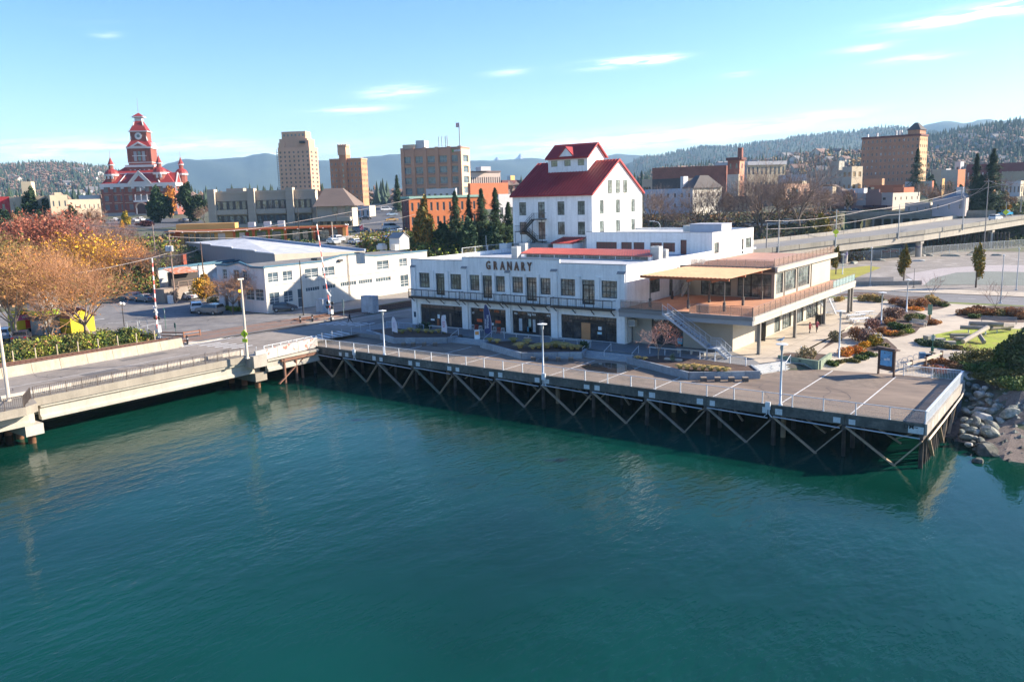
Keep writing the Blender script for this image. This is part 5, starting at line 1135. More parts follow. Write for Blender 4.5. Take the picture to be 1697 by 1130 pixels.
bare_tree('small bare red-twigged tree in the right planter in front of the BISON shop',pl(1091,594,4.4),3.9,3,mat('pinkish_twigs',(.45,.27,.22),.85,.15,.8),bark_l,lf_red,leaf=1,leaf_s=.09,nl=(5,4,4,3,3),r0=.075,twig_r=.008,spread=.7,trunk_h=.3,leafbias=lambda q:.55 if q.x>.9 else .05,rz=0)
# == park at the right
t=thing('green_planter','weathered pale green timber planter box beside the pale steps, with a straw-coloured shrub','planter',(-27,88,3.7))
gpm=mat('pale_green_timber',(.20,.25,.175),.85,.2,1.2,var2=.15,streak=.2)
q=[gp(1290,602,3.7),gp(1357,612,3.7),gp(1376,595,3.9),gp(1347,590,4.1),gp(1300,588,4.2)]
MB().bar((q[0].x,q[0].y,4.15),(q[1].x,q[1].y,4.15),.3,.95).done('front_board',gpm,t); MB().bar((q[1].x,q[1].y+.15,4.15),(q[2].x,q[2].y,4.15),.3,.95).done('side_board',gpm,t)
MB().prism([(p.x,p.y) for p in q],3.6,4.42).done('mulch_bed',soil,t)
m_=q[0].lerp(q[1],.55)
MB().box(m_.x-.12,m_.y-.19,4.3,m_.x+.12,m_.y-.155,4.42).box(m_.x-.12,m_.y-.19,3.85,m_.x+.12,m_.y-.155,3.97).done('dark_slots',blackmetal,t)
shrub('round straw-brown shrub growing in the green timber planter',gp(1335,594,4.4),.95,1.25,51,fol('straw_shrub',(.34,.25,.12),(.26,.22,.11)),sz=.09,n=800)
shrub('little dark olive bush right of the straw-brown shrub in the green planter',gp(1350,590,4.4),.35,.5,52,lf_olive,sz=.08,n=150)
def poly(pxs,z=4.1):
 out=[]
 for p in pxs: v=tp(*p); out.append((v.x,v.y))
 return out
plaza=[(-29.25,88.2),(-26,88.0),(-17.5,89.4),(-12.0,89.7),(-9.5,92),(-5,98),(12,101),(14,146.5),(-78,146.5),(-78,134.5),(-49,134.5),(-49,112),(-29.25,112)]
drape('plaza',plaza,.022,pavl,3)
struct('terrace_paving',MB().prism([(-36,90.5),(-32.4,87.4),(-31.0,85.7),(-29.3,88.3),(-29.2,90.4),(-29.2,112),(-30,127),(-36,127)],4.1,4.304),pavl)
mb=MB()
for k in range(9): mb.box(-36,93+k*4.2,4.303,-29.3,93.05+k*4.2,4.309)
mb.box(-31.5,88,4.303,-31.45,127,4.309); struct('plaza_joints',mb,mat('joint_brown',(.22,.18,.14)))
bedC=[(1383,489),(1420,484),(1450,485),(1500,492),(1545,490),(1565,498),(1577,506),(1560,512),(1540,515),(1503,513),(1483,506),(1474,498),(1440,494)]
bedB=[(1463,513),(1480,510),(1502,513),(1530,520),(1554,531),(1551,539),(1525,543),(1517,552),(1500,557),(1479,561),(1463,557),(1440,548),(1447,530)]
bedA=[(1347,592),(1375,566),(1395,552),(1420,548),(1443,553),(1470,562),(1487,577),(1480,583),(1450,583),(1437,590),(1400,600),(1380,608),(1358,610),(1370,597)]
bedD=[(1582,523),(1590,515),(1602,511),(1640,507),(1710,508),(1710,535),(1660,535),(1641,531),(1610,530)]
lawn=[(1518,567),(1530,559),(1548,555),(1582,548),(1633,544),(1710,546),(1710,586),(1646,583),(1595,581),(1545,576),(1525,573)]
lotg=[(1417,462),(1440,462),(1475,475)]
for nm,pp in (('planting_bed',bedC),('planting_bed',bedB),('planting_bed',bedA),('planting_bed',bedD)): drape(nm,poly(pp),.034,soil,2,kind='structure')
drape('lawn',poly(lawn),.036,mat('bright_lawn',(.26,.31,.015),.9,.2,.4,var2=.3,scale2=5,bump=.4,col2=(.30,.28,.05),c2t=.56,c2w=.06),2)
drape('park_road',[(-78,147.2),(30,147.2),(30,158.2),(-78,158.2)],.03,mat('blue_grey_asphalt',(.17,.165,.165),.9,.14,.15,var2=.1,scale2=2),4)
drape('road_verge',[(-78,145.2),(30,145.2),(30,147.2),(-78,147.2)],.03,mat('verge_grass',(.14,.17,.03),.9,.3,.4,var2=.2),4)
drape('sidewalk',[(-78,158.2),(30,158.2),(30,164.5),(-78,164.5)],.10,pavl,4)
mb=MB()
for k in range(14): mb.box(-70+k*6,152.5,4.133,-67.5+k*6,152.62,4.137)
struct('lane_dashes',mb,paint)
drape('gravel_lot',[(-80,165.2),(40,165.2),(40,262),(-88,262)],.02,mat('grey_gravel',(.22,.195,.17),.95,.14,.07,var2=.16,scale2=2.5,col2=(.30,.27,.24),c2t=.56,c2w=.05,bump=.5,bscale=4),6)
drape('pale_gravel',poly([(1520,470),(1500,455),(1560,445),(1640,440),(1710,440),(1710,452),(1640,450),(1585,452),(1545,462),(1530,474)]),.06,mat('pale_lilac_gravel',(.36,.32,.31),.95,.1,.2,var2=.2,scale2=3,bump=.5),4)
drape('green_gravel',poly([(1530,474),(1545,462),(1585,452),(1640,450),(1710,452),(1710,474),(1600,472)]),.06,mat('grey_green_gravel',(.17,.185,.16),.95,.1,.2,var2=.2,scale2=3,bump=.5),4)
drape('lot_grass',poly([(1375,448),(1440,441),(1460,444),(1430,456),(1415,462),(1375,464)]),.07,mat('yellow_green_grass',(.27,.25,.02),.95,.2,.3,var2=.2,scale2=4),4)
t=thing('low_wall','low grey concrete wall with pickets beside the sidewalk beyond the park','wall',(-60,166,4.1))
a=tp(1412,474);b=tp(1527,472); MB().bar((a.x,a.y,4.5),(b.x,b.y,4.5),.3,.8).done('wall_block',conc,t)
p_=MB()
a2=tp(1412,469);
for k in range(60): v=a.lerp(b,k/60*.6); p_.box(v.x-.03,v.y-.03,4.9,v.x+.03,v.y+.03,5.7)
p_.done('pickets',mat('grey_picket',(.25,.25,.25)),t,kind='stuff')
random.seed(33)
def shr(lst):
 for (px,py,r,h,mt_,lab,*g) in lst:
  n=int(300+500*r); shrub(lab,tp(px,py),r*.86,h*.8,60+int(px)%7,mt_,g[0] if g else None,n=int(n*1.3),sz=.07+.02*r)
mauve=fol('mauve_brown_twiggy',(.22,.13,.10),(.27,.16,.11));
shr([(1417,565,1.25,2.0,lf_rust,'tall reddish shrub left in the bed by the tall lamp post'),(1435,568,1.5,2.1,mauve,'mauve-brown twiggy shrub in the middle of the bed behind the lamp post'),(1382,566,1.0,1.5,fol('grey_olive',(.17,.15,.07),(.2,.15,.08)),'round grey-olive shrub left of the lamp post'),(1449,572,1.2,1.7,lf_yg,'yellow-green shrub at the right of the lamp post bed'),(1463,578,.9,.8,lf_olive,'low olive shrub at the right tip of the lamp post bed'),(1400,590,1.15,1.3,lf_or,'bright orange shrub in front of the lamp post, left one'),(1415,587,1.0,1.2,lf_or,'bright orange shrub right of the lamp post'),(1432,577,.8,1.0,lf_gold,'golden shrub between the mauve and yellow-green shrubs'),(1423,596,.9,.6,lf_gn,'low green shrub at the front edge right of the lamp post'),(1436,590,.9,.6,lf_gn,'low bright green shrub at the front of the bed, rightmost'),(1377,606,1.0,.75,lf_gn,'green shrub at the corner of the green timber planter'),(1390,603,.7,.5,lf_olive,'small olive shrub beside the green planter corner'),(1408,600,.8,.5,lf_olive,'low olive shrub at the front edge of the lamp post bed'),
 (1475,528,1.6,2.0,mauve,'large round mauve shrub at the left of the bed behind the picnic tables'),(1490,527,1.5,1.9,mauve,'large round mauve-brown shrub right of its twin behind the picnic tables'),(1476,538,1.1,1.2,lf_rust,'rust shrub below the mauve shrubs'),(1448,547,1.5,1.9,fol('purple_brown',(.16,.075,.06),(.2,.09,.07)),'dark purple-brown shrub behind the picnic tables'),(1480,545,1.1,1.0,lf_gn,'bright green shrub left of the pale bench'),(1493,546,1.1,.9,lf_gn,'bright green shrub in the bed near the pale bench'),(1508,533,1.2,1.2,lf_olive,'olive shrub behind the pale bench'),(1525,530,1.3,1.0,lf_gn,'green shrub behind the pale bench, right side'),(1541,538,.8,.8,lf_rust,'small rust shrub beside the wooden signpost'),(1548,536,.7,.6,lf_or,'small orange-brown shrub right of the wooden signpost'),(1472,556,1.0,.8,lf_or,'orange low shrub at the front of the middle bed'),(1488,556,1.1,.7,lf_olive,'low olive shrub at the front tip of the middle bed'),(1505,551,.9,.6,lf_ygn,'yellow-green low shrub at the right front of the middle bed'),(1460,553,.8,1.0,lf_rust,'rust shrub by the wooden steps'),
 (1390,500,1.0,1.1,gr_tan,'straw shrub at the far left behind the balcony columns'),(1428,499,1.0,1.3,gr_tan,'pale straw grass clump in the far hedge, left'),(1437,499,1.1,1.4,gr_tan,'pale straw grass clump in the far hedge, second'),(1447,500,1.1,1.5,gr_tan,'pale straw grass clump in the far hedge, third'),(1456,501,1.0,1.3,lf_olive,'olive clump in the far hedge, fourth'),(1481,504,1.1,1.2,lf_rust,'reddish shrub at the left of the far oval bed'),(1493,507,1.3,1.3,mauve,'mauve shrub in the far oval bed'),(1505,510,1.3,1.3,lf_br,'brown shrub in the far oval bed, centre'),(1520,508,1.3,1.4,lf_rust,'rust-orange shrub in the far oval bed'),(1532,505,1.3,1.3,lf_rust,'rust shrub in the far oval bed, right of centre'),(1545,504,1.3,1.5,gr_tan,'pale straw grass clump at the right of the far oval bed'),(1556,507,1.0,.9,lf_olive,'olive shrub at the right end of the far oval bed'),(1567,508,.9,.5,lf_gn,'low green shrub at the right tip of the far oval bed'),(1540,497,1.0,1.1,gr_tan,'pale straw clump at the back of the far oval bed'),(1515,514,1.6,.5,lf_or,'low orange groundcover shrub at the front of the far oval bed'),
 (1597,522,1.3,1.1,lf_rust,'rust shrub at the left tip of the right-hand bed'),(1608,520,1.3,1.2,lf_rust,'rust shrub second from the left in the right-hand bed'),(1620,519,1.3,1.3,lf_br,'brown-red shrub third from the left in the right-hand bed'),(1632,523,1.3,1.2,lf_rust,'rust shrub in the middle of the right-hand bed'),(1645,521,1.3,1.2,lf_br,'brown shrub behind the dark bench, left'),(1658,523,1.3,1.2,lf_olive,'olive shrub behind the dark bench'),(1670,522,1.3,1.3,lf_rust,'rust shrub behind the dark bench, right'),(1684,524,1.4,1.3,lf_br,'brown shrub near the right frame edge in the bed'),(1694,528,1.3,1.2,lf_rust,'rust shrub at the very right frame edge'),(1612,527,1.0,.7,lf_gn,'low green shrub at the front of the right-hand bed'),
 (1532,571,1.0,.7,lf_dk2,'low dark green shrub at the left tip of the lawn'),(1544,573,1.1,.8,lf_dk2,'low dark green shrub beside the path at the lawn, second'),(1557,575,1.1,.8,fol('grey_green2',(.12,.14,.07),(.15,.16,.08)),'low grey-green shrub beside the path at the lawn, third'),(1570,578,.9,.6,lf_olive,'low olive shrub beside the stone block at the lawn'),(1522,568,.7,.5,lf_olive,'tiny olive shrub at the pointed end of the lawn'),(1585,579,.8,.5,lf_olive,'low olive shrub right of the stone block')])
shr([(1555,603,1.3,.7,lf_rust,'orange shrub behind the white pier railing'),(1540,614,1.3,.6,lf_rust,'orange groundcover shrub behind the pier railing, left'),(1560,616,1.3,.6,lf_red,'reddish groundcover shrub behind the pier railing'),(1580,612,1.2,.8,lf_br,'brown shrub behind the pier railing corner'),(1595,603,1.5,1.3,lf_olive,'olive shrub beyond the pier corner, left'),(1612,600,1.8,1.8,lf_olive,'olive shrub beyond the pier corner, second'),(1605,615,1.6,1.0,lf_gn,'green low shrub above the rocks, left'),(1628,612,1.9,1.3,lf_olive,'olive shrub above the rocks, middle'),(1645,620,2.0,1.5,lf_gn,'green shrub above the rocks, right'),(1640,600,1.7,1.7,lf_olive,'tall green shrub at the shore path'),(1662,630,2.0,1.2,lf_olive,'olive shrub above the beach'),(1680,640,2.0,1.1,lf_gn,'green shrub above the beach at the right edge'),(1655,640,1.6,.8,lf_olive,'low olive shrub at the top of the beach'),(1622,628,1.4,.8,lf_olive,'low olive bush just above the boulders')])
for i,(px,py,w,h) in enumerate([(1672,618,2.0,3.6),(1694,625,2.4,4.8),(1705,612,2.2,4.4)]):
 leafy_tree(['dense dark green bushy tree at the right edge of the shore, left one','big dark green bushy tree cut by the right frame edge above the beach','dark green bushy tree behind the others at the right edge'][i],tp(min(px,1700),py),h,w,71+i,lf_gn if i!=1 else fol('shore_green',(.06,.09,.03),(.14,.14,.06)),sz=.16,base=.02,lobes=12,dens=2.2,name='bushy_tree')
for i,(px,py,h) in enumerate([(1385,455,6.0),(1497,472,7.3),(1617,477,7.8)]):
 leafy_tree(['small columnar tree, olive with orange top, just right of the upper deck','small columnar street tree with orange top left of the pale gravel','small columnar olive street tree right of the pale gravel'][i],tp(px,py),h,1.75,75+i,fol('olive_autumn',(.14,.125,.02),(.42,.21,.02),c2t=.58),sz=.17,base=.24,lobes=8,dens=1.1,name='street_tree',group='columnar street trees by the park road')
for i,(px,py,h) in enumerate([(1540,497,5),(1653,521,6)]):
 bare_tree(['thin bare young tree in the far oval bed','thin bare young tree in the right-hand rust bed'][i],tp(px,py),h,5+i,tw_mauve,bark,nl=(4,3,3,2),r0=.06,twig_r=.012,spread=.5)
bare_tree('small bare shrub-like tree beside the timber logs on the lawn',tp(1603,588),2.6,9,tw_mauve,bark,nl=(4,3,3,3),r0=.05,twig_r=.01,spread=.8,trunk_h=.1)
bare_tree('low grey bare bush in front of the crossed logs on the lawn',tp(1580,568),1.5,9,tw_grey,bark,nl=(5,4,3,3),r0=.04,twig_r=.008,spread=1.1,trunk_h=.08)
def lamp_post(label,P,h,group,name='lamp_post',r=.38,col=None):
 def mk():
  lm=col or mat('lamp_paint',(.52,.58,.64),.4,.04,1)
  return (MB().tube([(0,0,0),(0,0,h-.25)],[.10,.075],10).lathe([(.2,0),(.2,.1),(.11,.2)],10).mesh('pole',lm,True), MB().lathe([(.13,h-.62),(.16,h-.3),(.12,h-.22),(.05,h-.1)],12).mesh('collar',mat('lamp_grey',(.35,.37,.38),.5,.05)), MB().lathe([(.02,h-.12),(r*1.35,h-.10),(r*1.4,h-.05),(.12,h+.02),(.02,h+.06)],20).mesh('lamp_shade',mat('lamp_shade_white',(.68,.70,.70),.5,.03)))
 a,b,c=vmesh(('lamp',h,r,name),mk); t=thing(name,label,'lamp post',P,0,group); link('pole',a,t); link('collar',b,t); link('lamp_shade',c,t); return t
lp='pale lamp posts with disc shades'
def lh(P,py): return round(zat(P.x,P.y,py)-P.z,1)
for px,pb,ptp,z,lab in [(628.5,591,518,3.72,'pale blue lamp post with white disc shade at the left part of the pier edge'),(887,627,542,3.72,'pale blue lamp post with white disc shade in the middle of the pier edge'),(1285,678,572,3.72,'pale blue lamp post with a gull on top, rightmost on the pier edge')]:
 P=gp(px,pb,z); P.y=PY0-.05; P.z=3.78; lamp_post(lab,P,5.6,lp)
for px,pb,ptp,lab in [(1390,595,515,'tall pale lamp post rising from the orange shrubs'),(1460,537,484,'pale lamp post behind the picnic tables'),(1502,517,463,'pale lamp post in the far oval bed'),(1396,455,421,'pale lamp post behind the balcony end by the small orange tree')]:
 P=tp(px,pb); lamp_post(lab,P,lh(P,ptp),lp)
def tall_pole(label,P,h,r=.10,mt_=None,name='street_pole',group=None,arm=True):
 mt_=mt_ or galv; t=thing(name,label,'pole',P,0,group); MB().tube([(0,0,0),(0,0,h)],[r*1.2,r*.7],8).box(-.22,-.22,0,.22,.22,.15).done('pole',mt_,t,world=False,smooth=False)
 if arm: MB().box(-.12,-.45,h-.05,.12,.35,h+.12).done('lamp_head',mt_,t,world=False)
 return t
for px,pb,ptp,lab in [(1442,474,411,'tall blue-grey street lamp by the sidewalk, left of the gravel lot'),(1658,503,423,'tall pale street lamp by the park road, in front of the green gravel'),(1684,481,413,'tall pale street lamp near the right frame edge beyond the road')]:
 P=tp(px,pb); tall_pole(lab,P,lh(P,ptp),.09,galv,'street_lamp','tall street lamps by the park road')
P=tp(1514,477); tall_pole('thin dark post beside the small tree at the sidewalk',P,lh(P,445),.05,mat('dark_post',(.1,.1,.1)),'thin_post',arm=False)
P=gp(1468,622,3.7); k=thing('information_board','dark brown framed information board with a blue map at the end of the pier deck','sign',P,R(-28))
bwn=mat('dark_brown_frame',(.065,.03,.022),.7,.12,3)
MB().box(-1.02,-.08,0,-.86,.08,2.75).done('post',bwn,k,world=False); MB().box(.86,-.08,0,1.02,.08,2.75).done('post',bwn,k,world=False)
MB().box(-.86,-.05,.55,.86,.03,2.7).done('backboard',bwn,k,world=False)
MB().extr([(-1.3,-.35,2.7),(1.3,-.35,2.7),(1.3,.35,2.7),(-1.3,.35,2.7)],(0,0,.1)).box(-1.15,-.2,2.8,1.15,.2,2.88).done('roof',mat('brown_shingle',(.12,.075,.06),.8,.15,3),k,world=False)
mp=MB().box(-.7,-.075,1.0,.7,-.052,2.55).done('map_panel',mat('map_blue',(.10,.33,.58),.5,.25,.9,col2=(.02,.06,.12),c2t=.58,c2w=.02),k,world=False)
MB().box(-.25,-.082,1.55,.05,-.078,1.75).box(.1,-.082,1.6,.45,-.078,1.85).done('map_inset',mat('map_pale',(.5,.55,.6)),mp,world=False)
for i,(px,py) in enumerate([(1484,612),(1492,609),(1499,606),(1508,603),(1518,600)]):
 P=tp(px,py+1); t=thing('bike_rack','arched galvanised bike hoop near the information board, '+['nearest the board','second from the board','third from the board','fourth from the board','farthest from the board'][i],'bike rack',P,R(20),'bike hoops at the end of the pier')
 pts=[(-.3,0,0),(-.3,0,.65)]+[(-.3*math.cos(a),0,.65+.3*math.sin(a)) for a in [R(x) for x in (30,60,90,120,150)]]+[(.3,0,.65),(.3,0,0)]
 MB().tube(pts,.028,6).done('hoop',galv,t,world=False); MB().bar((-.3,0,.45),(.3,0,.45),.03,.03).done('crossbar',galv,t,world=False)
lg=mat('grey_log',(.27,.23,.19),.9,.2,1.5,var2=.15); lgl=mat('pale_log',(.50,.42,.33),.85,.12,1.5,var2=.1)
t=thing('log_fence','pale timber rail fence behind the bike hoops and pier railing','fence',tp(1500,620))
pp=[tp(1501,616),tp(1510,612),tp(1533,607),tp(1560,596)]
for i,(a,b) in enumerate(zip(pp,pp[1:])): MB().bar(a+Vector((0,0,.75)),b+Vector((0,0,.75)),.24,.24).done('rail',lgl,t)
for a in pp[1:]: MB().box(a.x-.13,a.y-.13,a.z-.2,a.x+.13,a.y+.13,a.z+1.0).done('post',mat('brown_log',(.13,.085,.06),.9,.2,1),t)
MB().bar(pp[0]+Vector((0,0,.2)),pp[1]+Vector((.8,0,.3)),.24,.24).done('low_rail',lgl,t)
P=tp(1531,599); t=thing('litter_bin','blue-grey litter bin with dark compartment beside the log fence','bin',P,R(20)); MB().box(-.5,-.35,0,.1,.35,1.0).done('bin_body',mat('bin_blue',(.10,.20,.30),.6,.1),t,world=False); MB().box(.12,-.35,0,.75,.35,.85).done('dark_bin',blackmetal,t,world=False)
P=tp(1544,597); t=thing('green_post_sign','slim green post with small green sign plates by the path','sign',P); gn=mat('sign_green',(.02,.12,.07),.5,.05); MB().tube([(0,0,0),(0,0,2.9)],.05,6).done('post',gn,t,world=False); MB().box(-.15,-.06,1.0,.15,.06,1.5).done('bag_box',gn,t,world=False); MB().box(-.17,-.03,2.2,.17,.03,2.8).done('plate',mat('sign_pale',(.35,.42,.38)),t,world=False)
t=thing('driftwood_rail','dark fallen rail lying from the litter bin to a short brown post','log',tp(1548,599)); a=tp(1540,595)+Vector((0,0,.8)); b=tp(1559,598)+Vector((0,0,.6)); MB().bar(a,b,.15,.15).done('log',mat('brown_log',(.13,.085,.06)),t)
P=tp(1540,537); t=thing('trail_sign','wooden signpost with a green and white trail panel beside the pale bench','sign',P); MB().box(-.12,-.12,0,.12,.12,2.2).done('post',mat('sign_wood',(.40,.24,.10),.8,.1,1),t,world=False); MB().box(-.25,-.17,1.3,.3,-.125,2.7).done('panel',mat('trail_green',(.16,.26,.18),.6,.2,4),t,world=False)
def bench(label,px,py,rz,mt_,w=1.8):
 P=tp(px,py); t=thing('park_bench',label,'bench',P,rz)
 for k in range(3): MB().box(-w/2,-.25+k*.17,.42,w/2,-.11+k*.17,.46).done('seat_slat',mt_,t,world=False)
 for k in range(3): MB().bar((-w/2,.28+k*.03,.56+k*.15),(w/2,.28+k*.03,.56+k*.15),.03,.12).done('back_slat',mt_,t,world=False)
 for s in (-w/2+.1,w/2-.1): MB().box(s-.03,-.25,0,s+.03,-.19,.42).box(s-.03,.2,0,s+.03,.26,.9).box(s-.03,-.27,.6,s+.03,.25,.65).done('leg_frame',mt_,t,world=False)
 return t
bench('pale timber slatted bench in front of the green shrubs facing the path',1521,541,R(-25),mat('bench_pale2',(.55,.50,.43),.7,.1,1),2.3)
bench('dark slatted double bench in front of the rust bed, behind the logs',1655,536,R(8),mat('bench_dark',(.16,.16,.17),.6,.1,1),4.2)
pt=mat('white_table',(.66,.66,.64),.7,.06,1)
for i,(px,py) in enumerate([(1418,530),(1424,537),(1432,525)]):
 P=tp(px,py); t=thing('picnic_table','white picnic table with attached benches, '+['left of the three','nearest of the three','farthest of the three'][i],'picnic table',P,R(48),'white picnic tables on the plaza')
 for k in range(4): MB().box(-1.5,-.42+k*.22,.74,1.5,-.24+k*.22,.79).done('tabletop_board',pt,t,world=False)
 for s in (-.8,.8): MB().box(-1.5,s-.14,.42,1.5,s+.14,.47).done('seat',pt,t,world=False)
 for x in (-1.1,1.1):
  for s in (-1,1): MB().bar((x,s*.7,0),(x,s*.15,.74),.08,.06).done('leg',pt,t,world=False)
  MB().bar((x,-.85,.4),(x,.85,.4),.06,.08).done('crossbeam',pt,t,world=False)
P=tp(1456,562); t=thing('white_steps','small pale timber steps with handrails between two shrub beds','steps',P,R(35))
for k in range(4): MB().box(-.7,-.2+k*.35,.0,.7,.1+k*.35,.12+k*.14).done('step',pt,t,world=False)
MB().bar((-.75,-.2,.9),(-.75,1.3,1.4),.05,.05).bar((-.75,-.2,0),(-.75,-.2,.9),.05,.05).bar((-.75,1.3,0),(-.75,1.3,1.4),.05,.05).done('handrail',railm,t,world=False)
t=thing('log_sculpture','stack of grey and pale logs leaning over each other on the bright lawn','log sculpture',tp(1610,570))
def lpx(px,py,h): P=tp(px,py+0); return Vector((P.x,P.y,0)),py
def lg3(a,b,r,mt_):
 MB().tube([a,b],r,8).done('log',mt_,t,smooth=False)
def atz(px,py,z): return gp(px,py,z)
lg3(atz(1596,566,4.35),atz(1637,542.5,5.6),.28,lgl); lg3(atz(1621,552,5.0),atz(1631,567,4.3),.25,lg)
lg3(atz(1606,536,5.3),atz(1664,538,5.4),.3,lg); lg3(atz(1591,542,5.0),atz(1637,544,5.0),.26,lg); lg3(atz(1612,540,5.0),atz(1640,543,5.0),.25,lg); lg3(atz(1640,545,4.8),atz(1678,540,4.9),.27,lg)
lg3(atz(1575,556,4.4),atz(1606,556,4.4),.28,lg); lg3(atz(1580,561,4.35),atz(1600,561,4.35),.22,lgl); lg3(atz(1655,543,4.6),atz(1675,546,4.4),.2,lg)
for px,py in ((1605,552),(1633,555),(1652,552)): P=tp(px,py); MB().box(P.x-.07,P.y-.07,P.z,P.x+.07,P.y+.07,P.z+1.2).done('support',pt,t)
for i,(px,py) in enumerate([(1574,573),(1556,568),(1540,563)]):
 P=tp(px,py); o=link('stone_block',MB().box(-.6,-.4,0,.6,.4,.55).mesh('stone_block',conc),None,loc=P,rz=R(15+i*20),label=['pale square stone block at the edge of the lawn','dark low stone block hidden in shrubs at the lawn','brown stump-like block at the left of the lawn'][i],category='stone block')
# == boulders
rockm=mat('grey_green_rock',(.30,.29,.25),.9,.3,1.2,var2=.3,scale2=6,bump=.8,bscale=5,col2=(.14,.16,.13),c2t=.5,c2w=.1,randv=.2,tide=.8)
rockw=mat('pale_rock',(.46,.45,.42),.9,.15,1.5,var2=.2,bump=.8,bscale=5,col2=(.28,.30,.27),c2t=.58)
def rockmesh(seed,mt_):
 rnd=random.Random(seed); bm=bmesh.new(); bmesh.ops.create_icosphere(bm,subdivisions=3,radius=1)
 pl_=[(Vector((rnd.gauss(0,1),rnd.gauss(0,1),rnd.gauss(0,1))).normalized(),rnd.uniform(.55,.9)) for _ in range(11)]
 for v in bm.verts:
  for n,d in pl_:
   e=v.co.dot(n)-d
   if e>0: v.co-=n*e*.92
  v.co*=1+rnd.gauss(0,.012)
 me=bpy.data.meshes.new('boulder'); bm.to_mesh(me); bm.free(); me.materials.append(mt_); return me
rk=[rockmesh(200+i,rockw if i==2 else rockm) for i in range(7)]
random.seed(17)
rl_=[]
zR2=lambda x,y:(1480+x/5.138,560+y/5.138)
for (x,y,s) in [(700,410,1.0),(650,380,.6),(745,465,1.15),(820,470,.8),(640,470,.7),(680,500,.7),(750,540,.8),(820,530,.75),(700,560,.6),(770,600,1.0),(840,610,1.1),(660,580,.6),(890,570,.9),(880,530,.6),(1000,630,1.35),(1020,585,.9),(750,660,1.5),(650,700,.9),(700,710,1.3),(850,730,1.2),(920,690,1.0),(760,740,.8),(660,770,1.0),(710,780,.7),(830,790,1.8),(630,835,1.0),(690,840,.8),(680,870,.55),(740,860,.8),(790,900,1.0),(640,890,.6),(800,950,1.7),(740,900,.6),(860,980,.7),(720,1030,.9),(700,940,.5),(760,430,.6),(790,410,.7),(700,620,.9),(610,600,.8),(600,680,.8),(590,780,.6),(615,740,.7),(640,620,.6)]:
 px,py=zR2(x,y); P=tp(px,py+2)
 t_=min(1,max(0,(py-630)/130));
 rl_.append((gp(px,py+3,max(P.z,lerp(2.6,.1,(py-630)/120))),s))
for i,(P,s) in enumerate(rl_):
 o=link('boulder',rk[i%7],None,loc=P,rz=random.uniform(0,6.28),scale=(.62*s*random.uniform(.9,1.4),.5*s,.42*s),label='rough grey-green boulder in the rock pile between the pier corner and the beach',category='boulder',group='boulders of the shore rock pile')
 o.rotation_euler=(random.uniform(-.3,.3),random.uniform(-.3,.3),random.uniform(0,6.28))
mb=MB(); rnd=random.Random(5)
for i in range(260):
 x=rnd.uniform(-14,-2); y=rnd.uniform(75.5,90);
 if y-77<abs(x+9)*.2: pass
 z=TZ(x,y); s=rnd.uniform(.08,.35);
 me_v=[Vector(v)*s for v in ((1,0,0),(-.9,.2,0),(0,1,.1),(.1,-1,0),(0,.1,.7),(.1,0,-.7))]
 mb.add([v+Vector((x,y,z)) for v in me_v],[(0,2,4),(2,1,4),(1,3,4),(3,0,4),(2,0,5),(1,2,5),(3,1,5),(0,3,5)])
mb.done('shore_stones',rockm,kind='stuff',label='small stones scattered on the shore between the boulders')
mb=MB()
for i in range(420):
 u=rnd.random(); x=-95.5-rnd.random()*4.5; y=rnd.uniform(20,64); z=TZ(x,y)+.1; s=rnd.uniform(.3,.8)
 me_v=[Vector(v)*s for v in ((1,0,0),(-.9,.2,0),(0,1,.1),(.1,-1,0),(0,.1,.7),(.1,0,-.7))]
 mb.add([v+Vector((x,y,z)) for v in me_v],[(0,2,4),(2,1,4),(1,3,4),(3,0,4),(2,0,5),(1,2,5),(3,1,5),(0,3,5)])
mb.done('bank_rocks',mat('dark_rock',(.11,.10,.085),.9,.3,1,var2=.2),kind='stuff',label='dark rocks of the bank in the shade under the road bridge')
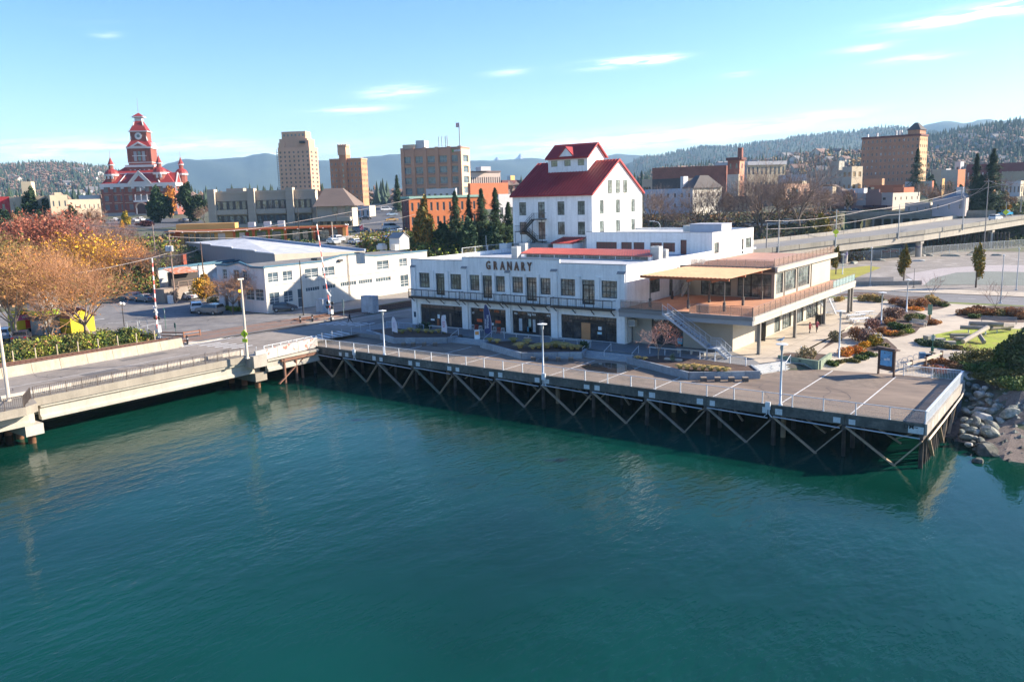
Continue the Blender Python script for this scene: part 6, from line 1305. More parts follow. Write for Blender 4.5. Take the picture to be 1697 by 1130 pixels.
# == downtown buildings
def fbuild(label,D,xl,xc,xr,ytop,wall_m,side_m,name='city_building',phi=None,yb=None,rows=0,cols=0,scols=0,z0f=.12,z1f=.95,wf=.55,hf=.55,wm_=None,roof_m=None,cap=None,win_side=None,z0=None,srows=None,fm=None,depth=.2,nx=1,ny=1,wmax=30):
 """box building: near corner seen at column xc, its front runs left to xl and its side right to xr"""
 ycol=ytop
 P=dist_pt(xc,ytop,D); g=TZ(P.x,P.y) if z0 is None else z0; top=P.z
 tc=-P.xy.normalized(); lf=Vector((-tc.y,tc.x))  # direction towards image left?
 if lf.dot(RT.xy)>0: lf=-lf
 a=R(phi if phi is not None else 22)
 nf=(tc*math.cos(a)+lf*math.sin(a)).normalized()      # front normal
 u=Vector((-nf.y,nf.x));
 if u.dot(RT.xy)<0: u=-u      # front runs left(-u) from the corner
 nside=u
 def solve(dr,px):
  lo,hi=0,600
  for _ in range(40):
   m_=(lo+hi)/2; q=P.xy+dr*m_; x=pxx((q.x,q.y,top))
   if (px<xc and x>px) or (px>xc and x<px): lo=m_
   else: hi=m_
  return lo
 Wf=solve(-u,xl); Ws=solve(-nf,xr) if xr>xc else 12
 Ws=min(Ws,wmax)
 t=thing(name,label,'building',(P.x,P.y,g)); H=top-g; O=(P.x-u.x*Wf,P.y-u.y*Wf,g)
 def grid(Wd,c,r):
  hs=[]
  for j in range(r):
   for i in range(c):
    cx_=(i+.5)/c*Wd; w=Wd/c*wf; hz=H*(z1f-z0f)/r; z=H*z0f+hz*j+hz*(1-hf)/2
    hs.append((cx_-w/2,z,cx_+w/2,z+hz*hf))
  return hs
 hF=grid(Wf,cols,rows) if rows and cols else []; hS=grid(Ws,scols,srows or rows) if scols and rows else []
 wm_=wm_ or glass2; fm=fm or mat('far_frame',(.30,.28,.26),.7,.05)
 mb=MB(); wall(mb,O,(u.x,u.y,0),(nf.x,nf.y,0),Wf,H,hF,depth); mb.done('front_wall',wall_m,t)
 mb=MB(); wall(mb,(P.x,P.y,g),(-nf.x,-nf.y,0),(u.x,u.y,0),Ws,H,hS,depth); mb.done('side_wall',side_m,t)
 bl=Vector(O)+Vector((-nf.x,-nf.y,0))*Ws; brr=P+Vector((-nf.x,-nf.y,0))*Ws
 MB().quad((bl.x,bl.y,g),(O[0],O[1],g),(O[0],O[1],top),(bl.x,bl.y,top)).quad((brr.x,brr.y,g),(bl.x,bl.y,g),(bl.x,bl.y,top),(brr.x,brr.y,top)).done('rear_walls',wall_m,t)
 MB().quad((O[0],O[1],top-.35),(P.x,P.y,top-.35),(brr.x,brr.y,top-.35),(bl.x,bl.y,top-.35)).done('roof',roof_m or gravelroof,t)
 if cap:
  ch_,co_=cap[0],cap[1]; cm=cap[2]
  c=MB(); A0=Vector(O)+Vector((nf.x,nf.y,0))*.0;
  for p,q in (((O[0],O[1]),(P.x,P.y)),((P.x,P.y),(brr.x,brr.y)),((bl.x,bl.y),(O[0],O[1])),((brr.x,brr.y),(bl.x,bl.y))):
   c.bar((*p,top-ch_/2+.06),(*q,top-ch_/2+.06),co_*2,ch_)
  c.done('cornice',cm,t)
 for hs,o_,dr,nn in ((hF,Vector(O),u,nf),(hS,Vector((P.x,P.y,g)),-nf,u)):
  wmm=wm_ if nn is nf else (win_side or wm_)
  for h in hs:
   q=o_+Vector((dr.x,dr.y,0))*h[0]; window(t,(q.x,q.y,g+h[1]),(dr.x,dr.y,0),(nn.x,nn.y,0),h[2]-h[0],h[3]-h[1],nx,ny,fm=fm,gm=wmm,depth=depth,fw=.09,bw=.08,split=False)
 t['w']=0; del t['w']
 return dict(t=t,O=Vector(O),P=P,u=Vector((u.x,u.y,0)),n=Vector((nf.x,nf.y,0)),Wf=Wf,Ws=Ws,g=g,top=top,H=H)
def P3(B,a,b,z): # a along front from left, b depth backwards, z above ground
 q=B['O']+B['u']*a-B['n']*b; return Vector((q.x,q.y,B['g']+z))
def bbox(B,a0,b0,z0,a1,b1,z1,name,mt,mi=None):
 m_=MB(); p=[P3(B,a,b,z) for z in (z0,z1) for a,b in ((a0,b0),(a1,b0),(a1,b1),(a0,b1))]
 m_.add(p,[(0,3,2,1),(4,5,6,7),(0,1,5,4),(1,2,6,5),(2,3,7,6),(3,0,4,7)]); return m_.done(name,mt,B['t'],fixn=True)
brA=brickmat('museum_brick',(.24,.075,.055),0,0,1.2); mroof=mat('museum_red_roof',(.27,.03,.026),.6,.12,.3); mwhite=mat('white_stone',(.55,.52,.52),.7,.06,.5)
tanb=mat('tan_brick',(.58,.34,.22),.9,.12,.15,var2=.06,streak=.1); tans=mat('tan_brick_side',(.58,.36,.22),.9,.1,.15)
B=fbuild('tall tan brick hotel tower of about fourteen storeys with stepped corners at the top',580,460,512,526,243,tanb,tanb,'hotel_tower',phi=20,rows=12,cols=7,scols=2,wf=.42,hf=.5,wm_=mat('hotel_glass',(.10,.09,.09),.2,.5,.3),fm=mat('hotel_frame',(.36,.24,.16),.8,.05))
W_=B['Wf']; H=B['H']
bbox(B,W_*.04,1.5,H,W_*.93,B['Ws']-1,H+5.5,'upper_storey',tanb); bbox(B,W_*.10,3,H+5.5,W_*.86,B['Ws']-3,H+10.3,'top_storey',tanb)
bbox(B,W_*.02,.6,H,W_*.2,4,H+3,'corner_step',tanb); bbox(B,W_*.84,.6,H,W_*.985,4,H+4.2,'corner_step',tanb); bbox(B,W_*.7,-.1,H+2.2,W_*.88,1,H+3.8,'dark_balcony',blackmetal)
for k in range(6): bbox(B,W_*(.16+.12*k),2.9,H+7.2,W_*(.16+.12*k)+1.1,3.05,H+8.6,'window',glass2)
for k in range(22): bbox(B,-1.5,1,H*.12+k*H*.038,-.05,2.2,H*.12+k*H*.038+.4,'fire_escape_step',mat('grey_steel',(.16,.17,.19),.6,.1))
bbox(B,-1.6,1.0,H*.1,-1.4,1.2,H*.98,'fire_escape_post',mat('grey_steel',(.16,.17,.19)))
rb=mat('red_brown_brick',(.44,.20,.11),.9,.12,.15,var2=.05); rbs=mat('sunlit_red_brown_brick',(.42,.23,.12),.9,.1,.15)  # side brick is a sun-warmed tint of the front brick
B=fbuild('mid-rise brown brick hotel with a crenellated centre tower, right of the hotel tower',500,546,598,608,262,rb,rbs,'brick_hotel',phi=20,rows=7,cols=8,scols=4,wf=.4,hf=.5,z0f=.16,cap=(.8,.3,mat('tan_cornice',(.45,.30,.2),.8,.1)),wm_=mat('hotel_glass2',(.17,.16,.16),.2,.4,.3),fm=mat('pale_frame',(.45,.38,.33),.8,.05))
W_=B['Wf'];H=B['H']
bbox(B,W_*.33,-1.2,0,W_*.55,6,H+5.5,'tower',rb); bbox(B,W_*.30,-1.4,H+2,W_*.56,5,H+6.6,'tower_top',tanb)
for k in range(4): bbox(B,W_*(.30+.077*k),-1.5,H+6.6,W_*(.30+.077*k)+1.0,4.5,H+8.0,'merlon',tanb)
for k in range(7): bbox(B,W_*.42,-1.3,H*.16+k*H*.115,W_*.46,-1.15,H*.16+k*H*.115+1.8,'window',glass)
pk=mat('terracotta_pink',(.50,.26,.165),.85,.08,.15,var2=.04); pks=mat('sunlit_terracotta',(.58,.42,.28),.85,.07,.15)  # narrow side's sunlight is put into a cream copy of the pink
B=fbuild('five-storey terracotta pink office block with big grid windows and a flag pole',427,664,764,778,243,pk,pks,'office_block',phi=20,rows=5,cols=5,scols=1,wf=.62,hf=.62,z0f=.03,z1f=.90,cap=(.7,.25,mat('pink_cornice',(.33,.19,.14),.8,.08)),depth=.5,nx=3,ny=2,wm_=mat('blue_grey_glass',(.12,.17,.20),.12,.5,.4,var2=.3))
W_=B['Wf'];H=B['H']
for k in range(6): bbox(B,W_*k/5-.9+(.9 if k==0 else 0)-(.9 if k==5 else 0),-.5,0,W_*k/5+.9-(.9 if k==5 else 0)+(.9 if k==0 else 0),0.0,H+.4,'pilaster',pk)
for k in range(5):
 for j in range(5): bbox(B,W_*k/5+1.6,-.25,H*(.03+.174*j)+.2,W_*(k+1)/5-1.6,-.01,H*(.03+.174*j)+.75,'sill',mat('pink_cornice',(.33,.19,.14)))
bbox(B,W_*.02,1,H,W_*.22,8,H+2.2,'penthouse',mat('beige_box',(.50,.40,.29),.8,.08)); bbox(B,W_*.22,3,H,W_*.36,9,H+4.2,'cooling_tower',mat('steel_box',(.45,.46,.47),.6,.1,1))
for a in (.6,.65,.71,.74): bbox(B,W_*a,3,H,W_*a+.35,3.4,H+5+a,'antenna',galv)
bbox(B,W_*.93,4,H,W_*.93+.42,4.4,H+12,'flag_pole',mat('white_pole',(.35,.37,.42)))
bbox(B,W_*.93-1.5,4.05,H+9.8,W_*.93,4.11,H+12,'flag',mat('flag_cloth',(.5,.16,.18),.8,.2,1.5,col2=(.6,.58,.6),c2t=.5,c2w=.02))
bbox(B,W_*.86,-.7,H-2.6,W_*.885,-.55,H-1.2,'green_logo',mat('logo_green',(.10,.28,.05),.6,.05))
p=P3(B,W_*.935,.0,H-1.9)
textobj('sign_lettering','Faithlife',1.5,ptxt,B['t'],p-(-B['n'])*.0+B['n']*.62,(R(90),0,math.atan2(B['u'].y,B['u'].x)),.03,.03)
B=fbuild('red brick Victorian city hall with white trim, corner turrets and tall clock tower',450,167,289,307,303,brA,brA,'victorian_city_hall',phi=14,yb=358,rows=3,cols=9,scols=3,wf=.6,hf=.62,z0f=.14,z1f=.97,depth=.3,wm_=mat('museum_glass',(.16,.16,.18),.2,.3,.4),fm=mat('museum_frame',(.35,.27,.25),.7,.05),roof_m=mroof)
W_=B['Wf'];H=B['H'];D_=B['Ws']=max(B['Ws'],26); M=B['t']
def band(z0,z1,o,mt_,name):
 bbox(B,-o,-o,z0,W_+o,-.001 if o<.25 else 0,z1,name,mt_); bbox(B,W_+.001,0,z0,W_+o,B['Ws'],z1,name,mt_)
band(H-1.5,H+.25,.6,mwhite,'cornice'); band(H*.40,H*.40+.4,.18,mat('sandstone',(.45,.30,.22),.8,.1),'string_course'); band(H*.66,H*.66+.25,.16,mat('sandstone',(.45,.30,.22)),'string_course'); bbox(B,-.3,-.3,0,W_+.3,0,1.6,'plinth',mat('grey_stone',(.3,.28,.27),.85,.1))
for k in range(8): a=W_*(.0+k/7.0); bbox(B,a-.5+(.5 if k==0 else 0)-(.5 if k==7 else 0),-.35,1.6,a+.5+(.5 if k==0 else 0)-(.5 if k==7 else 0),0,H-1.5,'pilaster',brA); bbox(B,a-.7+(.5 if k==0 else 0)-(.5 if k==7 else 0),-.5,H-2.4,a+.7+(.5 if k==0 else 0)-(.5 if k==7 else 0),0,H-1.5,'capital',mwhite)
ea,eb=W_*.44,W_*.62
bbox(B,ea,-1.6,0,eb,-.36,H*.42,'porch',brA); bbox(B,ea-.3,-1.8,H*.42,eb+.3,-.36,H*.42+.9,'porch_cornice',mwhite)
c=P3(B,(ea+eb)/2,-1.62,0)
def arch(B,a,z,r,dep,name,mt_,n=10,inner=None):
 m_=MB();
 for i in range(n):
  t0,t1=math.pi*i/n,math.pi*(i+1)/n; q=[]
  for rr in (r,inner):
   for tt in (t0,t1): q.append((a+rr*math.cos(tt),z+rr*math.sin(tt)))
  v=[P3(B,x,dep,zz) for x,zz in q]+[P3(B,x,dep+.3,zz) for x,zz in q]
  m_.add(v,[(0,1,3,2),(4,6,7,5),(0,4,5,1),(2,3,7,6)])
 return m_.done(name,mt_,B['t'],fixn=True)
am=(ea+eb)/2
arch(B,am,H*.24,2.9,-1.95,'entrance_arch',mat('sandstone',(.45,.30,.22)),inner=2.2)
bbox(B,am-2.2,-1.64,.8,am+2.2,-1.605,H*.24,'entrance_door',mat('door_dark_red',(.05,.015,.02),.4,.1)); bbox(B,am-2.5,-2.0,.8,am-2.05,-1.65,H*.24,'column',mwhite); bbox(B,am+2.05,-2.0,.8,am+2.5,-1.65,H*.24,'column',mwhite)
arch(B,am,H*.24,2.2,-1.63,'arch_window',mat('door_dark_red',(.05,.015,.02)),inner=.01)
bbox(B,am-3.2,-2.4,0,am+3.2,-1.7,.8,'steps',mat('grey_stone',(.3,.28,.27)))
for a in (-1.5,1.5): bbox(B,am+a-1.1,-.6,H*.47,am+a+1.1,-.37,H*.63,'large_window',mat('museum_glass',(.16,.16,.18)));
for a in (-2.75,0,2.75): bbox(B,am+a-.2,-.75,H*.45,am+a+.2,-.37,H*.66,'white_mullion',mwhite)
arch(B,am,H*.78,2.0,-.55,'lunette_window',mat('museum_glass',(.16,.16,.18)),inner=.02); bbox(B,am-.2,-.8,H*.76,am+.2,-.6,H*.9,'white_mullion',mwhite)
def frust(B,a0,b0,a1,b1,z0,A0,B0,A1,B1,z1,name,mt_):
 p=[P3(B,a0,b0,z0),P3(B,a1,b0,z0),P3(B,a1,b1,z0),P3(B,a0,b1,z0),P3(B,A0,B0,z1),P3(B,A1,B0,z1),P3(B,A1,B1,z1),P3(B,A0,B1,z1)]
 return MB().add(p,[(0,3,2,1),(4,5,6,7),(0,1,5,4),(1,2,6,5),(2,3,7,6),(3,0,4,7)]).done(name,mt_,B['t'],fixn=True)
rh=5.0
frust(B,.2,-.3,W_-.2,D_,H+.2,4,4,W_-4,D_-4,H+rh,'mansard_roof',mroof)
bbox(B,4,4,H+rh,W_-4,D_-4,H+rh+.35,'ridge_trim',mwhite); frust(B,5,5,W_-5,D_-5,H+rh+.3,W_*.3,9,W_*.7,D_-8,H+rh+4,'upper_roof',mroof)
for a in (.24,.80):
 m_=MB().bar(P3(B,W_*a+(1 if a<.5 else -1)*0,-.3,H+.3),P3(B,W_*a+(3 if a<.5 else -3),4,H+rh+.2),.5,.4).done('hip_trim',mwhite,M)
m_=MB(); pa,pb,pc=P3(B,am-5,-.9,H+.2),P3(B,am+5,-.9,H+.2),P3(B,am,-.9,H+5.6)
MB().extr([pa,pb,pc],-B['n']*5).done('pediment',mwhite,M,fixn=True)
pa,pb,pc=P3(B,am-2.6,-.97,H+1.0),P3(B,am+2.6,-.97,H+1.0),P3(B,am,-.97,H+3.9); MB().extr([pa,pb,pc],-B['n']*.05).done('pediment_panel',mroof,M,fixn=True)
MB().bar(P3(B,am-5.4,-1.1,H+.1),P3(B,am,-1.1,H+6.0),.5,.5).bar(P3(B,am+5.4,-1.1,H+.1),P3(B,am,-1.1,H+6.0),.5,.5).done('pediment_trim',mwhite,M)
pa,pb,pc=P3(B,W_+.4,2,H+.2),P3(B,W_+.4,11,H+.2),P3(B,W_+.4,6.5,H+5.2); MB().extr([pa,pb,pc],-B['u']*4).done('side_pediment',mroof,M,fixn=True); MB().bar(pa,pc,.5,.5).bar(pb,pc,.5,.5).done('pediment_trim',mwhite,M)
def turret(a,b,z0,s=1.0,zb=None,base=True):
 c0=P3(B,a,b,0); n=8
 if base: MB().lathe([(2.9*s,(zb or H-1)),(2.9*s,z0-.9)],10,(c0.x,c0.y,B['g'])).done('turret_drum',brA,M)
 MB().lathe([(3.1*s,z0-1.1),(3.5*s,z0-.8),(3.5*s,z0)],12,(c0.x,c0.y,B['g'])).done('turret_band',mwhite,M)
 MB().lathe([(3.4*s,z0),(3.1*s,z0+1.1),(2.2*s,z0+2.0),(1.3*s,z0+2.4),(1.2*s,z0+2.6)],12,(c0.x,c0.y,B['g'])).done('turret_dome',mroof,M)
 MB().lathe([(1.2*s,z0+2.6),(1.2*s,z0+4.2)],8,(c0.x,c0.y,B['g'])).done('turret_lantern',brA,M)
 MB().lathe([(1.7*s,z0+4.2),(1.7*s,z0+4.7)],10,(c0.x,c0.y,B['g'])).done('turret_trim',mwhite,M)
 MB().lathe([(1.6*s,z0+4.7),(.9*s,z0+6.2),(.05,z0+8.4)],8,(c0.x,c0.y,B['g'])).lathe([(.06,z0+8.3),(.05,z0+11.5)],5,(c0.x,c0.y,B['g'])).done('turret_spire',mroof,M)
turret(W_*.135,3,H+4.9,.95); turret(W_*.79,3.2,H+5.3,.95); turret(W_*.36,D_-5,H+6.6,.75,H+3); turret(W_*1.0,D_*.62,H+5.0,.9)
for a in (W_*.10,W_*.15,W_*.76,W_*.81): bbox(B,a,-.1,H+2.6,a+.9,.4,H+4.4,'turret_window',mwhite)
ta,tb,s=W_*.50,D_*.5,5.4
KZ=.775
ZS=lambda z: H+(z-H)*KZ if z>H else z
_fr=frust; _bb=bbox; _P3=P3
def P3(B,a,b,z): return _P3(B,a,b,ZS(z)) if B['t'] is M else _P3(B,a,b,z)
def tsec(z0,z1,h,mt_,name,s1=None):
 s1=s1 or h; return frust(B,ta-h,tb-h,ta+h,tb+h,z0,ta-s1,tb-s1,ta+s1,tb+s1,z1,name,mt_)
tsec(H+3,H+11.5,6.4,brA,'tower_base'); tsec(H+10.6,H+12.0,6.9,mwhite,'tower_cornice')
for k in range(5): bbox(B,ta-5+k*2.2,tb-6.5,H+8.3,ta-4.3+k*2.2,tb-6.41,H+9.2,'white_square',mwhite)
tsec(H+12,H+23,5.5,brA,'tower_shaft');
for a in (-2,0,2): bbox(B,ta+a-.7,tb-5.6,H+14.5,ta+a+.7,tb-5.51,H+20.6,'belfry_window',mat('belfry_pane',(.36,.33,.34),.5,.1) if a else glass2)
bbox(B,ta-3.4,tb-5.85,H+17.5,ta+3.4,tb-5.62,H+18.0,'belfry_balcony',mwhite); tsec(H+13.4,H+13.8,5.7,mwhite,'tower_band'); tsec(H+22.4,H+23.4,6.0,mwhite,'tower_cornice')
for a in (-5.3,-3.7,3.7,5.3): bbox(B,ta+a-.4,tb-5.75,H+13.8,ta+a+.4,tb-5.5,H+22.4,'tower_pilaster',brA)
tsec(H+23.4,H+27.6,5.9,mroof,'tower_mansard',3.9)
pa,pb,pc=P3(B,ta-4.6,tb-6.2,H+23.3),P3(B,ta+4.6,tb-6.2,H+23.3),P3(B,ta,tb-6.2,H+26.6); MB().extr([pa,pb,pc],-B['n']*2).done('tower_pediment',mwhite,M,fixn=True)
pa,pb,pc=P3(B,ta-2.2,tb-6.26,H+23.9),P3(B,ta+2.2,tb-6.26,H+23.9),P3(B,ta,tb-6.26,H+25.5); MB().extr([pa,pb,pc],-B['n']*.05).done('pediment_panel',brA,M,fixn=True)
pa,pb,pc=P3(B,ta+6.2,tb-4.6,H+23.3),P3(B,ta+6.2,tb+4.6,H+23.3),P3(B,ta+6.2,tb,H+26.6); MB().extr([pa,pb,pc],-B['u']*2).done('tower_pediment',mwhite,M,fixn=True)
tsec(H+27,H+33.2,3.9,brA,'clock_stage'); tsec(H+33.0,H+33.6,4.5,mwhite,'clock_cornice')
arch(B,ta,H+30.3,1.75,tb-4.2,'clock_ring',mwhite,inner=.02);
m_=MB();
c0=P3(B,ta,tb-4.25,H+30.3)
for i in range(16):
 t0,t1=2*math.pi*i/16,2*math.pi*(i+1)/16; e=lambda r,t:c0+B['u']*(r*math.cos(t))+Vector((0,0,r*math.sin(t)));
 m_.add([e(1.75,t0),e(1.75,t1),e(.8,t1),e(.8,t0)],[(0,1,2,3)]);
m_.done('clock_ring',mwhite,M)
MB().add([c0+B['n']*.02+B['u']*(.8*math.cos(2*math.pi*i/16))+Vector((0,0,.8*math.sin(2*math.pi*i/16))) for i in range(16)],[tuple(range(16))]).done('clock_face',glass2,M)
tsec(H+33.6,H+40,4.1,mroof,'tower_roof',1.7)
for sx in (-1,1): MB().bar(P3(B,ta+sx*4.1,tb-4.15,H+27.2),P3(B,ta+sx*1.9,tb-2.2,H+39.8),.4,.4).done('hip_trim',mwhite,M)
tsec(H+39.6,H+42.4,1.7,mwhite,'lantern'); tsec(H+42.2,H+42.9,2.7,mwhite,'lantern_cornice'); tsec(H+42.9,H+45.2,2.5,mroof,'lantern_roof',.2)
c0=P3(B,ta,tb,0); MB().lathe([(.16,ZS(H+45)),(.09,ZS(H+54.5))],6,(c0.x,c0.y,B['g'])).done('flag_pole',mat('pole_grey',(.3,.32,.36)),M)
cr1=mat('cream_stucco',(.55,.45,.31),.85,.08,.2,var2=.04); cr2=mat('tan_stucco',(.42,.34,.25),.85,.08,.2); grb=mat('shaded_tan_wall',(.20,.19,.18),.85,.12,.3)
fbuild('bright red building cut by the left frame edge',400,-30,15,17,326,mat('bright_red_wall',(.45,.035,.04),.8,.06,.3),cr1,phi=10,rows=1,cols=2,wf=.2,z0=16)
B=fbuild('cream stucco building with a tall square cream shaft left of the dark pine',395,15,75,77,325,cr2,cr1,phi=10,rows=2,cols=4,wf=.25,hf=.5,z0=15)
bbox(B,B['Wf']*.34,2,B['H'],B['Wf']*.62,9,B['H']+6.0,'square_shaft',cr1); bbox(B,B['Wf']*.5,3,B['H']+6,B['Wf']*.55,3.5,B['H']+7,'vent',blackmetal)
B=fbuild('cream stucco building with a stepped parapet and three small windows',385,82,111,113,323,cr1,cr2,phi=-8,rows=2,cols=3,wf=.28,hf=.4,z0=15); bbox(B,B['Wf']*.28,-.02,B['H'],B['Wf']*.68,.8,B['H']+1.0,'parapet_step',cr1)
fbuild('long low tan building whose face turns from light to shade, left of the red museum',400,112,166,168,330,cr2,grb,phi=-30,rows=2,cols=7,wf=.22,hf=.35,z0=15)  # grey second face paints the shaded turn of the tan wall
fbuild('small pale flat building behind the tan building at the museum',470,130,165,167,323,mat('pale_wall',(.52,.54,.55),.8,.06),cr2,phi=5)
cb=mat('grey_beige_siding',(.38,.31,.25),.85,.06,.2,stretch=(.3,.3,5),var2=.05); cb2=mat('sunlit_condo_siding',(.60,.50,.38),.85,.06,.2)  # cream copy of the siding paints the sunlit end
B=fbuild('three-storey grey-beige condominium block with recessed balconies and square shafts',300,345,522,526,316,cb,cb2,'condominium',phi=12,z0=11)
W_=B['Wf'];H=B['H']
drk=mat('recess_shade',(.10,.085,.075),.8,.2,.5); bd=mat('balcony_beige',(.40,.33,.265),.85,.06,.3)
for fl,(z0,z1) in enumerate(((H*.30,H*.50),(H*.62,H*.82))):
 for (a0,a1) in ((.06,.36),(.44,.72),(.80,.96)):
  bbox(B,W_*a0,-.03,z0,W_*a1,.0,z1,'recess_shade_panel',drk)  # thin dark panel on a flat wall paints the recess shade
  k=5 if a1-a0>.2 else 3
  for i in range(k):
   a=a0+(a1-a0)*(i+.15)/k; bbox(B,W_*a,-.10,z0+.2,W_*(a+(a1-a0)/k*.55),-.04,z1-.2,'window',glass2 if (i+fl)%2 else glass)
  bbox(B,W_*a0,-1.1,z0-1.5,W_*a1,-.04,z0+.15,'balcony_parapet',bd)
for a in (0.0,.37,.73): bbox(B,W_*a,-1.5,0,W_*(a+.065),2,H+1.3,'square_shaft',cb); bbox(B,W_*(a+.065),-1.45,0,W_*(a+.068),1.9,H+1.25,'shaft_sun_strip',cb2)  # paler strip paints sunlight on the right side of each shaft
bbox(B,W_*.12,6,H,W_*.28,10,H+1.6,'roof_box',cb); bbox(B,-.1,-.2,H-.2,W_+.2,.3,H+.5,'roof_band',bd)
B=fbuild('hip-roofed end of the condominium with a broad brown roof above the street corner',288,525,583,592,341,cb,cb2,'condominium_wing',phi=14,rows=1,cols=5,wf=.5,hf=.35,z0f=.05,z1f=.75,z0=11.5,wm_=mat('awning_glass',(.09,.09,.09),.2,.4,.4))
W_=B['Wf'];H=B['H']; hr=mat('brown_hip_roof',(.17,.125,.10),.75,.1,.3)
frust(B,-1,-1.5,W_+1.5,14,H,1,7,W_*.62,8,H+6.0,'hip_roof',hr)
bbox(B,-1.0,-2.5,H*.48,W_*.98,0,H*.62,'terrace_parapet',bd)
for k in range(2): bbox(B,W_*(.45+k*.35),-.3,H*.7,W_*(.58+k*.35),-.05,H*.98,'dormer_window',glass2)
og=mat('orange_fascia',(.60,.13,.04),.7,.08,.5); yl=mat('yellow_ochre_wall',(.55,.32,.10),.8,.08,.3); gnw=mat('lime_green_wall',(.16,.22,.035),.8,.1,.4); rbr=mat('orange_brick',(.42,.12,.05),.85,.12,.4)
B=fbuild('long single-storey restaurant row with a red-orange roof fascia and yellow and green walls',236,280,573,576,373,yl,rbr,'restaurant_row',phi=4,z0=11.3,roof_m=mat('tar_roof',(.10,.09,.085),.9,.15,.3))
W_=B['Wf'];H=B['H']
bbox(B,0,.05,-3,W_,10,0,'basement_wall',rbr)
bbox(B,-.6,-2.2,H-.55,W_+.6,-.01,H-.1,'roof_fascia',og)
secs=[(0,.06,rbr),(.06,.20,yl),(.20,.33,yl),(.33,.36,yl),(.37,.46,gnw),(.48,.55,gnw),(.56,.64,gnw),(.66,.80,mat('dark_green_wall',(.05,.07,.03),.8,.1)),(.82,.98,mat('brown_wall',(.12,.07,.045),.8,.15))]
for a0,a1,mm in secs: bbox(B,W_*a0,-.12,0,W_*a1,-.02,H-.6,'wall_panel',mm)
for a in (.355,.465,.552,.645,.81): bbox(B,W_*a,-.4,0,W_*(a+.012),-.02,H-.6,'brick_pier',og)
for a,w,mm in ((.08,.025,glass2),(.112,.025,glass),(.145,.02,glass2),(.165,.06,glass),(.23,.02,glass2),(.27,.04,mwhite),(.39,.03,mwhite),(.425,.02,mat('red_door',(.4,.03,.02),.6)),(.49,.05,glass2),(.575,.05,glass2),(.69,.04,glass),(.75,.03,glass),(.85,.05,glass),(.92,.03,glass2)): bbox(B,W_*a,-.2,.5,W_*(a+w),-.125,H-1.1,'shop_window',mm)
for k in range(14): bbox(B,W_*(k/14)+.5,-2.6,H-.7,W_*(k/14)+.75,-.3,H-.45,'roof_bracket',mwhite)
bbox(B,W_*.03,2,H,W_*.36,7,H+1.5,'yellow_upper_wall',yl)
for a in (.43,.52,.60): bbox(B,W_*a,3,H,W_*a+1.8,5,H+1.0+a,'roof_vent',mwhite)
bbox(B,W_*.05,-4,-1.0,W_*.36,-3.7,.9,'deck_fence',mat('rust_fence',(.25,.09,.04),.8,.2,1)); bbox(B,W_*.60,-4,-1.0,W_*.97,-3.7,.8,'deck_fence',mat('brown_fence',(.16,.09,.05),.8,.2,1))
ob=mat('orange_sunlit_brick',(.48,.145,.05),.85,.1,.2,var2=.05); dkb=mat('dark_red_shade_brick',(.13,.045,.04),.85,.1,.3)  # on the corner block, sun and shade put into two brick colours
B=fbuild('low orange brick block with a green copper cornice at the street corner',262,800,801,802,328,dkb,ob,'corner_brick_block',phi=0) if False else None
def sbuild(label,D,xl,xc,xr,ytop,fm_,sm_,rot,name='city_building',**k):
 return fbuild(label,D,xl,xc,xr,ytop,fm_,sm_,name,phi=rot,**k)
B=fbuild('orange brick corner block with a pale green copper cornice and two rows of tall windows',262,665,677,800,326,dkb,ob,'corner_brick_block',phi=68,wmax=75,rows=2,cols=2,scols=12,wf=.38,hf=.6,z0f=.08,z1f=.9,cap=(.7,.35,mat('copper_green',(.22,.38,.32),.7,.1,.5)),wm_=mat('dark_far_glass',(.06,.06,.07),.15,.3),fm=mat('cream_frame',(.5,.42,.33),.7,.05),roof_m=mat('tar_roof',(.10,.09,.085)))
for k in range(3): bbox(B,-.2+k*0,-1,.5,0,0,3.5,'blind',mwhite) if False else None
B=fbuild('white canopy shed and small pale rooftop structures above the orange brick block',300,706,755,757,312,mwhite,mwhite,'rooftop_structures',phi=15,rows=1,cols=5,wf=.45,hf=.45,z0=20)
B=fbuild('pale pink office building with a row of dark slot windows right of the terracotta block',600,776,779,829,284,mat('pale_pink_stone',(.55,.43,.37),.85,.06,.2),mat('pale_pink_stone',(.55,.43,.37)),'pink_office',phi=62,wmax=75,rows=1,cols=1,scols=14,wf=.5,hf=.45,z0f=.45,z1f=.95,cap=(1.0,.5,mat('brown_eave',(.18,.12,.11))),wm_=mat('brown_glass',(.06,.04,.04),.2,.3))
bbox(B,0,6,B['H'],8,14,B['H']+3,'roof_box',mwhite)
fbuild('low building with a bright orange tiled roof behind the dark conifers',330,775,779,842,304,rbr,mat('orange_tile',(.52,.16,.07),.8,.1),'orange_roofed_building',phi=60,wmax=75,z0=18)
B=fbuild('white gabled building with grid windows between the conifers and the tower',250,822,826,852,322,mwhite,mwhite,'white_gabled_building',phi=60,rows=2,cols=1,scols=3,wf=.6,hf=.6,z0f=.1,z1f=.8,nx=3,ny=2,z0=9)
fbuild('dark red distant roofs and pale walls left of the tower',700,828,832,868,299,dkb,mat('dark_maroon',(.20,.06,.05),.8,.1),phi=60,z0=16); fbuild('tiny cream and yellow house among the distant trees left of the tower',720,840,846,853,291,mat('pale_wall',(.52,.54,.55)),yl,phi=30,z0=16)
fbuild('low white and grey commercial roofs at the street end behind the hip roof',360,583,612,622,341,mat('lilac_pale',(.45,.44,.46),.8,.08),cb2,phi=25,rows=1,cols=4,wf=.4,hf=.4,z0=14)
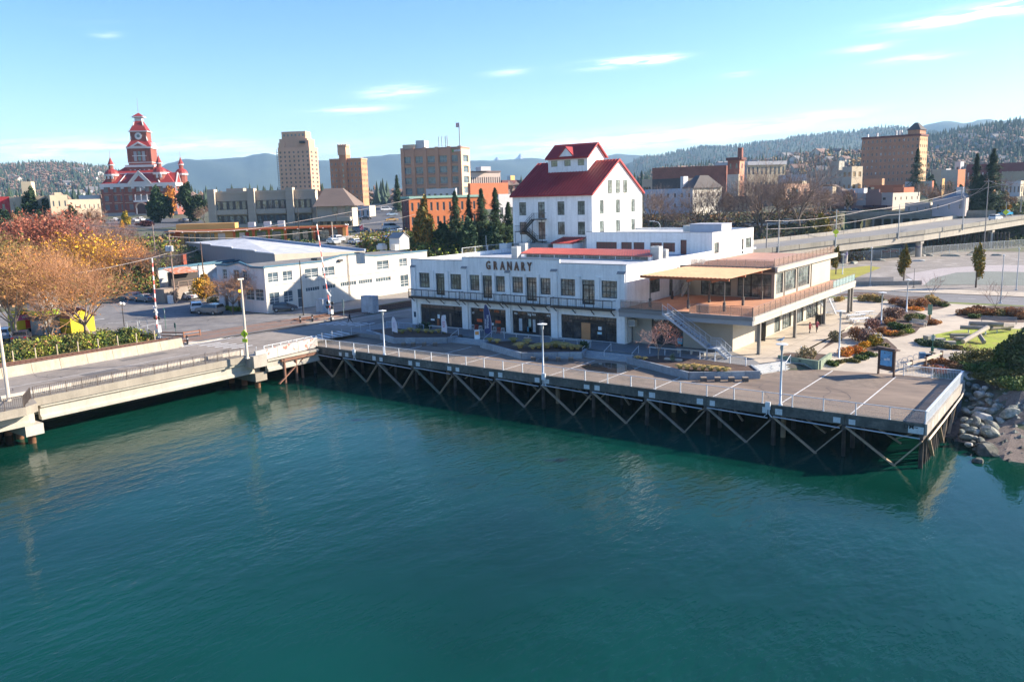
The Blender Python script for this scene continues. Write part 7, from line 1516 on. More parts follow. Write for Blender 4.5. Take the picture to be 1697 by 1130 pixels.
fbuild('brown low buildings between the two hotels',560,520,545,548,316,rb,tanb,phi=20,rows=1,cols=5,wf=.4,z0=17)
fbuild('small brown brick building left of the hotel tower',520,455,468,470,318,rb,tanb,phi=20,z0=17)
lb=brickmat('long_brown_brick',(.23,.085,.06),0,0,1);
B=fbuild('very long blank brown brick building on the hill right of the tower',420,1081,1203,1206,274,lb,lb,'long_brick_building',phi=8,z0=17)
B=fbuild('narrow red brick tower with a flat overhanging cap and chimney',415,1206,1226,1234,261,lb,mat('sunlit_tower_brick',(.52,.24,.15),.85,.08),'brick_tower',phi=20,rows=3,cols=2,scols=1,wf=.25,hf=.4,z0=17,cap=(1.2,.9,dkb))  # right face's sunlight painted as a paler copy of the brick
bbox(B,B['Wf']*.75,1,B['H'],B['Wf']*1.1,3,B['H']+4.5,'chimney',lb);
fbuild('cream lower block with white window frames left of the brick tower',405,1205,1224,1226,289,mat('pale_cream',(.5,.42,.36),.8,.06),cr1,phi=20,rows=1,cols=5,wf=.6,hf=.5,z0=17,wm_=mwhite)
bw=mat('shaded_white_wall',(.42,.47,.55),.85,.07,.3,streak=.1)  # white-painted wall with its bluish shade put into the colour
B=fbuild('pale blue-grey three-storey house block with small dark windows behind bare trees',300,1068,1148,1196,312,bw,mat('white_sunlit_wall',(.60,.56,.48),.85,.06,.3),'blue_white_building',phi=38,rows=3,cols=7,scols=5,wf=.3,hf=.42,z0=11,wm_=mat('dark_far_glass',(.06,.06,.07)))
W_=B['Wf'];H=B['H']; dr=mat('dark_slate_roof',(.085,.075,.075),.9,.12,.4)
bbox(B,W_*.15,.5,H,W_*.75,10,H+3.6,'dark_attic',dr); bbox(B,W_*.74,.4,H,W_*.80,3,H+4.2,'white_shaft',mwhite); frust(B,W_*.8,-.6,W_+.8,B['Ws'],H,W_*.85,6,W_*.93,B['Ws']-6,H+4.4,'hip_roof',dr)
fbuild('white corniced four-storey hall behind the bare trees, upper part sunlit',520,1235,1238,1302,268,mat('grey_pale',(.4,.4,.42),.8,.06),mat('buff_stone',(.56,.44,.30),.85,.07,.3),'corniced_hall',phi=58,wmax=75,rows=2,cols=1,scols=9,wf=.45,hf=.5,z0=18,cap=(2.2,.8,mwhite))
fbuild('grey-white roofed hall behind the brick tower',540,1185,1236,1239,268,mat('grey_pale',(.4,.4,.42)),mwhite,phi=10,z0=18,rows=1,cols=8,wf=.5,hf=.3)
fbuild('dark brown house with a big tiled roof and a row of cream windows',330,1196,1252,1256,325,mat('dark_shingle',(.09,.06,.05),.85,.1),cr1,'shingled_house',phi=20,rows=1,cols=8,wf=.6,hf=.4,z0=12,wm_=cr1)
fbuild('salmon coloured building behind the bare trees',360,1252,1300,1342,305,mat('salmon_wall',(.45,.27,.19),.85,.08),mat('salmon_wall',(.45,.27,.19)),phi=25,rows=2,cols=4,scols=3,wf=.3,hf=.4,z0=13)
B=fbuild('cream four-storey building with small square windows left of the brown hotel',440,1338,1396,1413,282,mat('grey_cream',(.36,.34,.29),.85,.07),cr1,'cream_block',phi=24,rows=3,cols=8,scols=3,wf=.35,hf=.4,z0=18)
bbox(B,B['Wf']*.55,2,B['H'],B['Wf']*.85,8,B['H']+4.5,'square_shaft',mat('grey_cream',(.36,.34,.29)));
fbuild('cream building with a glass corner right beside the brown hotel',430,1396,1412,1430,276,mat('grey_cream',(.36,.34,.29)),cr1,phi=40,rows=2,cols=2,scols=2,wf=.5,hf=.4,z0=18,wm_=mat('ochre_glass',(.25,.16,.07),.3,.3))
B=fbuild('broad brown hip-roofed pavilion behind the bare trees',370,1330,1402,1420,326,mat('dark_shingle',(.09,.06,.05)),rb,'hip_roofed_pavilion',phi=25,z0=13)
frust(B,-2,-2,B['Wf']+2,B['Ws'],B['H'],B['Wf']*.35,7,B['Wf']*.6,B['Ws']-7,B['H']+5,'hip_roof',hr)
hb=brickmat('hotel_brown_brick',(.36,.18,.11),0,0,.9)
B=fbuild('big eight-storey brown brick hotel with a pyramid-roofed stair head, sunlit on its narrow side',480,1429,1525,1538,222,hb,mat('sunlit_hotel_brick',(.56,.36,.19),.85,.08,.2),'brown_brick_hotel',phi=18,rows=8,cols=13,scols=4,wf=.42,hf=.45,z0f=.10,z1f=.97,cap=(1.0,.45,dkb),z0=18,wm_=mat('hotel_glass3',(.16,.13,.12),.25,.8,.12,col2=(.5,.48,.46),c2t=.6,c2w=.02),fm=mat('pale_frame2',(.33,.26,.22),.8,.05))  # sunlight on the narrow side is put into a golden brick tone
W_=B['Wf'];H=B['H']; bbox(B,W_*.78,1,H,W_*1.0-.5,10,H+2.2,'stair_head',hb); frust(B,W_*.76,.5,W_,11,H+2.2,W_*.85,4.5,W_*.9,6,H+6.0,'pyramid_roof',dr)
for a in (.05,.22,.55,.6,.64): bbox(B,W_*a,2,H,W_*a+.8,3,H+1.6+a*1.6,'roof_vent',mwhite)
pb1=mat('shaded_mauve_brick',(.25,.14,.12),.85,.08,.3); pb2=mat('shaded_mauve_stucco',(.36,.31,.29),.85,.07,.3); awn=mat('maroon_awning',(.05,.015,.03),.8,.1)  # mauve tint puts the shade on the shopfronts into their colour
B=fbuild('row of small mauve-brown shopfronts with dark awnings and stepped parapets',318,1370,1480,1525,320,pb2,mat('sunlit_cream_wall',(.66,.56,.45),.85,.06,.3),'shopfront_row',phi=34,wmax=75,rows=1,cols=4,scols=5,wf=.2,hf=.28,z0f=.5,z1f=1.0,z0=12.6,wm_=mat('dark_far_glass',(.06,.06,.07)),fm=mwhite,srows=1)  # side wall carries its sunlight in the cream colour
W_=B['Wf'];H=B['H']
for a0,a1,up in ((.22,.47,1.2),(.62,.84,1.4)): bbox(B,W_*a0,-.25,0,W_*a1,-.001,H+.3,'brick_bay',pb1); bbox(B,W_*(a0+.03),-.24,H+.3,W_*(a1-.03),.2,H+up,'stepped_parapet',pb1)
bbox(B,0,-.12,0,W_,-.002,H*.45,'lower_facade',pb1)
for a in (.04,.28,.60,.78): bbox(B,W_*a,-1.1,H*.36,W_*(a+.15),-.2,H*.46,'awning',awn) if a!=.28 else bbox(B,W_*.30,-.35,H*.05,W_*.40,-.26,H*.42,'shop_window',mwhite)
for a in (.05,.62,.80): bbox(B,W_*a,-.2,H*.08,W_*(a+.12),-.13,H*.33,'shop_window',cr1)
for a in (.33,): bbox(B,W_*a,-.32,H*.6,W_*(a+.08),-.26,H*.82,'window',mwhite)
bbox(B,W_*.55,3,H,W_*.60,5,H+2.2,'roof_box',blackmetal); bbox(B,W_*.85,6,H,W_*1.0,12,H+1.8,'orange_roof',mat('orange_tile',(.52,.16,.07)))
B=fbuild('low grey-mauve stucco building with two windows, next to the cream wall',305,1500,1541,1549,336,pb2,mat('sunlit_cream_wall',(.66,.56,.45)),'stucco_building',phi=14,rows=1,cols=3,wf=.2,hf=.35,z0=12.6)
B=fbuild('low pale mauve building with a grey hipped roof right of the stucco building',300,1546,1601,1606,328,mat('pale_mauve',(.42,.37,.38),.85,.06,.3),pb2,'pale_mauve_building',phi=10,rows=1,cols=3,wf=.16,hf=.3,z0=12.6)
frust(B,2,3,B['Wf']*.9,14,B['H'],6,7,B['Wf']*.7,9,B['H']+2.4,'hipped_roof',mat('slate_blue_roof',(.20,.21,.24),.8,.1)); bbox(B,B['Wf']*.6,5,B['H'],B['Wf']*.8,8,B['H']+3.4,'roof_box',mwhite)
for (lab,D,xl,xc,xr,yt,m1,m2,phi,r_,c_,sc_,z0_) in [
 ('low cream flat-roofed block just right of the white tower on the hill',470,1064,1098,1104,296,cr2,cr1,24,1,4,2,16),
 ('small grey block with a white roof in front of the long brown building',380,1112,1140,1146,302,mat('grey_pale',(.4,.4,.42)),mwhite,20,1,4,1,14),
 ('narrow tan building left of the cream four-storey block',400,1306,1330,1337,300,cr2,cr1,25,2,4,1,15),
 ('white low hall with a long band of windows behind the large bare trees',470,1290,1336,1343,289,mat('pale_wall',(.52,.54,.55)),mwhite,22,1,7,2,17),
 ('brick-red block behind the hip-roofed pavilion',460,1402,1426,1429,300,rb,rbs,20,2,3,1,16),
 ('pale grey low block below the cream building',350,1352,1380,1386,309,mat('grey_pale',(.4,.4,.42)),cr1,26,1,4,1,13),
 ('ochre low building left of the far conifers at the right',430,1545,1562,1566,296,cr2,yl,20,1,3,1,16),
 ('white gabled chapel-like building near the orange end wall',520,1583,1592,1598,268,mwhite,mwhite,30,2,1,1,19),
 ('pale blue-roofed low shed right of the tallest conifer',400,1660,1692,1697,300,mat('pale_wall',(.52,.54,.55)),cr1,15,1,5,1,16),
 ('brown brick low block below the maroon building',440,1606,1648,1652,291,rb,rbs,12,1,7,1,17),
 ('small white commercial building behind the storefront row',400,1398,1432,1438,312,mat('pale_wall',(.52,.54,.55)),mwhite,20,1,4,1,13.5),
 ('brown low block at the foot of the brown hotel, left',430,1432,1462,1466,296,rb,rbs,15,1,5,1,16)]:
 fbuild(lab,D,xl,xc,xr,yt,m1,m2,phi=phi,rows=r_,cols=c_,scols=sc_,wf=.45,hf=.4,z0=z0_)
fbuild('long dark maroon building with a row of small lit windows at the right',520,1602,1700,1702,269,mat('dark_maroon2',(.15,.05,.055),.85,.08),mroof,'maroon_building',phi=5,rows=1,cols=12,wf=.3,hf=.3,z0=20,wm_=mwhite)
fbuild('broad beige warehouse with a dark recess at the right frame edge',420,1660,1720,1722,283,mat('beige_warehouse',(.30,.26,.20),.85,.08),cr2,phi=5,z0=17)
fbuild('pale stucco building with orange end wall behind the conifers',450,1560,1588,1600,281,mat('grey_cream',(.36,.34,.29)),mat('orange_end_wall',(.60,.20,.09),.85,.06),phi=30,z0=17)
fbuild('white-sided building left of the conifers at the right',470,1544,1568,1576,280,cr2,mwhite,phi=30,z0=18)
fbuild('low red-brown brick row with white roofs below the brown hotel',390,1440,1497,1500,306,rbr,rb,phi=14,rows=1,cols=6,wf=.4,hf=.3,z0=14,roof_m=mat('roof_white',(.62,.62,.62)))
fbuild('small white cottage roofs beside the red-brown row',400,1500,1545,1548,300,mat('pale_wall',(.52,.54,.55)),rbr,phi=14,rows=1,cols=4,wf=.4,hf=.3,z0=15)
# == hills and mountains
def hill(name,pts,D,depth,mt_,drop=0,z0=12,rough=.01,seed=1,fore=.75):
 rnd=random.Random(seed); cols_=[];
 xs=[];
 for (xa,ya),(xb,yb) in zip(pts,pts[1:]):
  n=max(2,int((xb-xa)/5));
  for i in range(n): t=i/n; xs.append((xa+(xb-xa)*t, ya+(yb-ya)*(t*t*(3-2*t)) ))
 xs.append(pts[-1]); rows=18; mb=MB();
 ph=[rnd.uniform(0,6.28) for _ in range(8)]
 for j in range(rows):
  s=j/(rows-1)   # 0 foot near, 1 crest at .7, back beyond
  for i,(px,py) in enumerate(xs):
   crest=dist_pt(px,py,D); H=crest.z-z0
   f=(math.sin(min(s/.72,1)*math.pi/2))**1.2 if s<=.72 else 1-((s-.72)/.28)**2*.5
   w=1+.0*px
   d=D*(fore+(1-fore)*min(s/.72,1)) if s<=.72 else D*(1+(s-.72)*.5)
   dirn=Vector((crest.x,crest.y)).normalized()*d
   n=sum(math.sin(px*.013*(k+1)+ph[k]+s*(3+k)*2)*.5/(k+1) for k in range(6))
   edge=min(1,(s/.15))*(1 if s<.6 else max(0,(.72-s)/.12) if s<.72 else 0)
   mb.v.append((dirn.x,dirn.y,z0+H*f+H*.10*n*edge))
 nx=len(xs)
 for j in range(rows-1):
  for i in range(nx-1): a=j*nx+i; mb.f.append((a,a+1,a+1+nx,a+nx)); mb.m.append(0)
 return struct(name,mb,mt_,smooth=True)
forest=mat('forest_hill',(.035,.055,.03),.95,.35,.006,var2=.4,scale2=.06,col2=(.16,.105,.07),c2t=.52,c2w=.06)
forest2=mat('far_forest',(.03,.05,.03),.95,.3,.002,var2=.35,scale2=.02)
forest3=mat('mountain_forest',(.032,.048,.032),.95,.25,.0012,var2=.3,scale2=.008)
hill('mountain_range',[(230,300),(285,272),(310,266),(345,264),(400,261),(425,256),(440,254),(462,258),(500,266),(525,266),(546,266),(580,268),(605,262),(632,261),(645,259),(662,259),(700,262),(740,266),(780,269),(815,266),(850,264),(880,262),(930,268),(975,262),(1008,258),(1023,255),(1045,257),(1075,259),(1110,268),(1160,275)],6500,1200,forest3,seed=3,z0=8,fore=.82)
hill('snowy_peaks',[(800,274),(812,267),(818,266),(824,260),(830,267),(840,269),(852,266),(858,262),(862,256),(868,263),(878,266),(890,274)],7800,300,mat('snow_rock',(.5,.52,.56),.9,.3,.004,col2=(.15,.17,.2),c2t=.5,c2w=.05),seed=5,z0=8,fore=.93)
hill('mountain',[(1455,250),(1500,226),(1538,211),(1560,209),(1595,209),(1610,204),(1620,199),(1641,198),(1655,203),(1668,202),(1697,200),(1740,204),(1800,215)],6000,1500,forest3,seed=7,z0=8,fore=.8)
hill('hillside',[(1000,304),(1050,272),(1077,264),(1132,255),(1170,249),(1200,247),(1231,245),(1270,237),(1300,234),(1311,229),(1350,225),(1389,221),(1456,221),(1505,223),(1560,228),(1640,236),(1720,244)],4000,1300,forest2,seed=9,z0=12,fore=.6)
hill('hill',[(-140,287),(-60,284),(0,283),(60,281.5),(100,281),(125,280),(135,282),(165,286),(200,295),(240,310),(290,330)],2700,900,forest,seed=11,z0=14,fore=.55)
hill('near_hillside',[(1490,298),(1540,244),(1600,234),(1650,227),(1697,221),(1760,216),(1820,218)],2000,700,forest,seed=13,z0=18,fore=.55)
hill('low_hillside',[(1060,300),(1110,287),(1180,282),(1260,276),(1330,268),(1400,262),(1500,256),(1560,262),(1640,270),(1740,276)],1500,400,mat('autumn_slope',(.06,.07,.035),.95,.35,.02,var2=.4,scale2=.12,col2=(.20,.12,.07),c2t=.5,c2w=.08),seed=15,z0=18,fore=.6)
def cover(label,regions,mats_,seed,name='distant_forest'):
 rnd=random.Random(seed); mb=MB()
 for (x0,x1,ytop_f,D0,D1,n,h0,h1,kinds,surf) in regions:
  for i in range(n):
   px=rnd.uniform(x0,x1); D=D0*(D1/D0)**rnd.random(); d=ray(px,300); h_=math.hypot(d.x,d.y); x,y=d.x*D/h_,d.y*D/h_; z=surf(px,D,x,y)
   if z is None: continue
   k=rnd.choice(kinds); h=rnd.uniform(h0,h1)*(1.25 if k<2 else .85); w=h*(.22 if k<2 else .42); n_=5
   if k<2:
    o=rnd.uniform(0,6);
    for (zb,r,zt) in ((.08,1,.55),(.35,.72,.8),(.62,.42,1.05)):
     vs=[(x+w*r*math.cos(o+6.283*q/n_)*rnd.uniform(.8,1.2),y+w*r*math.sin(o+6.283*q/n_)*rnd.uniform(.8,1.2),z+h*zb) for q in range(n_)]+[(x,y,z+h*zt)]
     mb.add(vs,[(q,(q+1)%n_,n_) for q in range(n_)],k)
   else:
    for q in range(7):
     c=Vector((x+rnd.gauss(0,.42)*w,y+rnd.gauss(0,.42)*w,z+h*rnd.uniform(.3,.95))); s=w*rnd.uniform(.35,.6)
     vs=[c+Vector(v)*s*rnd.uniform(.8,1.2) for v in ((1,0,0),(-.9,.3,0),(0,1,.1),(.1,-1,0),(0,.1,.9),(0,0,-.7))]
     mb.add(vs,[(0,2,4),(2,1,4),(1,3,4),(3,0,4),(2,0,5),(1,2,5),(3,1,5),(0,3,5)],k)
 return mb.done(name,mats_,kind='stuff',label=label)
cm=[mat('far_conifer',(.035,.06,.04),.9,.3,.05),mat('far_conifer2',(.045,.075,.045),.9,.3,.05),mat('far_autumn',(.20,.125,.085),.9,.25,.05),mat('far_autumn_pale',(.27,.18,.14),.9,.2,.05),mat('far_gold',(.36,.20,.05),.9,.2,.05)]
dg=bpy.context.evaluated_depsgraph_get(); bpy.context.view_layer.update()
HB=[o for o in bpy.data.objects if o.name in('hill','near_hillside','low_hillside','hillside')]
from mathutils.bvhtree import BVHTree
BV={o.name:BVHTree.FromPolygons([tuple(v.co) for v in o.data.vertices],[tuple(p.vertices) for p in o.data.polygons]) for o in HB}
def on(names):
 def f(px,D,x,y):
  best=None
  for n_ in names:
   h=BV[n_].ray_cast(Vector((x,y,3000)),Vector((0,0,-1)))
   if h[0] is not None and (best is None or h[0].z>best): best=h[0].z
  return best
 return f
flat=lambda px,D,x,y: TZ(x,y)
cover('forest and autumn trees covering the left hill',[(-40,230,0,1500,2950,4200,8,15,[0,0,1,2,2,3],on(['hill']))],cm,1)
cover('conifers and autumn crowns covering the right hillsides',[(1490,1720,0,1150,2100,3800,8,16,[0,0,1,1,2,3,3],on(['near_hillside'])),(1500,1720,0,1900,2150,700,15,23,[0,0,1],on(['near_hillside'])),(1060,1720,0,950,1560,2800,8,14,[0,0,1,2,2,3,3,2,4],on(['low_hillside'])),(1050,1560,0,2500,3950,3400,9,15,[0,0,1,2],on(['hillside']))],cm,2)
cover('trees of the suburbs across the plain between city and mountains',[(-20,1100,0,620,2600,2600,9,17,[0,0,1,2,2,3,3],flat),(1050,1720,0,560,1000,700,8,14,[0,1,2,2,3,3,4],flat)],cm,3,'suburban_trees')
def house_mesh(wm_,rm):
 m_=MB().box(-6,-4,-3,6,4,3.2); m_.add([(-6,-4,3.2),(-6,4,3.2),(-6,0,6)],[(0,1,2)]).add([(6,4,3.2),(6,-4,3.2),(6,0,6)],[(0,1,2)])
 r_=MB().extr([(-6.6,-4.6,2.9),(6.6,-4.6,2.9),(6.6,0,6.1),(-6.6,0,6.1)],(0,0,.3)).extr([(6.6,4.6,2.9),(-6.6,4.6,2.9),(-6.6,0,6.1),(6.6,0,6.1)],(0,0,.3))
 return m_.mesh('wall',wm_),r_.mesh('roof',rm)
HM=[house_mesh(mat('house_white',(.6,.58,.55),.8,.05),mat('house_roof',(.16,.15,.15),.8,.1)),house_mesh(mat('house_cream',(.5,.45,.38),.8,.05),mat('house_roof2',(.2,.12,.09),.8,.1)),house_mesh(mat('house_grey',(.4,.42,.45),.8,.05),mat('house_roof',(.16,.15,.15)))]
rnd=random.Random(44)
def houses(n,x0,x1,D0,D1,surf,label,group):
 for i in range(n):
  px=rnd.uniform(x0,x1); D=rnd.uniform(D0,D1); d=ray(px,300); h_=math.hypot(d.x,d.y); x,y=d.x*D/h_,d.y*D/h_; z=surf(px,D,x,y)
  if z is None: continue
  a,b=rnd.choice(HM); t=thing('hillside_house',label,'house',(x,y,z+3),rnd.uniform(0,3.14),group,rnd.uniform(1.1,1.9)); link('wall',a,t); link('roof',b,t)
houses(44,1500,1697,1200,1750,on(['near_hillside']),'small pale house among the trees on the right-hand hillside','houses on the right hillside')
houses(44,1080,1500,1000,1450,on(['low_hillside']),'small pale house among autumn trees on the low hillside behind downtown','houses on the low hillside')
houses(22,0,170,1600,2300,on(['hill']),'small pale house in the woods of the left hill','houses on the left hill')
houses(46,10,1050,650,1700,flat,'small pale suburban house on the plain behind downtown','suburban houses on the plain')
# == elevated road and trestle at the right
ramp=[(-92,140,6.6),(-70,182,8.2),(-55.4,213.3,9.3),(-43.3,238.7,10.2),(-31.4,275,11.4),(-22,308,12.4),(-10,350,13.6),(8,410,14.5)]
t=thing('elevated_road','long concrete elevated road ramp crossing behind the gravel lot on round columns','elevated road',(-43,239,4))
rc=mat('viaduct_concrete',(.40,.36,.30),.85,.12,.15,var2=.1,streak=.25); rcd=mat('viaduct_concrete_dark',(.26,.24,.20),.85,.15,.2,var2=.1,streak=.25); rtop=mat('ramp_asphalt',(.22,.21,.195),.9,.1,.1)
WR=19
def offp(i,o):
 a=Vector(ramp[max(0,i-1)][:2]); b=Vector(ramp[min(len(ramp)-1,i+1)][:2]); d=(b-a).normalized(); n=Vector((-d.y,d.x)); p=Vector(ramp[i][:2])+n*o; return (p.x,p.y,ramp[i][2])
for i in range(len(ramp)-1):
 a0,b0=offp(i,0),offp(i+1,0); a1,b1=offp(i,WR),offp(i+1,WR)
 V=lambda p,z: (p[0],p[1],p[2]+z)
 MB().add([V(a0,-.3),V(b0,-.3),V(b1,-.3),V(a1,-.3),V(a0,0),V(b0,0),V(b1,0),V(a1,0)],[(0,3,2,1),(4,5,6,7),(0,1,5,4),(2,3,7,6)]).done('deck',rtop,t)
 for o in (0.4,6.5,12.5,WR-.6):
  a,b=offp(i,o),offp(i+1,o); MB().bar(V(a,-1.1),V(b,-1.1),.5,1.5).done('girder',rc,t)
 k=4
 for q in range(k):
  for o in (0,WR):
   a,b=Vector(offp(i,o)),Vector(offp(i+1,o)); p,r_=a.lerp(b,q/k),a.lerp(b,(q+1)/k-.004); MB().bar(p+Vector((0,0,.45)),r_+Vector((0,0,.45)),.3,1.1).done('parapet_panel',rcd if o==0 else rc,t)
 MB().bar(V(offp(i,.35),.012),V(offp(i+1,.35),.012),.5,.02).done('edge_line',paint,t)
cols_=[(1406,437),(1529.5,426),(1647,412)]
gm_=mat('graffiti_column',(.42,.38,.33),.85,.1,.3,col2=(.10,.09,.20),c2t=.58,c2w=.03)
for (px,py) in cols_+[(1455,436),(1571,420),(1605,420),(1668,410)]:
 P=gp(px,py,4.1);
 if (px,py) not in cols_: P=P+Vector((-8.5,4,0))
 j=min(range(len(ramp)-1),key=lambda q:(Vector(ramp[q][:2])-P.xy).length); o2=(P.xy-Vector(ramp[j][:2])).dot((Vector(offp(j,1)[:2])-Vector(ramp[j][:2])))
 zt=8.0 if P.y<225 else (8.4 if P.y<260 else 9.6)
 c_=P.xy+((Vector(offp(j,1)[:2])-Vector(ramp[j][:2])).normalized()*(1.3 if (px,py) in cols_ else 4)); nv=(Vector(offp(j,1)[:2])-Vector(ramp[j][:2])).normalized()
 MB().lathe([(.8,-.2),(.8,zt-4)],14,(c_.x,c_.y,4.0)).done('column',gm_,t,smooth=False)
 if (px,py) in cols_: MB().bar(Vector((c_.x,c_.y,zt-.35))-Vector((nv.x,nv.y,0))*.9,Vector((c_.x,c_.y,zt-.35))+Vector((nv.x,nv.y,0))*16,1.4,.9).done('crosshead',rc,t)
for i,(px,pb,ptp,lab) in enumerate([(1291,417,363,'left end'),(1384,391,347,'second from the left, with the yellow sign'),(1487,377,339,'third from the left'),(1594,366,327,'fourth from the left')]):
 best=None
 for j in range(len(ramp)-1):
  for q in range(40):
   p=Vector(offp(j,-.25)).lerp(Vector(offp(j+1,-.25)),q/40); e=abs(pxx(p)-px)
   if best is None or e<best[0]: best=(e,p)
 p=best[1]; h=zat(p.x,p.y,ptp)-p.z; tall_pole('slim pale light pole on the elevated road, '+lab,p+Vector((0,0,-.6)),max(3,h+.6),.14,mat('pole_pale',(.42,.42,.40),.6,.1),'light_pole','light poles on the elevated road',arm=False)
 if i==1:
  s=thing('yellow_sign','yellow diamond pedestrian sign on the second light pole of the elevated road','sign',p+Vector((0,0,h*.35))); m_=MB(); c=Vector((.0,-.25,0));
  m_.extr([(-.75,-.25,0),(0,-.25,-.75),(.75,-.25,0),(0,-.25,.75)],(0,.05,0)).extr([(-.3,-.25,-1.1),(.3,-.25,-1.1),(.3,-.25,-.8),(-.3,-.25,-.8)],(0,.05,0)); m_.done('plate',mat('sign_yellow',(.65,.75,.02),.5,.03),s,world=False)
  s.rotation_euler=(0,0,R(15))
p=dist_pt(1667,352,300); s=thing('yellow_sign','yellow diamond sign with a grey post at the far right of the elevated road','sign',(p.x,p.y,p.z)); MB().extr([(-.9,0,0),(0,0,-.9),(.9,0,0),(0,0,.9)],(0,.06,0)).done('plate',mat('sign_yellow',(.65,.75,.02)),s,world=False); MB().box(-.07,.07,-3.5,.07,.2,3).done('post',mat('pole_pale',(.42,.42,.40)),s,world=False)
A=dist_pt(1366,356,304); Bq=dist_pt(1650,353,304); dd_=(Bq-A).normalized(); nn_=Vector((-dd_.y,dd_.x,0))
t=thing('trestle_street','old concrete trestle street on many dark posts behind the elevated road','trestle',(A.x,A.y,4))
MB().bar(A+nn_*5+Vector((0,0,-.3)),Bq+nn_*5+Vector((0,0,-.3)),11,.6).done('deck',rcd,t)
MB().bar(A+Vector((0,0,.4)),Bq+Vector((0,0,.4)),.3,.9).done('parapet',rcd,t)
L=(Bq-A).length
for k in range(18):
 p=A+dd_*(L*(k+.5)/18); MB().bar((p.x,p.y,3),(p.x,p.y,p.z-1.5),.6,.6).done('post',rcd,t); MB().bar(p+Vector((0,0,-1.1))-dd_*1.6,p+Vector((0,0,-1.1))+dd_*1.6,.5,.9).done('haunch',rcd,t)
for k in range(24):
 p=dist_pt(1528+k*6.2,400,262+k*.8); MB().box(p.x-.25,p.y-.25,3.8,p.x+.25,p.y+.25,8.6).done('timber_post',pile_m,t)
a,b=tp(1400,433.5),tp(1700,410); n=22
f=thing('chain_fence','long chain-link fence between the gravel lot and the elevated road','fence',a,math.atan2(b.y-a.y,b.x-a.x)); L=(b-a).length
fp=MB().box(-.05,-.05,0,.05,.05,2.3).mesh('post',galv); fr_=MB().box(0,-.03,2.25,L/n,.03,2.33).box(0,-.02,.1,L/n,.02,.14).mesh('rail',galv); fm_=MB().quad((0,0,.1),(L/n,0,.1),(L/n,0,2.25),(0,0,2.25)).mesh('mesh_panel',clearglass('chain_mesh',(.4,.42,.42),.32))
for i in range(n): link('post',fp,f,loc=(L*i/n,0,0)); link('rail',fr_,f,loc=(L*i/n,0,0)); link('mesh_panel',fm_,f,loc=(L*i/n,0,0))
rnd=random.Random(9)
for i,(px,py,s) in enumerate([(1415,437,1.3),(1395,441,1.2),(1523,433,1.1),(1536,424,1.3),(1575,425,1.5),(1608,423,1.6),(1617,419,1.2),(1650,424,1.0),(1628,426,1.1),(1530,424,.9),(1455,432,1.4)]):
 o=link('concrete_block',rk[i%7],None,loc=tp(px,py),scale=(s*1.6,s*.7,s*.5),rz=rnd.uniform(0,3),label='pale broken concrete block lying along the chain-link fence at the gravel lot',category='rubble block',group='rubble blocks along the fence')
# == trees
random.seed(77)
def TP(px,py): return tp(px,py)
def th(P,py): return max(2,zat(P.x,P.y,py)-P.z)
for i,(lab,px,py,pt_,var,twm_,lfm,kw) in enumerate([
 ('two-trunked tan tree with olive and orange leaves beside the left street lamp',26,566,398,11,tw_tan,fol('olive_orange',(.24,.17,.04),(.38,.19,.04)),dict(leaf=1,leaf_s=.15,multi=2,spread=.6,r0=.24)),
 ('multi-stemmed tan tree between the yellow truck and the white stall',84,556,392,12,tw_tan,lf_or,dict(leaf=1,leaf_s=.11,multi=3,spread=.5,r0=.17,leafbias=lambda q:.25)),
 ('big spreading tan tree with ivy on its trunk behind the yellow hut',146,554,392,13,tw_tan,lf_or,dict(leaf=1,leaf_s=.13,multi=2,spread=.75,r0=.30,trunk_h=.16,leafbias=lambda q:.35 if q.z<7 else .10)),
 ('leafless grey tree beside the utility pole at the white store',266,486,398,14,tw_grey,None,dict(multi=1,spread=.6,r0=.2)),
 ('bare brown tree in front of the lilac end wall of the long white building',386,520,440,15,tw_tan,None,dict(multi=2,spread=.8,r0=.12,trunk_h=.25)),
 ]):
 P=TP(px,py); bare_tree(lab,P,th(P,pt_)*(.93 if i<3 else 1),var,twm_,bark_l if i<4 else bark,lfm,**kw)
P=TP(337,500); leafy_tree('yellow-orange tree with a green lower crown left of the bare brown tree',P,th(P,455),3.6,81,fol('gold_green',(.12,.13,.03),(.60,.30,.02),c2t=.48),sz=.2,base=.1,dens=1.1)
P=TP(352,502); shrub('low green bush under the yellow-orange tree',P,1.6,1.2,82,lf_gn,n=600,sz=.14)
for i,(px,py) in enumerate([(375,514),(386,516),(395,513)]): shrub(['bright green clump at the foot of the bare brown tree, left','bright green clump at the foot of the bare brown tree, nearest','dark bush at the foot of the bare brown tree, right'][i],TP(px,py),1.6,.9,83+i,[lf_ygn,lf_ygn,lf_gn][i],n=600,sz=.13)
lst=[(30,480,395,'olive',5.5,'olive-yellow tree at the left frame edge in front of the red trees'),(-8,500,385,'olive',5,'olive tree cut by the left frame edge'),
 (60,455,352,'red',6.5,'bright red-leaved tree left of the middle of the red grove'),(100,448,345,'red',6.5,'tall red-twigged tree in the middle of the red grove'),(30,450,360,'red',6,'red-leaved tree at the left of the red grove'),(135,440,348,'mauve',6.5,'mauve twiggy tree right in the red grove'),(170,435,356,'mauve',6.5,'mauve-brown twiggy tree above the orange-leaved tree'),(200,430,362,'mauve',6,'grey-mauve twiggy tree below the museum car park'),
 (125,475,388,'gold',6,'golden-leaved tree behind the big spreading tan tree'),(165,478,392,'gold',5.5,'golden-leaved tree right of its golden neighbour'),(50,500,405,'tan',6,'tan twiggy tree behind the yellow truck'),(215,470,395,'tan',5,'tan-brown twiggy tree left of the crossing gate arm'),(240,455,408,'red2',4,'rust-red bush-like tree below the green slope'),(215,440,400,'tan',5,'thin tan tree at the bottom of the green slope')]
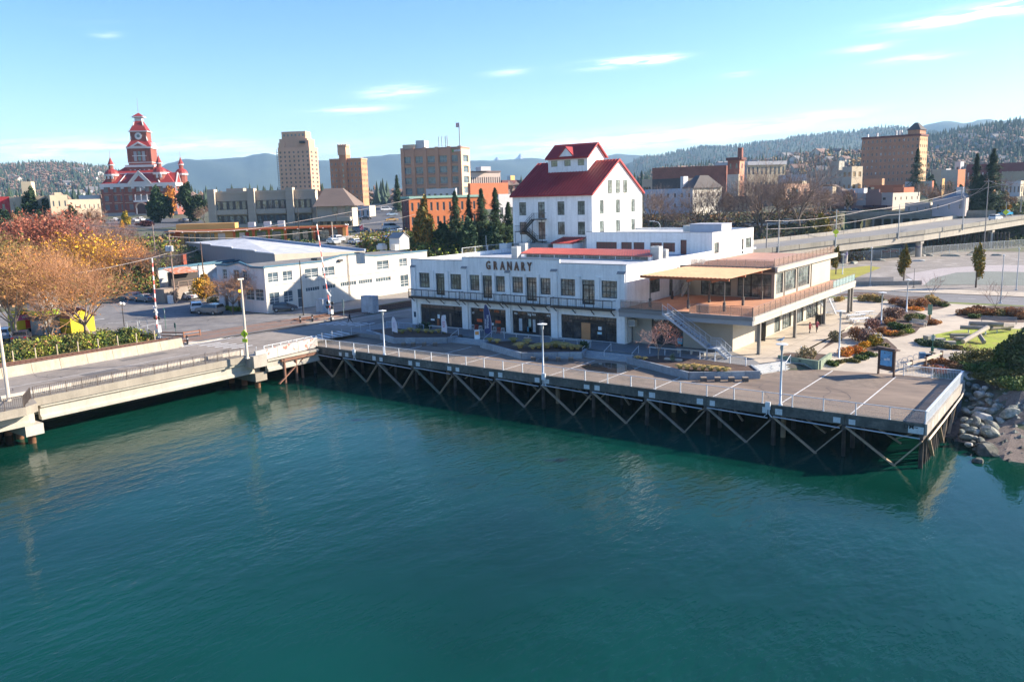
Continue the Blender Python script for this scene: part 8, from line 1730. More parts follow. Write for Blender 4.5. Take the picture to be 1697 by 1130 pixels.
for i,(px,py,pt_,k,w,lab) in enumerate(lst):
 P=TP(px,py); h=th(P,pt_)
 twm_,lfm,lb={'olive':(tw_tan,lf_olive,.8),'red':(mat('red_twigs',(.34,.14,.09),.85,.2,.6),lf_red,.75),'mauve':(tw_mauve,None,0),'gold':(tw_tan,lf_gold,.8),'tan':(tw_tan,lf_or,.18),'red2':(tw_mauve,lf_rust,.6)}[k]
 v={'olive':21,'red':22,'mauve':23,'gold':24,'tan':25,'red2':26}[k]
 hh=11.0
 bare_tree(lab,P,hh,v,twm_,bark,lfm,leaf=1 if lb else 0,leaf_s=.24,leafbias=(lambda q,l=lb:l),multi=2,spread=.7,r0=.2,scale=h/hh,rz=i*1.3,group='autumn trees below the museum')
def cg(lab,px,py,pt_,wpx,seed,mt_,dens=1,irregular=.25,sz=.5,sc=None,**k):
 P=TP(px,py); D=P.xy.length; h=th(P,pt_); conifer(lab,P,round(h,1),wpx*D/F/2,seed,mt_,dens=dens,sz=sz,irregular=irregular,**k)
def rg(lab,px,py,pt_,wpx,seed,mt_,dens=1,sz=.45,base=.08,shape=1.0,D=None,name='leafy_tree',**k):
 P=TP(px,py); D=P.xy.length; h=th(P,pt_); leafy_tree(lab,P,h,wpx*D/F/2*1.05,seed,mt_,dens=dens,sz=sz,base=base,shape=shape,name=name,**k)
rg('broad dark green pine in front of the museum, left of the pair',266,370,313,46,91,lf_dk,1.6,.6,name='pine_tree'); rg('broad dark green pine right of the museum, right of the pair',315,369,306,50,92,lf_dk,1.6,.6,name='pine_tree')
rg('dark pine in front of the cream building at the left',57,372,314,34,93,lf_dk,1.4,.6,name='pine_tree'); rg('smaller dark pine right of the bigger pine at the cream building',80,372,330,26,94,lf_dk,1.2,.55,name='pine_tree'); rg('dark evergreen at the left frame edge below the red building',10,385,349,30,95,lf_dk,1.2,.5,name='pine_tree')
rg('thin golden-brown tree in front of the museum side wall',286,362,308,28,96,lf_or,.5,.4); rg('yellow-green small tree below the museum entrance',210,376,350,16,97,lf_yg,.8,.35); rg('orange bush left of the yellow-green tree below the museum',203,382,366,10,98,lf_gold,.6,.3); rg('dark purple low hedge in front of the museum cars',240,376,366,30,99,fol('purple_hedge',(.07,.02,.03),(.09,.03,.03)),.8,.35)
rg('tall autumn tree, orange at the tip and green below, beside the orange brick block',703,412,331,46,101,fol('autumn_mix',(.10,.12,.03),(.42,.20,.03),c2t=.52),2.0,.5,base=.03,shape=.8)
rg('bright orange flame-shaped tree at the end of the street',622,336,309,12,102,fol('flame_orange',(.62,.22,.02),(.55,.25,.02)),1.0,.6,base=.05,shape=.8)
cg('dark conifer left of the conifer group behind the white hall',757,416,316,34,103,lf_dk2,1.5,.35,.6); cg('thin spiky conifer between the larger conifers',779,400,322,22,104,lf_dk2,.9,.4,.6); cg('tall dark conifer in the middle of the conifer group',800,412,312,38,105,lf_dk2,1.6,.35,.6); cg('tall dark conifer next to the tower, right in the group',823,412,311,38,106,lf_dk,1.6,.4,.6); cg('broad dark conifer touching the white tower',844,415,335,34,107,lf_dk,1.4,.3,.6)
rg('dark green bushy tree under the autumn tree and conifers',735,415,372,40,108,lf_dk,1.2,.4); rg('dark green bushy tree below the conifer group, right',815,425,375,60,109,lf_dk2,1.8,.4); rg('green-brown bushy tree below the conifer group, left',775,423,365,44,110,lf_dk2,1.6,.4)
cg('dark conifer beside the terracotta office block',660,352,290,16,111,lf_dk,.8,.3,.9)
cg('big dark conifer in front of the brown hotel, right part',1517,330,246,32,112,lf_dk2,1.5,.3,.7); cg('olive conifer right of the hotel, left of a pair',1578,312,254,26,113,fol('olive_needles',(.09,.095,.03),(.14,.12,.04)),1.1,.3,.7); cg('narrow olive conifer right of its pair',1597,308,254,16,114,fol('olive_needles',(.09,.095,.03),(.14,.12,.04)),.8,.3,.7); cg('narrow dark conifer left of the tallest right-hand conifer',1614,345,254,26,115,lf_dk,1.3,.25,.7); cg('tallest dark conifer at the right behind the pale mauve building',1640,356,246,44,116,lf_dk,2.2,.3,.7); cg('dark conifer mass between the two tall right-hand conifers',1622,358,290,52,117,lf_dk,1.8,.2,.7)
rg('small dark pine below the big conifer at the brown hotel',1543,322,292,20,118,lf_dk,.8,.5)
cg('distant dark conifer on the hillside right of the hotel',1558,268,243,14,119,lf_dk2,.6,.3,.9); cg('distant dark conifer near the maroon building, left',1650,268,241,12,120,lf_dk2,.6,.3,.9); cg('slim distant conifer near the maroon building',1662,270,237,7,121,lf_dk2,.5,.3,.9); cg('round distant dark conifer near the maroon building, right',1676,268,246,14,122,lf_dk2,.6,.3,.9)
for i,(lab,px,py,pt_,var) in enumerate([('bare grey tree just right of the white tower',1078,388,300,31),('small bare grey tree by the pale blue house',1050+45,390,325,32),('tall bare tree in front of the white sunlit house wall',1160,392,300,33),('bare tree behind the brick tower and white house',1192,388,285,34),('large bare dark tree left of the tallest one behind the wing',1262,392,262,35),('tallest bare dark tree with wide crown behind the wing',1326,392,242,36),('bare tree leaning between the two large bare trees',1292,388,272,34),('bare tree at the left of the hip-roofed pavilion',1360,372,300,33),('thicket-like bare tree right of the brown hotel',1568,345,308,31)]):
 P=TP(px,py); h=th(P,pt_); hh=16.0
 bare_tree(lab,P,hh,31+(var%3),mat('dark_grey_twigs',(.27,.185,.14),.85,.2,.4),bark,None,multi=1+(var%2),spread=.62,r0=.34,scale=h/hh,rz=var*1.1,twig_r=.022,nl=(5,4,4,4,3),group='bare trees behind the white wing')
rg('yellow-green shrubby tree right of the tall bare tree, at the ramp',1362,398,355,36,123,lf_yg,1.0,.4); rg('olive shrubby tree at the ramp edge',1340,402,368,40,124,lf_olive,1.2,.4); rg('golden shrub at the right end near the yellow sign',1668,352,338,20,125,lf_gold,.8,.4); rg('pale twiggy shrub right of the tall conifers',1668,345,318,36,126,fol('pale_autumn',(.36,.25,.16),(.30,.20,.12)),1.0,.4)
rnd=random.Random(31)
fills=[(330,600,330,560),(600,1000,400,620),(1050,1430,380,560),(1420,1700,330,520),(0,170,300,380),(1200,1420,300,360)]
n_=0
fm3=[lf_br,tw_mauve]
for (x0,x1,D0,D1) in fills:
 for k in range(22 if x1-x0<500 else 32):
  px=rnd.uniform(x0,x1); D=rnd.uniform(D0,D1)
  if 585<px<665 and D<700: continue
  d=ray(px,300); h_=math.hypot(d.x,d.y); x,y=d.x*D/h_,d.y*D/h_; P=Vector((x,y,TZ(x,y)))
  kind=rnd.random(); s=rnd.uniform(.6,1.05)
  g='street and yard trees among the downtown blocks'
  if kind<.45: bare_tree('leafless brown street tree among the downtown blocks',P,9,41,mat('brown_far_twigs',(.26,.16,.11),.85,.2,.4),bark_d,None,multi=1,spread=.6,r0=.2,twig_r=.05,nl=(5,4,4,4),scale=s,rz=px,group=g)
  elif kind<.75: leafy_tree('small autumn-brown street tree among the downtown blocks',P,7,3.0,131,fol('far_autumn_leaves',(.26,.13,.06),(.34,.20,.08)),sz=.5,dens=.35,scale=s,rz=px,group=g)
  else: leafy_tree('small dark green street tree among the downtown blocks',P,8,3.0,132,lf_dk,sz=.5,dens=.35,scale=s,rz=px,group=g)
def thicket(label,regs,mats_,seed,name='thicket'):
 rnd=random.Random(seed); mb=MB()
 for (x0,x1,D0,D1,n,s,h,ks) in regs:
  for i in range(n):
   px=rnd.uniform(x0,x1); D=rnd.uniform(D0,D1); d=ray(px,400); h_=math.hypot(d.x,d.y); x,y=d.x*D/h_,d.y*D/h_; z=TZ(x,y); k=rnd.choice(ks); ss=s*rnd.uniform(.7,1.3)
   for q in range(18):
    leafquad(mb,Vector((x+rnd.gauss(0,.8)*ss,y+rnd.gauss(0,.8)*ss,z+abs(rnd.gauss(.35,.4))*h)),.20*ss*rnd.uniform(.6,1.3),rnd,k,upb=.4)
 return mb.done(name,mats_,kind='stuff',label=label)
tk=[lf_gn,lf_olive,lf_br,lf_ygn,lf_dk,lf_rust]
thicket('thicket of shrubs and ivy covering the green slope below the museum',[(60,285,196,250,1500,1.6,2.2,[0,0,1,3,4,2,5]),(-30,120,190,260,700,1.6,2,[1,2,5,4]),(285,520,214,232,220,1.2,.8,[0,1,4])],tk,51)
thicket('brambles and bushes on the bluff between the white building and the conifers',[(600,760,205,238,1100,1.5,1.7,[1,1,3,2,0]),(690,860,192,232,1500,1.6,2.0,[0,3,4,4,1,1]),(740,870,212,260,700,1.8,2.5,[4,4,0,1])],tk,52)
thicket('brown and green scrub on the bluff behind the white wing',[(1040,1420,228,262,1700,1.7,2.4,[1,2,0,4,1,2]),(1330,1420,240,275,300,1.6,2.6,[3,1,0]),(1050,1400,262,300,700,1.6,1.4,[1,2,4,2]),(1560,1700,288,330,500,1.6,1.6,[0,1,4])],tk,53)
mbh=MB(); rnd=random.Random(71)
for i in range(1500):
 y=rnd.uniform(34,62.5); x=-112.0-rnd.random()*7.5*(1.0 if y<58 else .7)+(y-40)*.06; s=rnd.uniform(.7,1.5); hh=(.9+.5*math.sin(y*1.7+x))*math.sin(min(1,max(0,(-111.5-x)/4+.2))*1.57)
 k=rnd.choice([3,3,1,3,2] if math.sin(y*.9+x*.7)+rnd.gauss(0,.4)>.35 else [0,0,1,4,1])
 for q in range(24): leafquad(mbh,Vector((x+rnd.gauss(0,.55),y+rnd.gauss(0,.55),4.1+hh*rnd.random()+rnd.gauss(.15,.2))),.14*s,rnd,k,upb=.4)
mbh.done('hedge_bank',tk,kind='stuff',label='green and yellow bramble bank along the railway tracks')
drape('weed_bank',[(-124,34),(-110.3,34),(-108.7,62),(-113,63),(-124,59)],.04,mat('bank_soil',(.10,.09,.04),.95,.3,.5,col2=(.09,.12,.03)),3)
fp=thing('wire_fence','row of pale timber posts with wire along the bramble bank beside the tracks','fence',(-111,50,4.1))
for k in range(11): y=36+k*2.6; x=-110.9+(y-40)*.06; MB().box(x-.06,y-.06,4.1,x+.06,y+.06,5.5).done('post',mat('pale_post',(.40,.33,.24),.85,.15,1),fp)
fp=thing('metal_frames','two pale metal tube frames in the bushes beside the crossing gate','frame',(-113,63,4.1))
for (x,y,w,h) in ((-116.0,61.6,2.0,2.3),(-112.2,61.4,1.2,2.8)):
 MB().bar((x,y,4.1),(x,y,4.1+h),.06,.06).bar((x+w,y+.5,4.1),(x+w,y+.5,4.1+h),.06,.06).bar((x,y,4.1+h),(x+w,y+.5,4.1+h),.06,.06).bar((x,y,5),(x+w,y+.5,5),.06,.06).done('frame',galv,fp)
# == streets on the hill
st_m=mat('hill_street',(.085,.088,.095),.9,.14,.1,var2=.08)
drape('hill_street',poly([(573,402),(700,404),(738,398),(692,388),(668,372),(660,345),(652,326),(640,326),(622,345),(600,366),(590,386)]),.10,st_m,6)
drape('hill_parking',poly([(330,404),(400,403),(573,400),(700,408),(640,416),(560,412),(440,404)]),.12,mat('pale_parking',(.20,.185,.165),.9,.14,.2),5)
drape('museum_street',poly([(170,364),(330,362),(340,372),(250,380),(180,374)]),.10,st_m,6)
drape('bluff_parking',poly([(1060,392),(1090,376),(1420,362),(1420,372),(1200,388)]),.08,st_m,8)
a=tp(572,398); MB_=MB().lathe([(4.6,-.5),(4.6,1.0),(4.4,1.05)],24,(a.x,a.y,a.z)); t=thing('curved_wall','pale curved plaza wall at the street corner above the white building','wall',a); MB_.done('wall_ring',conc_l,t)
# == cars
def car_meshes(kind):
 prof={'sedan':([(-2.25,.35),(-2.28,.75),(-2.1,.92),(-1.35,.98),(-.75,1.38),(.45,1.42),(1.15,1.0),(2.0,.86),(2.28,.66),(2.28,.35)],[(-1.3,.98),(-.72,1.35),(.42,1.39),(1.1,1.0)]),
   'suv':([(-2.25,.4),(-2.3,.9),(-2.2,1.15),(-2.0,1.62),(-.4,1.72),(.55,1.66),(1.2,1.15),(2.1,1.02),(2.3,.75),(2.3,.4)],[(-2.05,1.12),(-1.92,1.55),(.5,1.6),(1.12,1.12)]),
   'hatch':([(-2.05,.35),(-2.1,.85),(-1.95,1.1),(-1.5,1.38),(-.3,1.5),(.5,1.4),(1.3,1.0),(1.95,.8),(2.1,.6),(2.1,.35)],[(-1.85,1.08),(-1.42,1.34),(.45,1.36),(1.2,1.0)]),
   'pickup':([(-2.8,.5),(-2.8,1.1),(-.7,1.1),(-.62,1.75),(.65,1.78),(1.25,1.2),(2.6,1.08),(2.8,.8),(2.8,.5)],[(-.6,1.12),(-.55,1.68),(.62,1.7),(1.15,1.15)]),
   'van':([(-2.6,.45),(-2.65,1.2),(-2.5,2.05),(.9,2.1),(1.7,1.25),(2.5,1.05),(2.6,.7),(2.6,.45)],[(-2.4,1.25),(-2.35,1.95),(.85,1.98),(1.55,1.25)])}[kind]
 body,win=prof; m_=MB(); wd=.92 if kind!='van' else 1.0
 n=len(body); vs=[]
 for s in (-1,1):
  for x,z in body: vs.append((x,s*(wd if z<1.12 else wd-.16*(z-1.1)/.5),z))
 fs=[tuple(range(n)),tuple(reversed(range(n,2*n)))]+[(i,n+i,n+(i+1)%n,(i+1)%n) for i in range(n)]
 m_.add(vs,fs)
 g=MB()
 for s in (-1,1):
  q=[(x,s*(wd+.012 if z<1.12 else wd-.16*(z-1.1)/.5+.012),z) for x,z in win]; g.add(q if s<0 else q[::-1],[tuple(range(len(q)))])
 xs=[p for p in body];
 top=max(range(n),key=lambda i:body[i][1])
 fr=[i for i in range(n-1) if body[i][0]>0 and body[i][1]>1.3 and body[i+1][1]<1.3]
 i=fr[0] if fr else 4; a,b=body[i],body[i+1]; e=.02
 g.add([(a[0]+e,-wd+.25,a[1]-.04),(a[0]+e,wd-.25,a[1]-.04),(b[0]+e,wd-.12,b[1]+.03),(b[0]+e,-wd+.12,b[1]+.03)],[(0,3,2,1)])
 rr=[i for i in range(n-1) if body[i][0]<0 and body[i+1][1]>1.3 and body[i][1]<1.3]
 i=rr[-1] if rr else 2; a,b=body[i],body[i+1]
 g.add([(a[0]-e,-wd+.12,a[1]+.03),(a[0]-e,wd-.12,a[1]+.03),(b[0]-e,wd-.25,b[1]-.02),(b[0]-e,-wd+.25,b[1]-.02)],[(0,3,2,1)])
 L=body[-1][0]; Rr=body[0][0]
 w=MB().tube([(0,-.11,0),(0,.11,0)],.33,14); rim=MB().tube([(0,-.125,0),(0,.125,0)],.19,10)
 return m_,g,w,rim,L,Rr,wd
CARM={}
def car(label,P,rz,kind,col,group=None,name='parked_car',scale=None):
 if kind not in CARM:
  a,g,w,rim,L,Rr,wd=car_meshes(kind); CARM[kind]=(a,g.mesh('windows',mat('car_glass',(.015,.018,.02),.05,0,spec=.8)),w.mesh('tyre',mat('tyre',(.02,.02,.02),.8,.1)),rim.mesh('rim',mat('rim',(.4,.4,.42),.35,0,metal=.6)),L,Rr,wd,{})
 a,gm_,wm2,rm,L,Rr,wd,cc=CARM[kind]
 if col not in cc:
  m2=mat('car_paint_%02d'%(len(MC)%97),col,.25,.03,1,spec=.6); m2.node_tree.nodes['Principled BSDF'].inputs['Coat Weight'].default_value=.5; cc[col]=a.mesh('body',m2)
 t=thing(name,label,'car',P,rz,group,scale); link('body',cc[col],t); link('windows',gm_,t)
 for x in (Rr+.8,L-.85):
  for s in (-1,1): o=link('wheel',wm2,t,loc=(x,s*(wd-.08),.33)); link('rim',rm,o)
 hl=MB()
 hlm=vmesh(('hl',kind),lambda:MB().box(L-.06,-wd+.08,.62,L+.015,-wd+.4,.78).mesh('headlight',mat('headlight',(.75,.75,.72),.2,0)))
 tlm=vmesh(('tl',kind),lambda:MB().box(Rr-.03,-wd+.05,.68,Rr+.05,-wd+.35,.85).mesh('taillight',mat('taillight',(.35,.01,.01),.3,0)))
 for s in (0,2*wd-.48): link('headlight',hlm,t,loc=(0,s,0))
 for s in (0,2*wd-.40): link('taillight',tlm,t,loc=(0,s,0))
 return t
silver=(.42,.43,.44); wht=(.66,.66,.65); blk_=(.015,.016,.018); navy=(.02,.03,.06); red_=(.35,.02,.02); grey=(.16,.165,.17); blue=(.05,.10,.25)
def cp(px,py): return tp(px,py)+Vector((0,0,.06))
near=[(326,517,'suv',wht,150,'white estate car seen from behind, parked nose-in beside the grey SUV'),(349,521,'suv',(.20,.20,.19),192,'grey-green SUV gleaming in the sun by the bare brown tree'),(307,497,'sedan',silver,195,'silver sedan parked by the timber porch'),(327,494,'sedan',(.3,.31,.34),205,'smaller silver-grey car behind the silver sedan'),(240,500,'sedan',(.2,.21,.22),185,'dark grey car half hidden by the bare tree twigs'),(470,516,'hatch',(.03,.045,.075),62,'dark blue hatchback parked against the corner of the long white building'),(8,563,'suv',(.28,.32,.38),150,'grey-blue SUV cut by the left frame edge under the trees'),(36,566,'sedan',(.12,.10,.10),150,'dark car with bright headlight behind the leaning tree trunk'),(222,497,'sedan',(.3,.3,.31),185,'grey car left of the dark one behind the spreading tree')]
for px,py,k,c,a,lab in near: car(lab,cp(px,py),R(a),k,c,scale=1.1)
street=[(597,384,'suv',grey,60,'dark grey SUV at the left kerb of the hill street'),(605,365,'sedan',blk_,60,'black car farther up at the left kerb of the hill street'),(648,381,'van',wht,62,'white van seen from behind driving up the hill street'),(649,367,'sedan',(.45,.25,.05),62,'ochre yellow car ahead of the white van'),(649,358,'sedan',(.3,.4,.5),62,'pale blue car ahead of the ochre car'),(661,390,'pickup',wht,-20,'white pickup turning at the street corner'),(647,398,'suv',wht,-22,'white SUV behind the pickup at the corner'),(560,401,'suv',wht,-12,'white SUV parked left of the curved wall'),(553,405,'hatch',(.6,.62,.62),-12,'pale hatchback in front of the left white SUV'),(590,405,'sedan',wht,-14,'white sedan near the small flag'),(617,402,'sedan',(.62,.62,.6),-16,'pale car right of the small flag'),(637,401,'hatch',blue,-20,'blue car between the white cars at the corner'),(548,388,'pickup',navy,60,'dark blue pickup by the restaurant row'),(487,396,'suv',blk_,95,'black SUV in front of the restaurant row'),(455,398,'suv',(.5,.5,.5),95,'pale grey SUV parked at the restaurants'),(440,397,'sedan',wht,95,'white car parked at the restaurants'),(425,396,'hatch',silver,95,'silver hatchback parked at the restaurants'),(372,397,'sedan',navy,95,'dark car parked at the left end of the restaurant row'),(640,350,'van',wht,60,'white delivery truck up the hill street'),(612,352,'sedan',navy,60,'dark car far up the left kerb'),(650,392,'suv',(.1,.11,.13),-20,'dark car behind the autumn tree at the corner'),
 (190,367,'sedan',wht,5,'white car parked at the museum, left'),(233,367,'suv',wht,0,'white SUV parked in front of the museum steps'),(222,368,'sedan',(.5,.5,.52),5,'silver car parked left of the white SUV at the museum'),(246,370,'sedan',(.6,.6,.58),10,'pale car right of the museum steps'),(320,367,'suv',(.3,.36,.42),0,'blue-grey car under the right dark pine'),(304,368,'sedan',(.2,.2,.22),0,'dark car between the two dark pines'),(203,367,'sedan',blk_,0,'black car by the yellow-green tree at the museum'),
 (1113,385,'suv',wht,20,'white SUV on the bluff car park beside the pale blue house'),(1072,392,'suv',wht,80,'white car half hidden at the tower edge on the bluff'),(1137,383,'sedan',red_,25,'dark red car right of the white SUV on the bluff'),(1203,380,'sedan',silver,25,'silver car below the brown house'),(1184,380,'sedan',(.3,.3,.32),25,'grey car at the white sunlit house'),(1226,378,'suv',navy,25,'dark blue car in the bluff car park'),(1240,376,'sedan',silver,25,'silver car in the row behind the bare trees, first'),(1253,377,'suv',wht,25,'white car in the row behind the bare trees'),(1266,376,'sedan',silver,25,'silver car in the row behind the bare trees, second'),(1279,375,'suv',(.4,.45,.5),25,'pale blue car in the row behind the bare trees'),(1292,374,'sedan',silver,25,'silver car in the row behind the bare trees, third'),(1308,372,'suv',wht,25,'white SUV in the row right of the large bare tree'),(1322,372,'sedan',(.35,.37,.4),25,'grey car in the row right of the large bare tree'),(1215,378,'suv',(.5,.5,.5),25,'pale SUV in the bluff car park, left part')]
for px,py,k,c,a,lab in street: car(lab,cp(px,py),R(a),k,c,scale=1.05)
for px,lab,k,c,o in ((1650,'white car on the elevated road at the right','suv',wht,4),(1665,'bright blue pickup behind the white car on the elevated road','pickup',(.02,.28,.50),9)):
 best=None
 for j in range(len(ramp)-1):
  for q in range(40):
   p=Vector(offp(j,o)).lerp(Vector(offp(j+1,o)),q/40); e=abs(pxx(p)-px)
   if best is None or e<best[0]: best=(e,p,Vector(offp(j+1,o))-Vector(offp(j,o)))
 car(lab,best[1]+Vector((0,0,.03)),math.atan2(best[2].y,best[2].x),k,c,scale=1.1)
p=A+dd_*((Bq-A).length*.19)+nn_*8; car('dark blue car parked in front of the mauve shopfronts on the trestle street',p+Vector((0,0,.05)),math.atan2(dd_.y,dd_.x),'suv',navy)
P=gp(1475,420,4.1); car('red car in the shade under the elevated road',P,R(60),'sedan',red_)
# == food stalls at the left
yel=mat('stall_yellow',(.68,.50,.01),.6,.08,.8); P=gp(119,553,4.1)
hut=thing('yellow_hut','small bright yellow hut with a maroon pitched roof beside the spreading tree','hut',(-126.8,58.7,4.1),R(20))
MB().box(-2.6,0,0,0,3.3,2.5).add([(-2.6,0,2.5),(0,0,2.5),(-1.3,0,3.5)],[(0,1,2)]).add([(0,3.3,2.5),(-2.6,3.3,2.5),(-1.3,3.3,3.5)],[(0,1,2)]).done('wall',yel,hut,world=False)
hut.rotation_euler=(0,0,R(8))
hut.rotation_euler=(0,0,0)
for ch in list(hut.children): bpy.data.objects.remove(ch)
MB().box(-3.4,0,0,0,3.6,2.5).add([(0,0,2.5),(0,3.6,2.5),(0,1.8,3.6)],[(0,1,2)]).add([(-3.4,3.6,2.5),(-3.4,0,2.5),(-3.4,1.8,3.6)],[(0,1,2)]).done('wall',yel,hut,world=False)
MB().extr([(-3.7,-.3,2.35),(.25,-.3,2.35),(.25,1.8,3.68),(-3.7,1.8,3.68)],(0,0,.1)).extr([(.25,3.9,2.35),(-3.7,3.9,2.35),(-3.7,1.8,3.68),(.25,1.8,3.68)],(0,0,.1)).done('roof',mat('maroon_roof',(.14,.035,.04),.8,.15,1),hut,world=False,fixn=True)
MB().box(-3.0,-.04,1.0,-.4,-.01,1.2).done('dark_stripe',blackmetal,hut,world=False)
u_=Vector((gp(70,545,4.1)-gp(28,552,4.1))); ang=math.atan2(u_.y,u_.x)
ft=thing('food_truck','yellow food trailer with a red door and a pink sign strip under the trees','food trailer',gp(32,557,4.1),ang)
MB().box(0,0,.9,5.2,2.2,2.3).done('body',yel,ft,world=False); MB().box(.0,-.05,2.3,5.2,0,3.1).done('sign_board',mat('pink_sign',(.60,.12,.33),.6,.1,1),ft,world=False)
MB().box(.05,0,2.35,5.2,2.2,3.1).done('upper_body',yel,ft,world=False); MB().box(1.2,-.04,.95,2.0,-.01,2.25).done('red_door',mat('bright_red',(.60,.01,.01),.5,.03),ft,world=False)
MB().box(.2,.1,0,5,2.0,.9).done('skirt',mat('dark_skirt',(.035,.035,.04)),ft,world=False); MB().box(0,-.1,3.35,5.2,2.3,3.7).done('roof_sign',yel,ft,world=False)
for i,s in enumerate(('WOK & ROLL',)): textobj('sign_lettering',s,.62,ptxt,ft,(2.6,-.07,2.7),(R(90),0,0),.01,.012,world=False)
sl2=thing('striped_stall','white and lime green food stall between the yellow trailer and the yellow hut','food stall',gp(71,556,4.1),ang)
MB().box(0,0,0,3.0,2.5,2.2).done('counter',mat('stall_grey',(.34,.34,.33),.7,.15,1),sl2,world=False); MB().box(-.1,-.1,2.9,3.1,2.6,3.7).done('green_band',mat('lime_green',(.30,.62,.02),.6,.1,1.5,col2=(.55,.7,.02)),sl2,world=False)
MB().box(0,.3,2.2,3,2.5,2.9).done('gap_shade',mat('recess_shade',(.1,.085,.075)),sl2,world=False); MB().box(-.1,-.1,3.7,3.1,2.6,6.4).done('tall_panel',mat('patchy_white',(.68,.68,.66),.7,.05,1.2,col2=(.30,.24,.2),c2t=.6,c2w=.02),sl2,world=False)  # dark infill paints the shade of the opening above the counter
for k in range(3): MB().box(.3+k*.8,-.6,0,.9+k*.8,-.15,1.5-.2*k).done('white_box',mat('box_white',(.6,.63,.64)),sl2,world=False)
MB().box(3.0,-.3,0,3.9,.6,1.7).done('dark_bin',mat('navy_bin',(.02,.03,.06)),sl2,world=False)
# == poles, gates, signals, wires
brown_pole=mat('brown_pole',(.14,.085,.06),.9,.2,1); cream_pole=mat('cream_pole',(.55,.48,.40),.7,.08,1); black_pole=mat('black_pole',(.02,.02,.022),.6,.1)
P=Vector((-86.9,33.5,4.36)); h=zat(P.x,P.y,507)-P.z; tall_pole('tall cream lamp pole on the bridge walkway near the left frame edge',P,h,.16,cream_pole,'bridge_lamp','cream lamp poles on the bridge')
P=gp(410,594,4.4); h=zat(P.x,P.y,463)-P.z; lampR=tall_pole('tall cream lamp pole at the right bridge end with yellow sign and amber light',P,h,.15,cream_pole,'bridge_lamp','cream lamp poles on the bridge')
MB().box(-.3,-.25,h*.84,-.05,0,h*.84+.3).done('amber_light',mat('amber',(.8,.30,.02),.5,0,emit=1.5),lampR,world=False)
sy=mat('fluorescent_yellow',(.62,.72,.01),.5,.03)
sg_=thing('pedestrian_sign','fluorescent yellow diamond pedestrian crossing sign on the cream lamp pole','sign',P+Vector((.05,-.2,0)),R(20))
z_=zat(P.x,P.y,553)-P.z; MB().extr([(-.52,0,z_),(0,0,z_-.52),(.52,0,z_),(0,0,z_+.52)],(0,.04,0)).done('diamond_plate',sy,sg_,world=False); MB().extr([(-.34,0,z_-1.0),(.34,0,z_-1.0),(.34,0,z_-.58),(-.34,0,z_-.58)],(0,.04,0)).done('arrow_plate',sy,sg_,world=False)
fig=MB().box(-.05,-.012,z_-.15,.06,-.002,z_+.12).box(-.05,-.012,z_+.14,.05,-.002,z_+.25); fig.bar((-.02,-.008,z_-.12),(-.14,-.008,z_-.33),.05,.008).bar((.02,-.008,z_-.12),(.13,-.008,z_-.33),.05,.008).bar((-.18,-.008,z_-.7),(.15,-.008,z_-.9),.06,.008).done('walking_figure',blackmetal,sg_,world=False)
def upole(lab,px,py,ptp,z=None,arms=(.93,),mt_=brown_pole,D=None,tf=0,al=2.4,rz=.5,r=.16):
 P=tp(px,py) if D is None else dist_pt(px,py,D); h=zat(P.x,P.y,ptp)-P.z; t=thing('utility_pole',lab,'utility pole',P,R(rz*60)); MB().tube([(0,0,0),(0,0,h)],[r,r*.65],8).done('pole',mt_,t,world=False)
 for a in arms: MB().box(-al/2,-.08,h*a-.08,al/2,.08,h*a+.08).done('crossarm',mat('grey_arm',(.34,.29,.25),.85,.1,1),t,world=False)
 for k in range(tf): MB().lathe([(.28,h*.72),(.28,h*.72+.95),(.1,h*.72+1.05)],10,((-.5,.5,-.1)[k],-.35,0)).done('transformer',mat('transformer_grey',(.5,.51,.52),.5,.05),t,world=False)
 return t,P,h
U1=upole('tall utility pole with transformers and two crossarms beside the parked silver sedan',291,503,382,arms=(.97,.86),tf=3,mt_=mat('tan_pole',(.30,.20,.15),.9,.15,1))
U2=upole('dark brown utility pole in front of the white store, left of the yellow tree',340,486,402,arms=(),mt_=brown_pole)
U3=upole('leaning brown pole left of the transformer pole, on the slope',258,425,372,arms=(),mt_=mat('grey_brown_pole',(.28,.21,.18),.9,.1,1))
U4=upole('dark utility pole with two crossarms rising from the red trees',130,430,370,arms=(.98,.85),mt_=black_pole)
U5=upole('slim dark pole standing against the long white building beside the tracks',503,523,432,arms=(),mt_=black_pole,r=.12)
for px,py,pt_,lab in [(497,401,340,'black street pole in front of the restaurants'),(559,392,357,'black street pole at the right end of the restaurant row'),(700,398,330,'dark pole at the street corner by the autumn tree'),(590,372,322,'dark utility pole on the left kerb of the hill street, nearer'),(600,362,318,'dark utility pole on the left kerb of the hill street, farther')]:
 upole(lab,px,py,pt_,arms=(.93,) if px in(590,600) else (),mt_=black_pole if px<560 or px==700 else brown_pole,r=.14)
for px,py,pt_,lab in [(437,399,374,'pale post in front of the green restaurant wall, left'),(462,399,376,'pale post in front of the green restaurant wall, right'),(552,403,368,'white pole left of the curved wall')]: upole(lab,px,py,pt_,arms=(),mt_=cream_pole,r=.14)
for px,py,pt_,lab in [(576,398,374,'black twin-globe street lamp at the curved wall'),(206,541,506,'black street lamp post on the parking road behind the metal frames'),(585,386,366,'black globe lamp at the restaurant corner')]:
 P=tp(px,py); h=zat(P.x,P.y,pt_)-P.z; t=thing('globe_lamp',lab,'street lamp',P); MB().tube([(0,0,0),(0,0,h)],[.09,.06],6).bar((-.45,0,h),(.45,0,h),.06,.06).done('post',black_pole,t,world=False)
 for s in (-.45,.45): MB().lathe([(.08,h),(.26,h+.15),(.26,h+.35),(.08,h+.5)],10,(s,0,0)).done('globe',mat('globe_white',(.75,.74,.7),.4,0),t,world=False)
UR=[]
